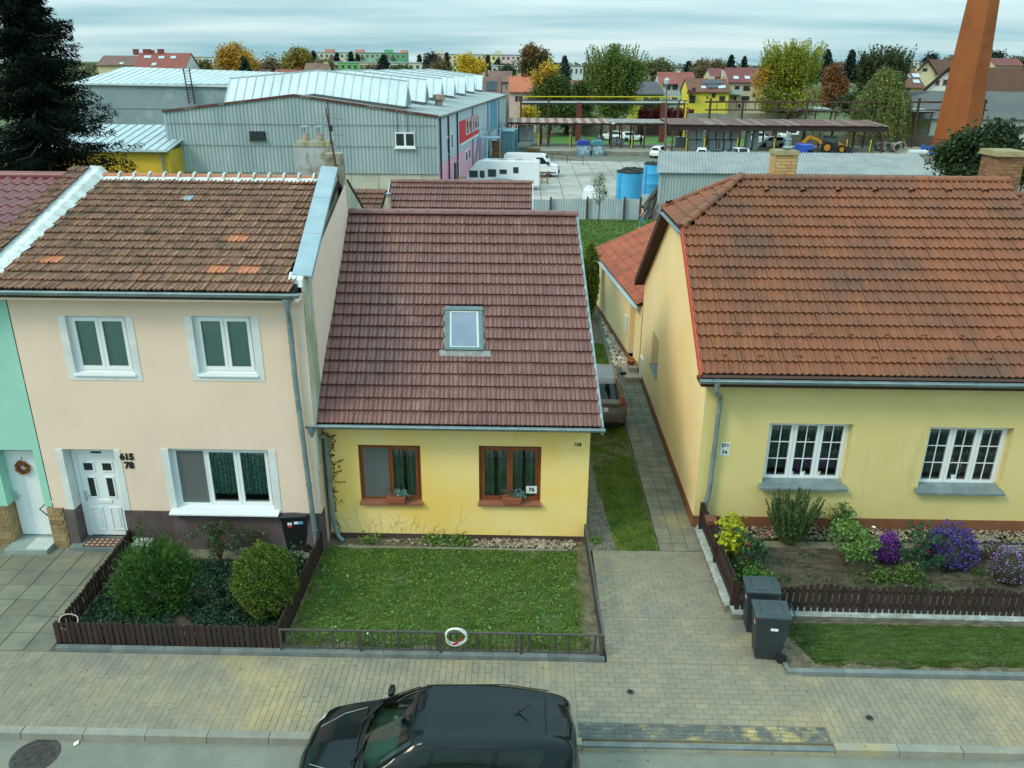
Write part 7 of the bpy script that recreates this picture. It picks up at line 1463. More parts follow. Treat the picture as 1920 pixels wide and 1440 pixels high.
# ================================================================== canopies and steelwork
yel=mat('safety_yellow',C(214,196,40),C(196,178,36),ns=4,rough=.6)
DZ=YZ+.62
def canopy(name,label,pxs,ytop,yback,D,dep,posts,rm,back=True,z0=DZ,pw=.22,fascia=.25,roofmats=None,yellow=()):
    p,q=PY(pxs[0],ytop,D),PY(pxs[1],ytop,D);zf=p.z;zb=PY(pxs[0],yback,D+dep).z;x0,x1=p.x,q.x;t=thing(name,label,'canopy',((x0+x1)/2,D+dep/2,z0));fm_=mat('dark_rust_beam',C(48,38,36),C(60,46,42),ns=2) if fascia>.5 else rust_m
    N=max(4,int((x1-x0)/.7));mats_=roofmats or [rm]
    for i in range(N):
        a,b=x0+(x1-x0)*i/N,x0+(x1-x0)*(i+1)/N;m=MB();j=rng.uniform(-.03,.03)
        for k in range(3):
            c,d=a+(b-a)*k/3,a+(b-a)*(k+1)/3;m.hexa([(c,D-.3,zf-.03+j),(d-.06,D-.3,zf-.03+j),(d-.06,D+dep,zb-.03),(c,D+dep,zb-.03),(c,D-.3,zf+.05+j),(d-.06,D-.3,zf+.05+j),(d-.06,D+dep,zb+.05),(c,D+dep,zb+.05)]);m.hexa([(d-.06,D-.3,zf-.05+j),(d,D-.3,zf-.05+j),(d,D+dep,zb-.05),(d-.06,D+dep,zb-.05),(d-.06,D-.3,zf-.01+j),(d,D-.3,zf-.01+j),(d,D+dep,zb-.01),(d-.06,D+dep,zb-.01)])
        m.obj('roof_sheet',mats_[i % 2 if len(mats_)==2 else int(rng.integers(0,len(mats_)))],t)
    m=MB();m.box(x0,x1,D-.1,D+.1,zf-fascia-.05,zf-.05);m.obj('beam',fm_,t);m=MB();m.box(x0,x1,D+dep-.2,D+dep,zb-fascia-.05,zb-.05);m.obj('beam',rust_m,t)
    for i,px in enumerate(posts):
        x=PY(px,ytop,D).x;m=MB();m.box(x-pw/2,x+pw/2,D-.09,D+.09,z0,zf-fascia);m.obj('post',rust_m,t)
        if px in yellow:MB().box(x-pw/2-.12,x-pw/2-.01,D-.22,D-.08,z0,z0+1.9).obj('guard_post',yel,t)
        if back:MB().box(x-pw/2+.3,x+pw/2+.3,D+dep-.25,D+dep-.05,z0,zb-fascia).obj('post',rust_m,t)
        for s in (1,-1):g=MB();g.bar((x,D,zf-fascia-.7),(x+s*.7,D,zf-fascia),.1,.1);g.obj('brace',rust_m,t)
    return t
ru1,ru2,ru3=mat('rust_sheet',C(126,84,72),C(150,112,100),ns=.8,rough=.8),mat('pale_rust_sheet',C(142,128,118),C(116,94,86),ns=.9,rough=.8),mat('grey_old_sheet',C(150,150,146),C(126,118,112),ns=.9,rough=.8)
canopy('striped_canopy','low canopy with rusty striped roof sheets beside the factory hall',(952,1144),229,221,129,6,(953,968,1013,1028,1072,1130),ru1,roofmats=[ru1,mat('pale_sheet_strip',C(168,158,150),C(146,136,128),ns=1)],yellow=(1013,1072))
canopy('grey_canopy','canopy with grey weathered sheets between striped and dark canopies',(1144,1252),230,223,128,6,(1148,1167,1189,1210),ru3,roofmats=[ru3],yellow=(1189,))
dks=mat('dark_rust_sheet',C(104,80,74),C(126,100,94),ns=.8,rough=.85)
canopy('dark_canopy','long dark rusty canopy over the dock and the wrapped pallets',(1254,1666),233,222,124,8,(1263,1292,1326,1352,1388,1458,1482,1540,1595,1640,1660),dks,roofmats=[dks,dks,dks,ru2],fascia=.75,yellow=(1292,1326,1388,1458,1595,1640))
def gantry(name,label,px0,px1,levels,posts,D,zb=YZ,yelrail=None,mm=None,pw=.18,roof=None):
    t=thing(name,label,'pipe rack',(PY((px0+px1)/2,200,D).x,D,zb))
    for py,h,m_ in levels:a,b=PY(px0,py,D),PY(px1,py+(.7 if px1-px0>200 else 0),D);MB().bar(a,b,h,h).obj('pipe',m_,t)
    for px,top in posts:a=PY(px,top,D);MB().box(a.x-pw/2,a.x+pw/2,D-pw/2,D+pw/2,zb,a.z).obj('post',mm or rust_m,t)
    return t
g=gantry('pipe_bridge','overhead pipe bridge with a yellow rail on thick rusty columns',975,1290,[(181,.16,yel),(188,.12,rust_m),(191,.25,white_sheet),(194.5,.28,mat('dark_steel',C(44,44,46)))],[(977,180),(1029,183),(1273,190),(1285,188)],146,pw=.3)
for px in (1086,1245):a=PY(px,192,146);MB().box(a.x-.45,a.x+.45,145.6,146.4,YZ,a.z).obj('column',mat('red_rust_column',C(112,58,46),C(90,50,42),ns=2),g)
for px in range(990,1285,22):a=PY(px,188,146);MB().box(a.x-.05,a.x+.05,145.95,146.05,a.z-.3,a.z+.9).obj('baluster',rust_m,g)
g=gantry('pipe_rack','long rusty pipe rack with two rails in front of the yellow houses',1322,1852,[(191,.26,rust_m),(206,.2,rust_m)],[(1333,184),(1394,188),(1457,190),(1515,186),(1725,184),(1800,188),(1848,186)],134,DZ,pw=.3)
for px in range(1345,1600,18):a=PY(px,192,134);b=PY(px,206,134);MB().box(a.x-.05,a.x+.05,133.95,134.05,b.z,a.z).obj('baluster',rust_m,g)
for px,y0,y1 in ((1640,190,240),(1470,195,212),(1506,193,212)):pass
g=canopy('small_canopy','raised canopy with pale roof sheets behind the weeping birch',(1675,1752),208,200,150,9,(1684,1710,1732,1748),white_sheet,roofmats=[zinc_light],z0=YZ,back=False)
g=canopy('small_canopy','short pale sheet roof between dark canopy and rust coloured tree',(1488,1572),207,200,150,9,(1492,1530,1568),white_sheet,roofmats=[zinc_light],z0=YZ,back=False)
t=thing('yellow_pole','thin yellow gas pipe pole standing beside the pipe bridge','pole',tuple(PY(1290,250,140)));a=PY(1287,190,140);MB().box(a.x-.12,a.x+.12,139.9,140.1,YZ,a.z).obj('pole',yel,t)
def lamp(label,px,base,top,head,D=None,z=YZ,r=.09,m=None):
    b=PG(px,base,z) if D is None else V(PY(px,base,D).x,D,z);q=PY(px+(3 if head=='up' else 0),top,b.y);t=thing('street_lamp',label,'lamp post',tuple(b));m=m or rust_m;MB().tube([b,b.lerp(q,.5),q],[r*1.5,r*1.1,r*.8],8).obj('pole',m,t)
    if head=='up':MB().lathe(q,[(.1,0),(.35,.25),(.38,.7),(.2,.95)],10).obj('lamp_head',zinc_light,t)
    else:MB().bar(q,q+V(head,0,.15),.12,.1).obj('arm',zinc,t);MB().lathe(q+V(head,0,.0),[(.1,-.08),(.32,0),(.1,.16)],10).obj('lamp_head',zinc_light,t)
lamp('tall rusty lamp post with a lantern head beside the single white car',1247,300,160,'up',m=mat('pale_rust_pole',C(120,98,88),C(90,74,68),ns=2),r=.11)
lamp('thin lamp post with arm standing by the weeping birch',1640,262,190,-1.0,D=138);lamp('thin lamp post with short arm at the yellow tree',1483,240,177,-1.2,D=152)
lamp('grey lamp post at the grey canopy with a small head',1146,276,232,.3,D=127,z=DZ)
# wrapped pallets
wrap=mat('plastic_wrap',C(160,174,178),C(136,150,154),ns=1.6,rough=.35,spec=.5,rnd=.12,stain=(C(184,194,196),3,.6,.75));pal=mat('pallet_wood',C(150,120,86),C(120,94,68),ns=5,rnd=.2)
def pallet(label,px0,px1,y0,y1,D,z=None,group='wrapped pallets on the dock'):
    a,b=PY(px0,y1,D),PY(px1,y0,D);zb=a.z if z is None else z;t=thing('wrapped_pallet',label,'wrapped pallet',((a.x+b.x)/2,D,zb),group);h=b.z-zb
    m=MB();m.box(a.x,b.x,D,D+1.4,zb+.14,zb+h);o=m.obj('load',wrap,t);w=o.modifiers.new('b','BEVEL');w.width=.08;w.segments=2
    g=MB();g.box(a.x,b.x,D,D+1.4,zb+.09,zb+.13)
    for k in range(3):x=a.x+(b.x-a.x)*k/2.2;g.box(x,x+(b.x-a.x)*.1,D,D+1.4,zb,zb+.09)
    g.obj('pallet',pal,t)
for i,(a,b,c,d) in enumerate(((1293,1307,241,263),(1306,1320,241,263),(1293,1307,263,284),(1306,1320,263,284),(1329,1343,242,263),(1343,1357,242,263),(1357,1371,242,263),(1371,1386,242,263),(1329,1343,263,285),(1343,1357,263,285),(1357,1371,263,285),(1371,1386,263,285),(1398,1410,246,284),(1411,1424,246,284))):
    od=('first','second','third','fourth');lab='tall dull wrapped load right of the wide stack, %s of the two' % od[i-12] if i>11 else '%s wrapped pallet from the left in the %s row of the %s stack' % (od[i % 2] if i<4 else od[i % 4],'upper' if c<250 else 'lower','narrow' if a<1325 else 'wide')
    pallet(lab,a,b,c,d,126.5)
for a,b,c,d,l in ((1267,1289,257,279,'low white wrapped pallet on the dock left of the big pallet wall'),(973,988,235,266,'wrapped pallet against the factory end under the striped canopy'),(988,1001,235,266,'second wrapped pallet under the striped canopy'),(1088,1094,255,268,'small wrapped pallet behind the blue kiosk'),(1097,1106,261,272,'small wrapped pallet between the two kiosks'),(1117,1131,258,273,'grey wrapped pallet behind the teal kiosk'),(1146,1156,258,271,'wrapped pallet right of the lamp at the grey canopy'),(1157,1170,260,272,'wrapped pallet under the grey canopy in front of a car')):pallet(l,a,b,c,d,131)
def kiosk(label,px0,px1,D,top_m,c1):
    a,b=PY(px0,292,D),PY(px1,264,D);t=thing('kiosk',label,'kiosk',((a.x+b.x)/2,D,YZ));w=b.x-a.x;h=b.z-YZ
    MB().box(a.x,b.x,D,D+1.6,YZ,YZ+h*.72).obj('body',c1,t);P=[(a.x-.05,YZ+h*.72),(b.x+.05,YZ+h*.72),(b.x+.02,YZ+h*.88),(b.x-.3,YZ+h),(a.x+.3,YZ+h),(a.x-.02,YZ+h*.88)];MB().prism(P,D-.08,D+1.7,'y').obj('roof',top_m,t)
    for x,z,r in ((.25,.45,.32),(.6,.5,.36),(.42,.25,.3),(.8,.3,.25)):MB().lathe((a.x+w*x,D-.02,YZ+h*z),[(r,-.02),(r*.9,.03)],12,'y').obj('panel',mat('pale_panel',C(176,196,204),C(140,164,180),ns=2),t)
kiosk('kiosk with deep blue roof and white patches in front of the dock',1082,1107,122.0,mat('kiosk_blue',C(44,66,150)),mat('kiosk_body',C(130,160,180),C(90,120,146),ns=1));kiosk('kiosk with teal roof right of the blue one',1110,1133,122.0,mat('kiosk_teal',C(74,130,146)),mat('kiosk_teal_body',C(90,140,148),C(120,120,112),ns=1.2))
t=thing('container','two joined blue green steel containers beside the factory wall','container',(-.4,104,YZ));tc=mat('container_teal',C(84,122,132),C(94,132,140),ns=.7)
a,b=PY(942,288,112),PY(964,246,112);m=MB();corr(m,(a.x,112,0),(b.x,112,0),YZ,b.z,.4,.06);m.box(a.x,b.x,112.05,116,YZ,b.z-.02);m.obj('body',tc,t);MB().box(a.x-.05,b.x+.05,111.85,116,b.z-.12,b.z+.04).obj('roof_edge',mat('container_edge',C(106,142,150)),t);a,b=PY(936,280,117),PY(971,242,117);m=MB();corr(m,(a.x,117,0),(b.x,117,0),YZ,b.z,.4,.06);m.box(a.x,b.x,117.05,120,YZ,b.z-.02);m.obj('body',tc,t)
t=thing('pallet_stack','tall stack of empty wooden pallets at the metal stair','pallet stack',tuple(PY(930,290,108)));a,b=PY(922,310,107),PY(942,266,107);zz=YZ
while zz<b.z:MB().box(a.x+float(rng.uniform(-.06,.06)),b.x,107,108.2,zz,zz+.10).obj('pallet',pal,t);zz+=.16
for (px,label) in ((1003,'stacked timber crate at the ramp rail behind the van'),):
    a=PG(1001,292,YZ);t=thing('timber_crate',label,'crate',tuple(a));[MB().box(a.x-.9,a.x+.9,a.y,a.y+1,YZ+k*.22,YZ+k*.22+.16).obj('board',pal,t) for k in range(5)]
t=thing('timber_stand','rough timber stand between motorhome and van','stand',tuple(PG(1016,345,YZ)));a=PG(1016,346,YZ);[MB().bar((a.x-.7,a.y,YZ+z),(a.x+.7,a.y,YZ+z),.12,.1).obj('board',pal,t) for z in (.3,.75,1.2)];[MB().box(a.x+x-.06,a.x+x+.06,a.y+.1,a.y+.2,YZ,YZ+1.4).obj('leg',pal,t) for x in (-.6,0,.6)]
t=thing('ramp_railing','low dark railing along the ramp in the middle of the yard','railing',tuple(PG(1040,305,YZ)));pts=[PG(x,y,YZ) for x,y in ((985,298),(1035,302),(1093,309))]
for a,b in zip(pts[:-1],pts[1:]):[MB().bar(a+V(0,0,z),b+V(0,0,z),.06,.06).obj('rail',rust_m,t) for z in (.5,1.0)]
for p in pts+[pts[0].lerp(pts[1],.5),pts[1].lerp(pts[2],.5)]:MB().box(p.x-.04,p.x+.04,p.y-.04,p.y+.04,YZ,YZ+1.05).obj('post',rust_m,t)
t=thing('stair_railing','yellow tubular railing at the factory entrance','railing',tuple(PG(880,345,YZ)));pts=[PY(x,y,88) for x,y in ((858,333),(890,331),(899,345))]
MB().tube(pts,.06,6).obj('rail',yel,t);MB().tube([p-V(0,0,.7) for p in pts],.05,6).obj('rail',yel,t);[MB().box(p.x-.05,p.x+.05,p.y-.05,p.y+.05,YZ,p.z).obj('post',yel,t) for p in pts]
def loader():
    b=PG(1553,287,DZ);D=b.y;t=thing('backhoe_loader','yellow and black backhoe loader on the dock behind the brick chimney','excavator',tuple(b));ym=mat('machine_yellow',C(188,132,36),C(172,118,30),ns=2);dkm=mat('machine_dark',C(40,44,44));
    def q(px,py,o=0):return PY(px,py,D+o)
    m=MB();a,c=q(1548,282),q(1572,268);m.box(a.x,c.x,D,D+1.6,a.z,c.z);m.obj('chassis',dkm,t);a,c=q(1548,268),q(1571,258);m=MB();m.hexa([(a.x,D,a.z),(c.x,D,a.z),(c.x,D+1.6,a.z),(a.x,D+1.6,a.z),(a.x+.2,D+.1,c.z),(c.x-.1,D+.1,c.z),(c.x-.1,D+1.5,c.z),(a.x+.2,D+1.5,c.z)]);m.obj('cab',mat('cab_glass',C(40,60,58),rough=.1,spec=.6),t);m=MB();m.box(a.x+.1,c.x,D-.02,D+1.62,c.z,c.z+.12);m.obj('cab_roof',dkm,t)
    for px,r,zz in ((1549,.85,.8),(1577,.6,.55)):
        p=q(px,280);w=MB();w.lathe((p.x,D-.1,DZ+zz),[(r*.55,-.2),(r,-.2),(r,.2),(r*.55,.2)],18,'y');w.mat(1).lathe((p.x,D-.13,DZ+zz),[(r*.55,-.2),(r*.5,.15)],14,'y');w.obj('wheel',[tyre,ym],t)
    for pts,w in (([(1547,276),(1533,262),(1518,256)],.5),([(1518,256),(1505,268),(1503,272)],.45),([(1570,268),(1582,276),(1590,286)],.55)):
        for a,c in zip(pts[:-1],pts[1:]):MB().bar(q(*a,.4),q(*c,.4),w,w*.8).obj('arm',ym,t)
    a=q(1592,288);MB().hexa([(a.x-.5,D-.2,DZ),(a.x+.6,D-.2,DZ),(a.x+.6,D+2,DZ),(a.x-.5,D+2,DZ),(a.x-.7,D-.2,DZ+.9),(a.x-.1,D-.2,DZ+1),(a.x-.1,D+2,DZ+1),(a.x-.7,D+2,DZ+.9)]).obj('bucket',dkm,t)
loader()
def truck():
    D=112;t=thing('truck_cab','bright blue truck cab with trailer bed behind the brick chimney','truck',tuple(PY(1515,300,D)));bl=mat('truck_blue',C(36,76,176),C(30,66,160),ns=1,rough=.3,coat=.4);a,c=PY(1497,304,D),PY(1530,271,D);z0=YZ+.5;h=c.z
    m=MB();m.hexa([(a.x,D,z0),(c.x,D,z0),(c.x,D+2.4,z0),(a.x,D+2.4,z0),(a.x,D+.1,h),(c.x-.25,D+.1,h),(c.x-.25,D+2.3,h),(a.x,D+2.3,h)]);o=m.obj('cab',bl,t);w=o.modifiers.new('b','BEVEL');w.width=.12;w.segments=2
    MB().box(c.x-.95,c.x-.25,D-.03,D+.05,z0+1.15,h-.7).obj('side_window',car_glass,t);b=PY(1400,302,D);MB().box(b.x,a.x-.2,D+.2,D+2.4,YZ+.9,YZ+1.25).obj('trailer_bed',bl,t)
    for x in (c.x-.8,a.x+.2,b.x+1):w=MB();w.lathe((x,D+.1,YZ+.5),[(.3,-.2),(.5,-.2),(.5,.2),(.3,.2)],16,'y');w.mat(1).lathe((x,D+.1,YZ+.5),[(.3,-.2),(.25,.15)],12,'y');w.obj('wheel',[tyre,rimm],t)
    m=MB();m.box(c.x+.1,c.x+3.2,D+.3,D+2.2,YZ+.5,YZ+1.5);m.obj('chassis',mat('truck_teal',C(50,88,104)),t)
truck()
cr=mat('concrete_ring',C(150,144,132),C(128,120,108),ns=2,bump=.3)
for i,(px,by,r) in enumerate(((1650,283,.62),(1663,285,.68),(1676,284,.6),(1682,286,.68),(1690,282,.62))):
    b=PG(px,by,DZ);q=MB();P=[(r,0),(r,1.1),(r*.78,1.1),(r*.78,0)];n=20
    for (r0,y0),(r1,y1) in zip(P,P[1:]+P[:1]):
        for k in range(n):a0,a1=6.283*k/n,6.283*(k+1)/n;q.poly((r0*math.cos(a0),y0,r0*math.sin(a0)),(r0*math.cos(a1),y0,r0*math.sin(a1)),(r1*math.cos(a1),y1,r1*math.sin(a1)),(r1*math.cos(a0),y1,r1*math.sin(a0)))
    o=tag(q.obj('concrete_ring',cr),'concrete well ring on its side at the dark canopy end, %s from the left' % ('first','second','third','fourth','last')[i],'concrete ring','concrete rings at the canopy end');o.location=(b.x,b.y,DZ+r);o.rotation_euler=(0,0,rng.uniform(-.3,.3))
b=PG(1718,292,DZ);t=tag(MB().tube([(b.x-1.2,b.y,DZ+.4),(b.x+1.6,b.y+.2,DZ+.4)],.42,14).obj('concrete_pipe',mat('white_pipe',C(190,196,196))),'pale concrete pipe lying beside the well rings','pipe')
b=PG(1742,297,YZ);tag(MB().hexa([(b.x-1.1,b.y,YZ),(b.x+.9,b.y,YZ),(b.x+.9,b.y+1,YZ),(b.x-1.1,b.y+1,YZ),(b.x-1.0,b.y+.1,YZ+1.9),(b.x+.8,b.y+.1,YZ+1.6),(b.x+.8,b.y+.9,YZ+1.6),(b.x-1.0,b.y+.9,YZ+1.9)]).obj('blue_tarp_stack',mat('tarp_blue',C(44,90,176),C(36,76,156),ns=2)),'bundle under a bright blue tarpaulin left of the dark juniper','covered stack')
t=thing('hand_railing','small bent yellow handrail on the dock edge','railing',tuple(PG(1655,295,DZ)));p=[PY(x,y,122.6) for x,y in ((1641,299),(1641,288),(1651,288),(1661,295))];MB().tube(p,.06,6).obj('rail',mat('pale_yellow_paint',C(214,206,140)),t);MB().tube([PY(1650,288,122.6),PY(1650,300,122.6)],.05,6).obj('post',mat('pale_yellow_paint',C(214,206,140)),t)
# walls behind the yard
for (a,b,y0,y1,D,col,nm,lb) in ((1075,1262,229,254,168,mat('pale_concrete_wall',C(170,166,150),C(150,148,132),ns=.5),'boundary_wall','pale concrete panel wall behind the lawn and willow'),(1290,1480,212,224,160,mat('grey_wall',C(150,150,140),C(124,124,112),ns=.5),'boundary_wall','grey wall below the yellow houses behind the pipe rack'),(1480,1780,252,282,137,mat('drab_wall',C(126,122,108),C(112,108,96),ns=.5),'boundary_wall','long drab wall behind the backhoe and concrete rings')):
    p,q=PY(a,y0,D),PY(b,y0,D);t=thing(nm,lb,'wall',((p.x+q.x)/2,D,YZ));N=max(3,int((q.x-p.x)/2.6))
    for i in range(N):MB().box(p.x+(q.x-p.x)*i/N+.05,p.x+(q.x-p.x)*(i+1)/N-.05,D,D+.2,YZ-.3,p.z+float(rng.uniform(-.04,.04))).obj('wall_panel',col,t)
    for i in range(N+1):x=p.x+(q.x-p.x)*i/N;MB().box(x-.1,x+.1,D-.06,D+.06,YZ-.3,p.z+.05).obj('post',col,t)
n=2600;a,b=PY(1198,206,162),PY(1300,222,162);P=np.stack([rng.uniform(a.x,b.x,n),162+rng.uniform(0,1,n),rng.uniform(b.z-1,a.z,n)+.4*np.sin(rng.uniform(a.x,b.x,n))],1)
t=thing('virginia_creeper','deep red creeper covering the wall under the grey house','plant',(a.x/2+b.x/2,162,YZ));leaves('foliage',P,.6,.7,leafm('creeper_red',C(112,30,40),C(136,56,40),ns=.4),t);MB().box(a.x,b.x,162.3,162.6,YZ,a.z-.2).obj('wall',rust_m,t)
# ------------------------------------------------------------------ the tapering brown stack
def stack():
    D=128;t=thing('factory_stack','tall tapering rust brown octagonal factory chimney','chimney',(PY(1787,275,D).x,D+3,YZ));n=8
    def ringat(z,cx,r):return [(cx+r*math.cos(math.pi/8+k*math.pi/4+.25),D+3+r*math.sin(math.pi/8+k*math.pi/4+.25),z) for k in range(n)]
    def edge(py):f=(275-py)/275;return 1748+(1823-1748)*0+ (1822-1752)*f,1828+(1874-1828)*f
    L=[]
    for py in (290,240,180,120,60,0,-60,-120,-180):
        l,r=edge(py);p,q=PY(l,py,D+3),PY(r,py,D+3);L.append(ringat(p.z if py<289 else YZ,(p.x+q.x)/2+(0 if py<289 else 0),(q.x-p.x)/2/.97))
    # keep it upright: common axis
    cx=sum(p[0] for p in L[0])/n;cxs=[sum(p[0] for p in l)/n for l in L];ax=sum(cxs[:6])/6
    m=MB()
    for a,b in zip(L[:-1],L[1:]):
        A=[(p[0]-sum(q[0] for q in a)/n+ax,p[1],p[2]) for p in a];B=[(p[0]-sum(q[0] for q in b)/n+ax,p[1],p[2]) for p in b]
        for k in range(n):j=(k+1) % n;m.poly(A[k],A[j],B[j],B[k])
    m.obj('shaft',mat('stack_brown',C(148,84,40),C(138,76,36),ns=.3,rough=.8,stain=(C(120,66,34),.2,.55,.75)),t)
    for py in (262,268,274):l,r=edge(py);p,q=PY(l-4,py,D-.6),PY(r,py,D-.6);MB().bar(p,q,.14,.14).obj('base_rail',rust_m,t)
stack()
# ================================================================== houses beyond the yard
wpane=mat('far_pane',C(52,60,64),rough=.15,spec=.5);wfr=mat('far_frame',C(206,208,204));dfr=mat('far_dark_frame',C(70,58,50));solar_m=mat('solar_panel',C(28,42,58),C(34,50,66),ns=.4,rough=.15,spec=.6)
RT={'red':mat('far_red_tile',C(140,80,70),C(126,72,64),ns=.35,fine=.1),'brown':mat('far_brown_tile',C(118,92,82),C(106,82,74),ns=.35,fine=.1),'orange':mat('far_orange_tile',C(174,104,76),C(160,96,72),ns=.35),'grey':mat('far_grey_slate',C(84,88,88),C(96,98,96),ns=.3),'slate':mat('far_dark_slate',C(88,86,92),C(78,78,84),ns=.3),'darkred':mat('far_dark_red_tile',C(116,66,64),C(104,60,58),ns=.35),'choc':mat('far_chocolate_tile',C(112,76,60),C(98,68,56),ns=.35)}
def hmat(n,*c):return mat('far_render_'+n,C(*c),C(*[max(0,v-9) for v in c]),ns=.3)
def house(name,label,px0,px1,eave,ridge,D,roofm,wallm,dep=9,zb=None,wins=(),lights=(),chim=(),solar=None,hip=False,gable=None,balcony=(),doors=()):
    """ridge parallel to the street; windows are given as pixel rectangles on the street wall"""
    a,b=PY(px0,eave,D),PY(px1,eave,D);zb=(gz(D)-.5) if zb is None else zb;x0,x1=a.x,b.x;ze=a.z;zr=PY((px0+px1)/2,ridge,D+dep/2).z;t=thing(name,label,'house',((x0+x1)/2,D,zb));ym=D+dep/2
    m=MB();m.box(x0+.2,x1-.2,D+.3,D+dep-.3,zb,ze-.02)
    for x in (x0+.2,x1-.2):m.poly((x,D+.3,ze-.03),(x,D+dep-.3,ze-.03),(x,ym,zr-.12))
    m.obj('wall',wallm,t);h=(x1-x0)*.16 if hip else 0;r=MB();th=.15
    for s in (0,1):
        y0=D-.15 if s==0 else D+dep+.15;r.hexa([(x0,y0,ze-.25),(x1,y0,ze-.25),(x1-h,ym,zr-th),(x0+h,ym,zr-th),(x0,y0,ze-.1),(x1,y0,ze-.1),(x1-h,ym,zr),(x0+h,ym,zr)])
    if hip:r.poly((x0,D-.15,ze-.1),(x0,D+dep+.15,ze-.1),(x0+h,ym,zr));r.poly((x1,D-.15,ze-.1),(x1,D+dep+.15,ze-.1),(x1-h,ym,zr))
    roof=r.obj('roof',roofm,t)
    for w in wins:
        fr=dfr if len(w)>4 and w[4]=='d' else wfr;p,q=PY(w[0],w[1],D+.3),PY(w[2],w[3],D+.3);o=MB().box(p.x,q.x,D+.22,D+.32,q.z,p.z).obj('window',fr,t);e=(q.x-p.x)*.1;k=2 if (q.x-p.x)>.9 else 1
        for i in range(k):W=(q.x-p.x-2*e)/k;MB().box(p.x+e+W*i+.03,p.x+e+W*(i+1)-.03,D+.2,D+.25,q.z+.1,p.z-.1).obj('pane',wpane,o)
    n=Vector((0,-(zr-ze),dep/2)).normalized();o0=Vector((x0,D-.15,ze-.1));ve=Vector((0,ym-D+.15,zr-ze+.1)).normalized()
    for (px,py,w,hh) in lights:
        p=PP(px,py,o0,n);m=MB();u=Vector((1,0,0));
        m.hexa([p-u*w/2-ve*hh/2,p+u*w/2-ve*hh/2,p+u*w/2+ve*hh/2,p-u*w/2+ve*hh/2]+[q+n*.12 for q in (p-u*w/2-ve*hh/2,p+u*w/2-ve*hh/2,p+u*w/2+ve*hh/2,p-u*w/2+ve*hh/2)]);m.obj('roof_window',mat('far_roof_glass',C(176,190,196),rough=.2),roof)
    if solar:
        for (ax,ay,bx,by,nx,ny) in (solar if isinstance(solar,list) else [solar]):
            for i in range(nx):
                for j in range(ny):
                    c0=[PP(ax+(bx-ax)*(i+f+.04*(1-2*f))/nx,ay+(by-ay)*(j+g+.04*(1-2*g))/ny,o0,n)+n*.1 for f,g in ((0,1),(1,1),(1,0),(0,0))];MB().hexa(c0+[c+n*.06 for c in c0]).obj('solar_panel',solar_m,roof)
    for (px,top,w,cm) in chim:
        p=PY(px,top,ym);m=MB();m.box(p.x-w/2,p.x+w/2,ym-.3,ym+.3,zr-.5,p.z-.1);m.box(p.x-w/2-.06,p.x+w/2+.06,ym-.36,ym+.36,p.z-.1,p.z);m.obj('chimney',cm,t)
    for (p0,y0,p1,y1,cm) in balcony:
        p,q=PY(p0,y0,D-1),PY(p1,y1,D-1);m=MB();m.box(p.x,q.x,D-1,D+.3,q.z-.12,q.z);m.box(p.x,q.x,D-1,D-.92,q.z,p.z);m.obj('balcony',cm,t)
    return t
bk,wh,cmn=mat('chimney_brick',C(126,70,58)),mat('chimney_white',C(200,198,190)),mat('chimney_cream',C(200,190,160))
house('brown_roof_house','long dark brown roof beside the spruce top on the skyline',180,252,121,104,230,RT['brown'],hmat('cream',200,190,150),10,lights=[(228,119,1,1)])
house('red_roof_house','steep red roofed house with a white gable and chimneys on the skyline',247,345,132,99,190,RT['red'],hmat('white',205,212,212),11,lights=[(277,107,1.6,.9),(303,108,1.3,.9),(325,108,1.2,.9),(289,121,1,.9)],chim=[(254,92,1.1,bk),(275,92,1.6,bk),(301,92,1.3,bk),(286,94,.5,bk)])
def block(name,label,px0,px1,top,D,wallms,floors,cols,fh,zb=None,roof_m=None,huts=(),split=1,wpx=None):
    """flat roofed block of flats"""
    a,b=PY(px0,top,D),PY(px1,top,D);zb=(gz(D)-1) if zb is None else zb;t=thing(name,label,'apartment block',((a.x+b.x)/2,D,zb));W=(b.x-a.x)/len(wallms)
    for i,wm_ in enumerate(wallms):MB().box(a.x+W*i,a.x+W*(i+1)-.02,D,D+11,zb,a.z-.3).obj('wall',wm_,t)
    MB().box(a.x-.2,b.x+.2,D-.2,D+11.2,a.z-.3,a.z).obj('roof',roof_m or mat('flat_roof',C(130,138,138)),t)
    cw=(b.x-a.x)/cols;me=None
    for f in range(floors):
        z1=a.z-.9-f*fh;
        if z1-1.5<zb:break
        for c in range(cols):
            x=a.x+cw*(c+.22);o=MB().box(x,x+cw*.56,D-.06,D+.02,z1-1.5,z1).obj('window',wfr,t);MB().box(x+.12,x+cw*.26,D-.1,D-.02,z1-1.4,z1-.1).obj('pane',wpane,o);MB().box(x+cw*.30,x+cw*.56-.12,D-.1,D-.02,z1-1.4,z1-.1).obj('pane',wpane,o)
            if floors>2 and (c+f) % 3==0:MB().box(x-.3,x+cw*.6,D-1.1,D,z1-2.0,z1-1.0).obj('balcony',mat('balcony_red',C(120,82,78)) if c % 2 else wallms[0],t)
    for (h0,h1,ht,hm) in huts:p,q=PY(h0,ht,D+2),PY(h1,ht,D+2);MB().box(p.x,q.x,D+2,D+7,a.z-.3,p.z).obj('roof_hut',hm,t)
    return t
gr1,gr2,bg=hmat('sage',150,186,160),hmat('green',96,168,124),hmat('beige',206,206,184);sal=hmat('salmon',208,142,116);cr_,ye_,wh_,pkk=hmat('cream',200,190,150),hmat('soft_yellow',220,212,142),hmat('white',205,212,212),hmat('pinkish',214,188,184)
block('apartment_block','low white flat roofed block between red roof and golden tree',343,412,105,300,[cr_,wh_],2,10,2.9,roof_m=mat('pale_flat_roof',C(176,190,196)))
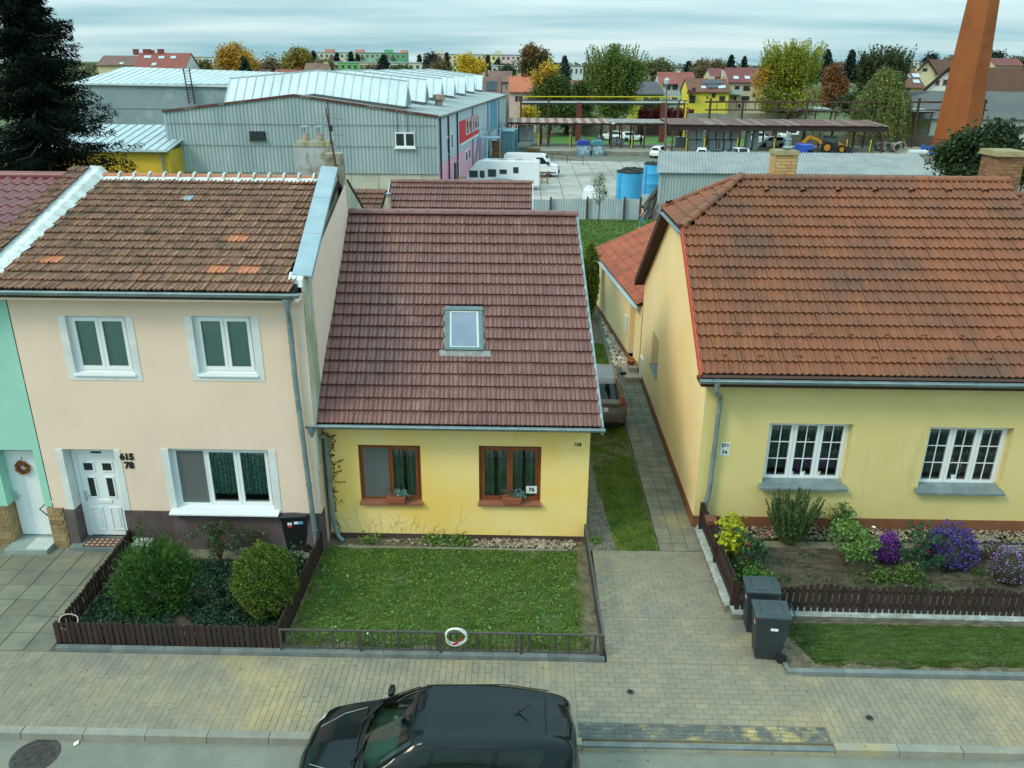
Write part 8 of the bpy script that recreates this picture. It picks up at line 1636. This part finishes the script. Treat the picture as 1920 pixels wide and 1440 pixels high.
block('apartment_block','long green and beige panel block with salmon rooftop huts',531,760,97,420,[gr1,bg,bg,gr1,gr2],4,24,2.9,huts=[(552,569,90,gr2),(609,624,92,sal),(665,680,93,sal),(720,734,93,gr2),(751,762,94,sal)])
block('apartment_block','long cream and yellow panel block with two roof huts behind the gold tree',793,976,101,430,[pkk,ye_,wh_,ye_,pkk],4,20,2.9,huts=[(817,829,94,bg),(872,884,95,bg),(928,940,95,bg)])
block('terrace_block','low terrace with pale flat roof and a bright green section',590,800,115,300,[wh_,hmat('bright_green',92,180,88),cr_,wh_,bg],2,18,2.9,roof_m=mat('pale_flat_roof',C(176,190,196)))
block('terrace_block','low pale terrace behind the dark chestnut tree',922,978,122,300,[wh_,cr_],2,6,2.9,roof_m=mat('pale_flat_roof',C(176,190,196)));block('flat_house','small white flat roofed house beside the blue spruce',1068,1094,122,260,[wh_],1,3,2.9)
block('flat_house','grey flat roofed building on the skyline left of the brown stack',1694,1730,113,420,[wh_,bg],2,5,2.9);block('flat_house','dark flat roofed house among trees above the grey house',1242,1284,124,300,[hmat('dark',96,108,108)],1,4,2.9)
house('brown_roof_house','small brown roof left of the dark spruce behind the white monitors',405,452,139,128,200,RT['choc'],cr_,8);house('brown_roof_house','small brown roof right of the dark spruce behind the white monitors',470,500,140,130,200,RT['choc'],cr_,8)
house('red_roof_house','long low red roof behind the white monitor ridge',509,562,141,130,200,RT['red'],cr_,8,chim=[(561,126,1,bk)]);house('brown_roof_house','brown roof with a round vent and cream chimney above the monitor ridge',567,612,137,118,200,RT['brown'],cr_,8,chim=[(611,116,.9,cmn)])
house('red_roof_house','red roof behind bare shrubs at the monitor ends',754,803,152,137,190,RT['red'],cr_,8);house('red_roof_house','taller red roof left of the gold tree',815,866,160,136,185,RT['red'],cr_,8)
house('brown_roof_house','brown roof with white flues below the gold tree',864,912,176,142,175,RT['brown'],cr_,8,chim=[(877,138,.4,wh),(907,136,.4,wh)])
house('solar_house','brown roofed house with a solar array above a cream garage',898,939,174,143,172,RT['brown'],hmat('cream_yellow',214,206,156),8,solar=(911.5,153,932,170.5,2,4),chim=[(907,139,.4,wh)],wins=[(913,181,933,196,'d')])
house('grey_wall_house','grey walled house with brown roof behind the solar house',915,960,152,133,182,RT['brown'],hmat('grey_pink',168,156,152),8,chim=[(917,132,.5,wh)],wins=[(947,160,951,168)])
house('orange_roof_house','pink walled house with orange roof at the end of the pipe bridge',953,1008,171,143,168,RT['orange'],hmat('pale_pink',214,188,180),9,chim=[(984,138,.9,bk)],wins=[(966,180,971,190,'d'),(973,180,979,190,'d')])
house('red_roof_house','bit of red roof between spruce and willow',1072,1100,158,150,180,RT['red'],cr_,7)
house('lime_house','low lime green house with a dark slate roof beside the willow',1186,1247,175,153,172,RT['slate'],hmat('lime',186,192,70),9,hip=True,wins=[(1205,181,1217,190),(1226,181,1238,190)])
house('grey_house','tall grey house with red brown roof right of the lime house',1236,1306,156,135,180,RT['red'],hmat('cool_grey',186,192,194),9,chim=[(1272,131,.9,cmn)],wins=[(1250,159,1257,168,'d'),(1261,159,1271,168,'d'),(1258,181,1270,188)])
house('blue_wall_house','narrow light blue walled house beside the yellow solar house',1275,1294,173,154,176,RT['brown'],hmat('light_blue',150,196,214),8,wins=[(1280,178,1285,186)])
house('yellow_solar_house','bright yellow house with brown balcony and solar panels on its roof',1290,1370,171,147,168,RT['choc'],hmat('bright_yellow',224,214,80),9,solar=[(1317,152,1353,158.5,6,1),(1326,159.5,1346,166,3,1)],lights=[(1319,164,.9,.9),(1351,164,.9,.9),(1356,163,.9,.9)],chim=[(1334,143,1.2,wh)],wins=[(1335,175,1341,183,'d'),(1349,180,1359,189,'d'),(1325,180,1327,185,'d'),(1298,164,1304,170,'d'),(1293,179,1303,193,'d')],balcony=[(1289,169,1304,175,mat('brown_balcony',C(96,62,46)))])
house('beige_house','three storey beige house with dark red roof left of the yellow willow',1366,1452,153,127,172,RT['darkred'],hmat('warm_beige',206,192,166),10,lights=[(1380,146,1,1.1),(1401,146,1,1.1)],chim=[(1357,142,.9,wh)],wins=[(1378,161,1386,168,'d'),(1394,161,1406,170,'d'),(1391,180,1404,188,'d'),(1376,180,1380,188,'d'),(1371,180,1373,185,'d'),(1384,195,1388,202,'d'),(1412,174,1418,182,'d')],balcony=[(1370,168,1391,176,mat('grey_balcony',C(170,186,186)))])
house('dark_red_house','dark red roof peeking out behind the yellow and beige houses',1333,1362,143,128,182,RT['darkred'],cr_,9)
house('small_grey_house','small grey walled house between yellow willow and rust coloured tree',1492,1531,178,166,170,RT['choc'],hmat('stone',176,170,154),7,wins=[(1508,182,1516,190,'d')])
def gabled(name,label,pxl,pxr,eave,apex,D,length,roofm,wallm,wins=(),rdx=.35,zb=None,arch=False):
    """gable wall towards the street, ridge running back and to the right"""
    a,b=PY(pxl,eave,D),PY(pxr,eave,D);zb=gz(D)-.5 if zb is None else zb;xm=(a.x+b.x)/2;zt=PY((pxl+pxr)/2,apex,D).z;t=thing(name,label,'house',(xm,D,zb));dx=rdx*length;dy=length*math.sqrt(1-rdx**2)
    m=MB();m.poly((a.x,D,zb),(b.x,D,zb),(b.x,D,a.z),(xm,D,zt-.1),(a.x,D,a.z));m.poly((b.x,D,zb),(b.x+dx,D+dy,zb),(b.x+dx,D+dy,a.z),(b.x,D,a.z));m.poly((a.x,D,zb),(a.x+dx,D+dy,zb),(a.x+dx,D+dy,a.z),(a.x,D,a.z));m.obj('wall',wallm,t)
    r=MB();ov=.5
    for s,x in ((-1,a.x-ov),(1,b.x+ov)):
        zz=a.z-(zt-a.z)*ov/(xm-a.x);r.hexa([(x,D-.5,zz-.05),(xm,D-.5,zt-.05),(xm+dx,D+dy,zt-.05),(x+dx,D+dy,zz-.05),(x,D-.5,zz+.15),(xm,D-.5,zt+.15),(xm+dx,D+dy,zt+.15),(x+dx,D+dy,zz+.15)])
    r.obj('roof',roofm,t);m=MB()
    for x in (a.x-ov,b.x+ov):m.bar((x,D-.55,a.z-(zt-a.z)*ov/(xm-a.x)-.05),(xm,D-.55,zt-.05),.1,.3)
    m.obj('barge_board',mat('far_dark_barge',C(60,46,42)),t)
    for w in wins:
        p,q=PY(w[0],w[1],D),PY(w[2],w[3],D);o=MB().box(p.x,q.x,D-.08,D+.02,q.z,p.z).obj('window',mat('pink_surround',C(200,166,166)) if arch else dfr,t);MB().box(p.x+.15,q.x-.15,D-.12,D-.04,q.z+.15,p.z-.15).obj('pane',wpane,o)
    return t
gabled('cream_gable_house','cream gabled house with brown roof behind the white barn',1716,1753,134,112,205,26,RT['choc'],hmat('pale_cream',214,206,168),[(1731,128,1734,134),(1735,128,1738,134)],.8)
gabled('white_barn','white gabled barn with arched windows and a huge brown roof behind the stack',1724,1812,172,127,178,50,RT['choc'],hmat('bright_white',222,224,218),[(1754,149,1761,161),(1768,148,1776,161),(1748,169,1754,178),(1772,169,1778,178)],.9,arch=True)
gabled('grey_roof_house','long grey slate roof with a yellow gable and pale wall behind the stack',1668,1692,192,173,158,62,RT['grey'],hmat('soft_gold',214,190,96),[(1677,190,1681,196)],.95)
a,b=PY(1700,172,160),PY(1945,172,160);t=thing('long_stable','long pale building under a wide grey slate roof right of the stack','building',((a.x+b.x)/2,156,YZ));z1,z2=PY(1800,224,152).z,PY(1800,172,160).z;MB().box(a.x+2,b.x,152.5,164,YZ-.3,z1).obj('wall',hmat('lime_wash',198,200,194),t);m=MB();m.hexa([(a.x-3,152,z1-.1),(b.x,152,z1-.1),(b.x,160,z2-.1),(a.x-6,160,z2-.1),(a.x-3,152,z1+.1),(b.x,152,z1+.1),(b.x,160,z2+.1),(a.x-6,160,z2+.1)]);m.obj('roof',RT['grey'],t)
for w in ((1881,240,1888,247),(1899,238,1909,258),(1911,236,1918,250),(1700,238,1706,246)):p,q=PY(w[0],w[1],152.5),PY(w[2],w[3],152.5);o=MB().box(p.x,q.x,152.4,152.55,q.z,p.z).obj('window',dfr,t);MB().box(p.x+.1,q.x-.1,152.35,152.45,q.z+.1,p.z-.1).obj('pane',wpane,o)
house('yellow_villa','yellow villa with a brown mansard roof and two round dormers',1686,1736,163,127,190,RT['choc'],hmat('villa_yellow',214,196,108),12,hip=True,wins=[(1700,165,1705,173,'d')],lights=[(1699,142,1.6,1.4),(1717,142,1.6,1.4),(1718,153,1.4,1.2)])
house('far_red_house','far dark red roof on the skyline right of the stack',1866,1921,122,109,260,RT['darkred'],cr_,9)
house('far_brown_house','very long chocolate roof reaching the right frame edge behind the stack',1842,1960,168,128,196,RT['choc'],hmat('bright_white',222,224,218),14,lights=[(1842,143,1.3,.8),(1893,143,1.3,.8)])
# ================================================================== trees
bark=mat('bark',C(82,70,58),C(62,54,46),ns=4,bump=.5,bs=12);needle=mat('spruce_needle',C(16,26,20),C(22,34,24),ns=1.2,rnd=.4,rough=1,spec=.05)
def lm(n,a,b,**k):return leafm('foliage_'+n,C(*a),C(*b),ns=k.get('ns',.35),rnd=.42,hue=.02,tr=.2)
def tree(label,px,base,top,wpx,D,kind,m,n=3600,leaf=None,z=None,name='broadleaf_tree',lobes=None,group=None):
    c=PY(px,base,D);z0=(gz(D) if z is None else z);zt=PY(px,top,D).z;zc=(c-Vector((0,0,CAM_H))).dot(Fv);w=wpx*zc/CAM_F/2;zb=max(z0+.5,c.z);h=zt-zb;t=thing(name,label,'tree',(c.x,D,z0),group);ln=leaf or max(.24,D*.0026);n=int(n*2.6);st=MB();x=c.x;A=None
    if kind in ('round','willow','weeping','bare'):
        k=9 if kind != 'bare' else 6;lob=[]
        for i in range(k):
            a=rng.uniform(0,6.283);rr=w*.48*rng.random()**.5;hz_=rng.uniform(.14,.8);tap=math.sin(min(1,.35+hz_*.75)*math.pi)*.9+.1;lob.append(((x+math.cos(a)*rr,D+math.sin(a)*rr,zb+h*hz_),(w*.58*tap+.1,w*.55*tap+.1,h*.22),1))
        st.tube([(x,D,z0-.3),(x+.1*w,D,zb+h*.2),(x,D,zb+h*.7)],[max(.12,w*.07),w*.05,w*.015],7)
        for l in lob:st.tube([(x,D,zb+h*.12),((x+l[0][0])/2,(D+l[0][1])/2,(zb+l[0][2])/2+h*.1),l[0]],[w*.035,w*.022,.02],5)
        if kind=='round':P=clumpy(n,lob,ln*2.4)
        elif kind=='bare':
            P=clumpy(n//3,lob,ln*3)
            for l in lob:
                for _ in range(26):q=ball(1,l[0],l[1])[0];st.tube([l[0],tuple(q)],[.03,.012],3,False)
        elif kind=='willow':# upright sprays breaking the outline
            P=[clumpy(int(n*.62),lob,ln*2.2)];kk=int(n*.38/16)
            for i in range(kk):
                a=rng.uniform(0,6.283);r0=w*.9*rng.random()**.6;b0=np.array([x+math.cos(a)*r0*.85,D+math.sin(a)*r0*.85,zb+h*rng.uniform(.35,.72)]);d=np.array([math.cos(a)*.35,math.sin(a)*.35,1])*h*rng.uniform(.18,.36)*(1.15-.35*r0/w);s=np.linspace(0,1,16);P.append(b0+d*s[:,None]+rng.normal(size=(16,3))*ln*.35*(1.2-s)[:,None])
            P=np.concatenate(P);P=P[P[:,2]<zt+h*.03]
        else:
            P=[clumpy(int(n*.25),[((x,D,zb+h*.72),(w*.5,w*.5,h*.25),1)],ln*2)];AA=[unit(rng.normal(size=P[0].shape))];kk=int(n*.75/20)
            for i in range(kk):
                a=rng.uniform(0,6.283);r0=w*rng.random()**.55;zt_=zb+h*(.55+.42*(1-(r0/w)**1.5));L=h*rng.uniform(.25,.65);s=np.linspace(0,1,20);p=np.array([x+math.cos(a)*r0,D+math.sin(a)*r0,zt_])+np.stack([np.cos(a)*s*w*.12,np.sin(a)*s*w*.12,-L*s],1)+rng.normal(size=(20,3))*ln*.25;P.append(p);AA.append(unit(np.array([0,0,-1])+.4*rng.normal(size=(20,3))))
            P=np.concatenate(P);A=np.concatenate(AA);keep=P[:,2]>z0+.3;P,A=P[keep],A[keep]
    elif kind=='conifer':
        st.tube([(x,D,z0-.3),(x,D,zt)],[max(.1,w*.09),.03],7);nb=11;out,AA=[],[]
        lev=max(9,int(n/160))
        for i in range(lev):
            f=i/lev;zz=zb+h*f;R=w*(1-f)**.85*rng.uniform(.85,1.1)+.05*w
            for j in range(nb):
                a=rng.uniform(0,6.283);s=np.linspace(.12,1,max(4,int(16*(1-f*.6))));L=R*rng.uniform(.75,1.12);p=np.stack([x+np.cos(a)*s*L,D+np.sin(a)*s*L,zz-h*.09*s*(1-.7*f)+h*.03*s**3],1)+rng.normal(size=(len(s),3))*ln*.3;out.append(p);AA.append(unit(np.stack([np.full(len(s),math.cos(a)),np.full(len(s),math.sin(a)),np.full(len(s),-.2)],1)+.6*rng.normal(size=p.shape)))
        P=np.concatenate(out);A=np.concatenate(AA)
    if lobes:# extra patches of another colour
        for (lp,ly,lw,lh,mm,nn) in lobes:q=PY(lp,ly,D-w*.3);k_=zc/CAM_F/2;leaves('foliage',clumpy(nn,[((q.x,q.y,q.z),(lw*k_,lw*k_*.7,lh*k_),1)],ln*2.2),ln*1.05,.6,mm,t)
    st.obj('trunk',bark,t);leaves('crown',P,ln,.55,m,t,A)
    return t
gold=lm('gold',(188,148,44),(158,118,36));olive=lm('olive',(92,92,38),(112,104,44));midg=lm('green',(66,88,36),(88,104,42));will=lm('willow',(84,104,40),(108,122,46));yelw=lm('yellow_green',(126,136,42),(152,150,44));rustl=lm('rust',(136,92,48),(110,78,44));darkg=lm('dark_green',(52,66,36),(66,78,40));blues=leafm('blue_spruce',C(44,66,62),C(56,78,70),ns=.5,tr=.05);dkc=leafm('dark_conifer',C(30,46,40),C(40,56,44),ns=.5,tr=.05);birch=lm('birch',(96,112,60),(120,130,66));brn=lm('brown_shrub',(98,88,60),(116,100,66));chest=lm('chestnut',(76,74,36),(98,84,40));yell=lm('lemon',(206,176,44),(182,154,40))
tree('golden leaved tree left of the green panel block',447,150,79,84,200,'round',gold,4200)
tree('small dark spruce in front of the golden tree',462,150,107,36,188,'conifer',dkc,1800,name='spruce')
tree('yellow olive tree in front of the green panel block',560,146,93,66,230,'round',lm('gold_olive',(142,122,44),(112,104,42)),3200);tree('brownish thin shrub tree between golden and olive trees',506,146,106,54,240,'bare',brn,1600)
for i,(px,top,w) in enumerate(((590,95,22),(633,99,20),(660,97,20),(672,102,12),(787,104,14),(806,107,16),(838,99,16),(915,104,16),(933,113,18))):tree('small dark spruce '+('left of the first salmon roof hut','right of the first salmon roof hut','under the second salmon roof hut','just right of the second salmon roof hut','at the right end of the green panel block','before the left end of the cream panel block','between the first two huts of the cream block','before the right part of the cream block','at the far right of the cream block')[i],px,132,top,w,330+i*4,'conifer',dkc,1000,name='spruce',group='small spruces in front of the panel blocks')
tree('wide dark pine right of the green terrace section',721,148,103,46,235,'conifer',dkc,2600,name='pine');tree('dark spruce at the start of the cream panel block',811,142,105,30,250,'round',dkc,1500,name='pine')
tree('round bright gold tree in front of the cream panel block',883,146,105,50,215,'round',yell,3400);tree('bare brown bush above the monitor ends',806,156,136,44,186,'bare',brn,1500);tree('grey green shrub left of the gold tree',825,146,116,30,220,'round',brn,1200)
tree('large dark chestnut with bronze top left of the blue spruce',1000,152,87,62,225,'round',chest,4600,lobes=[(1000,100,40,20,rustl,700)])
tree('green tree with bright yellow top patches behind the pipe bridge',1028,225,124,116,160,'round',midg,6500,lobes=[(1017,146,42,40,gold,900),(1030,132,24,24,yell,500),(1008,148,16,18,yell,300)])
tree('blue spruce between chestnut and willow',1058,170,105,38,205,'conifer',blues,3000,name='spruce');tree('leafy green tree filling the gap left of the willow',1088,215,146,60,168,'round',midg,3400)
tree('huge round willow with feathery top in the middle of the yard',1149,232,86,128,158,'willow',will,11000,name='willow');tree('small golden bush under the pipe bridge',992,226,199,26,152,'round',yell,700,name='shrub')
tree('green hedge tree right of the willow on the skyline',1226,146,114,46,260,'bare',lm('hedge',(88,96,56),(108,104,60)),2400);tree('reddish thin trees above the blue walled house',1320,148,116,40,255,'bare',lm('reddish',(116,92,62),(92,90,54)),1800);tree('dark round conifer on the skyline right of the willow',1290,132,116,18,280,'conifer',dkc,1000,name='spruce')
tree('dark pine left of two above the beige house',1369,134,103,24,250,'conifer',dkc,1100,name='pine');tree('dark spruce right of two above the beige house',1394,134,106,16,250,'conifer',dkc,900,name='spruce')
tree('large yellow green willow right of the beige house',1474,205,76,126,155,'willow',yelw,11000,name='willow',lobes=[(1425,150,30,60,gold,600)])
tree('wide dark pine behind the rust coloured tree',1545,150,93,46,235,'conifer',dkc,2400,name='pine');tree('dark spruce peak behind the rust coloured tree',1590,150,94,40,240,'conifer',dkc,2400,name='spruce');tree('dark spruce at the left of the dark willow',1612,150,104,34,240,'conifer',dkc,1600,name='spruce')
tree('rust brown autumn tree between the two willows',1559,200,119,56,185,'round',rustl,3600);tree('tall dark green willow left of the stack',1644,205,86,104,180,'willow',darkg,9000,name='willow')
tree('weeping birch with hanging sprays over the dark canopy',1640,284,122,100,137,'weeping',birch,9000,name='birch',z=YZ)
tree('dark green tree right of the stack on the skyline',1861,128,99,30,280,'round',dkc,1400);tree('tiny dark tree on the skyline behind the cream gable',1744,120,105,14,300,'round',dkc,600)
tree('dark bushy juniper rising behind the orange roof by the brown chimney',1822,345,240,170,52,'round',leafm('dark_juniper',C(38,58,28),C(50,70,32),ns=.8),15000,leaf=.26,name='juniper_tree',z=-1.4)
tree('dark green conifer cut by the right frame edge behind the chimney',1915,340,296,50,48,'round',leafm('dark_juniper',C(38,58,28),C(50,70,32)),3000,leaf=.2,name='juniper_tree',z=-.8)
tree('dark scrub under the yellow willow',1470,215,178,110,168,'round',darkg,2600,name='shrub');tree('green scrub below the tall willow',1600,215,180,90,172,'round',darkg,2200,name='shrub');tree('dense dark shrubs behind the pipe bridge columns',1060,232,196,150,164,'round',midg,3600,name='shrub');tree('low shrubs under the pipe bridge by the grey canopy',1215,212,192,70,166,'round',midg,1600,name='shrub')
def young_tree():
    D=66.5;a=PY(1122,414,D);t=thing('young_tree','slender young willow with sparse grey leaves before the sheet fence','tree',(a.x,D,YZ));zt=PY(1122,328,D).z;z0=YZ+.1;st=MB();st.tube([(a.x,D,z0),(a.x+.05,D,z0+2),(a.x-.05,D,zt-.3)],[.045,.035,.012],6);P=[]
    for i in range(44):
        f=rng.uniform(.38,.98);b=V(a.x,D,z0+(zt-z0)*f);L=.95*math.sin(min(1,(1-f)*1.7+.12)*math.pi/1.6)*rng.uniform(.6,1.1);an=rng.uniform(0,6.283);e=b+V(math.cos(an)*L*.75,math.sin(an)*L*.75,L*.75);st.tube([b,e],[.012,.005],3,False);P+=[np.array(b.lerp(e,s))+rng.normal(size=3)*.10 for s in np.linspace(.2,1.05,26)]
    st.obj('trunk',bark,t);leaves('crown',np.array(P),.16,.3,leafm('grey_willow_leaf',C(132,140,96),C(112,124,84),ns=2),t)
young_tree()
def big_spruce():
    D=36.0;x=PY(98,330,D).x;t=thing('spruce','very dark tall spruce with drooping boughs at the upper left','tree',(x,D,-.2));z0=-.2;H=20.0;st=MB();st.tube([(x,D,z0),(x,D,z0+H*.5),(x,D,z0+H)],[.27,.18,.03],10);st.obj('trunk',mat('dark_bark',C(54,46,40),C(40,36,32),ns=3,bump=.5,bs=10),t);out,AA,br=[],[],MB()
    for i in range(64):
        f=i/64;zz=z0+5.6+f*13.6;R0=float(np.interp(zz,[5,6.6,9,11.8,13,19],[3.6,3.9,2.6,1.75,1.2,.4]))
        for j in range(9):
            a=rng.uniform(0,6.283);L=R0*rng.uniform(.55,1.12);d=np.array([math.cos(a),math.sin(a),0]);ns=int(22+10*L);s=np.linspace(.1,1,ns);drop=-L*.36*s+L*.20*s**3
            sp=np.array([x,D,zz])+d*(s*L)[:,None];sp[:,2]+=drop;
            if i % 2==0:br.tube([tuple(sp[0]),tuple(sp[ns//2]),tuple(sp[-1])],[.05,.03,.01],4,False)
            k=5;q=np.repeat(sp,k,0);ss=np.repeat(s,k);side=np.array([-d[1],d[0],0]);off=rng.normal(size=len(q))*.30*(1.1-ss*.7);q=q+side*off[:,None];hang=np.abs(rng.normal(size=len(q)))*.22*(1.1-.6*ss);q[:,2]-=hang+np.abs(off)*.35;q+=rng.normal(size=q.shape)*.035
            out.append(q);AA.append(unit(d*.7+side*np.sign(off)[:,None]*.6+np.array([0,0,-.55])+.5*rng.normal(size=q.shape)))
    struct(br.obj('branch',mat('dark_bark',C(54,46,40)),t),'stuff');P=np.concatenate(out);A=np.concatenate(AA);keep=(P[:,0]>x-6);leaves('crown',P[keep],.20,.22,needle,t,A[keep])
big_spruce()
# far woods closing the horizon
out=[]
for D,dy,cnt in ((360,3,46),(520,6,60),(800,6,60)):
    for i in range(cnt):
        px=-200+2400*(i+rng.random())/cnt;hgt=PY(px,121-rng.uniform(-3,dy),D).z;c=PY(px,130,D);w=rng.uniform(.012,.03)*D;zb=gz(D);out.append(ball(150,(c.x,D+rng.uniform(-10,10),(zb+hgt)/2),(w,w,max(1,(hgt-zb)/2)),.3))
struct(leaves('far_woods',np.concatenate(out),2.2,.7,lm('far_woods',(84,90,58),(100,98,66),ns=.02)),'stuff')['label']='distant wooded skyline behind the panel blocks'
out=[]
for i in range(60):
    px=-100+2150*(i+rng.random())/60;D=rng.uniform(200,300);c=PY(px,140,D);w=rng.uniform(2.5,5);out.append(ball(110,(c.x,D,gz(D)+1.5),(w,w,2.2),.3))
struct(leaves('garden_greenery',np.concatenate(out),1.1,.7,lm('gardens',(72,84,44),(98,98,54),ns=.03)),'stuff')['label']='mixed garden greenery between the far houses'
for i,(px,top,w,m_,n_,lb) in enumerate(((1240,118,34,olive,1400,'olive tree on the skyline above the grey house roof'),(1310,122,30,lm('dull',(84,88,56),(100,96,58)),1200,'dull green tree between grey house and yellow house on the skyline'),(1345,116,26,brn,900,'brown thin tree above the small dark red roof'),(1670,118,40,darkg,1600,'dark tree between the dark willow and the cream gable'),(1782,112,34,olive,1200,'olive tree over the cream gable roof left of the stack'),(1900,112,50,darkg,1600,'dark tree group right of the stack on the skyline'),(385,118,30,olive,1200,'olive tree left of the golden tree on the skyline'),(215,112,40,darkg,1500,'dark green tree beside the brown roof near the spruce'),(610,116,36,olive,1300,'olive tree before the green panel block'),(750,128,40,midg,1400,'green bushy tree right of the wide dark pine'),(700,128,30,brn,900,'brown shrub left of the wide dark pine'),(952,128,30,darkg,1000,'dark tree left of the chestnut'))):
    tree(lb,px,140,top,w,262+i*3,'round',m_,n_)
litter=np.stack([rng.uniform(-9,9,150),rng.uniform(9.3,15.4,150),np.full(150,.02)],1)
litter[:,2]=np.where(litter[:,1]<9.9,-.112,np.where((litter[:,0]>-8.5) & (litter[:,0]<1.5) & (litter[:,1]>11.9),.07,.012));litter=litter[(litter[:,1]<11.8) | (litter[:,0]<-8.7) | (litter[:,0]>1.6)];litter=litter[(litter[:,0]<4) | (litter[:,1]<11.5)]
struct(leaves('leaf_litter',litter,.05,.6,mat('litter_leaf',C(122,96,60),C(150,128,84),ns=9,rnd=.4),None,unit(rng.normal(size=litter.shape)*np.array([1,1,.12]))),'stuff')['label']='scattered dry leaves on paving and road'
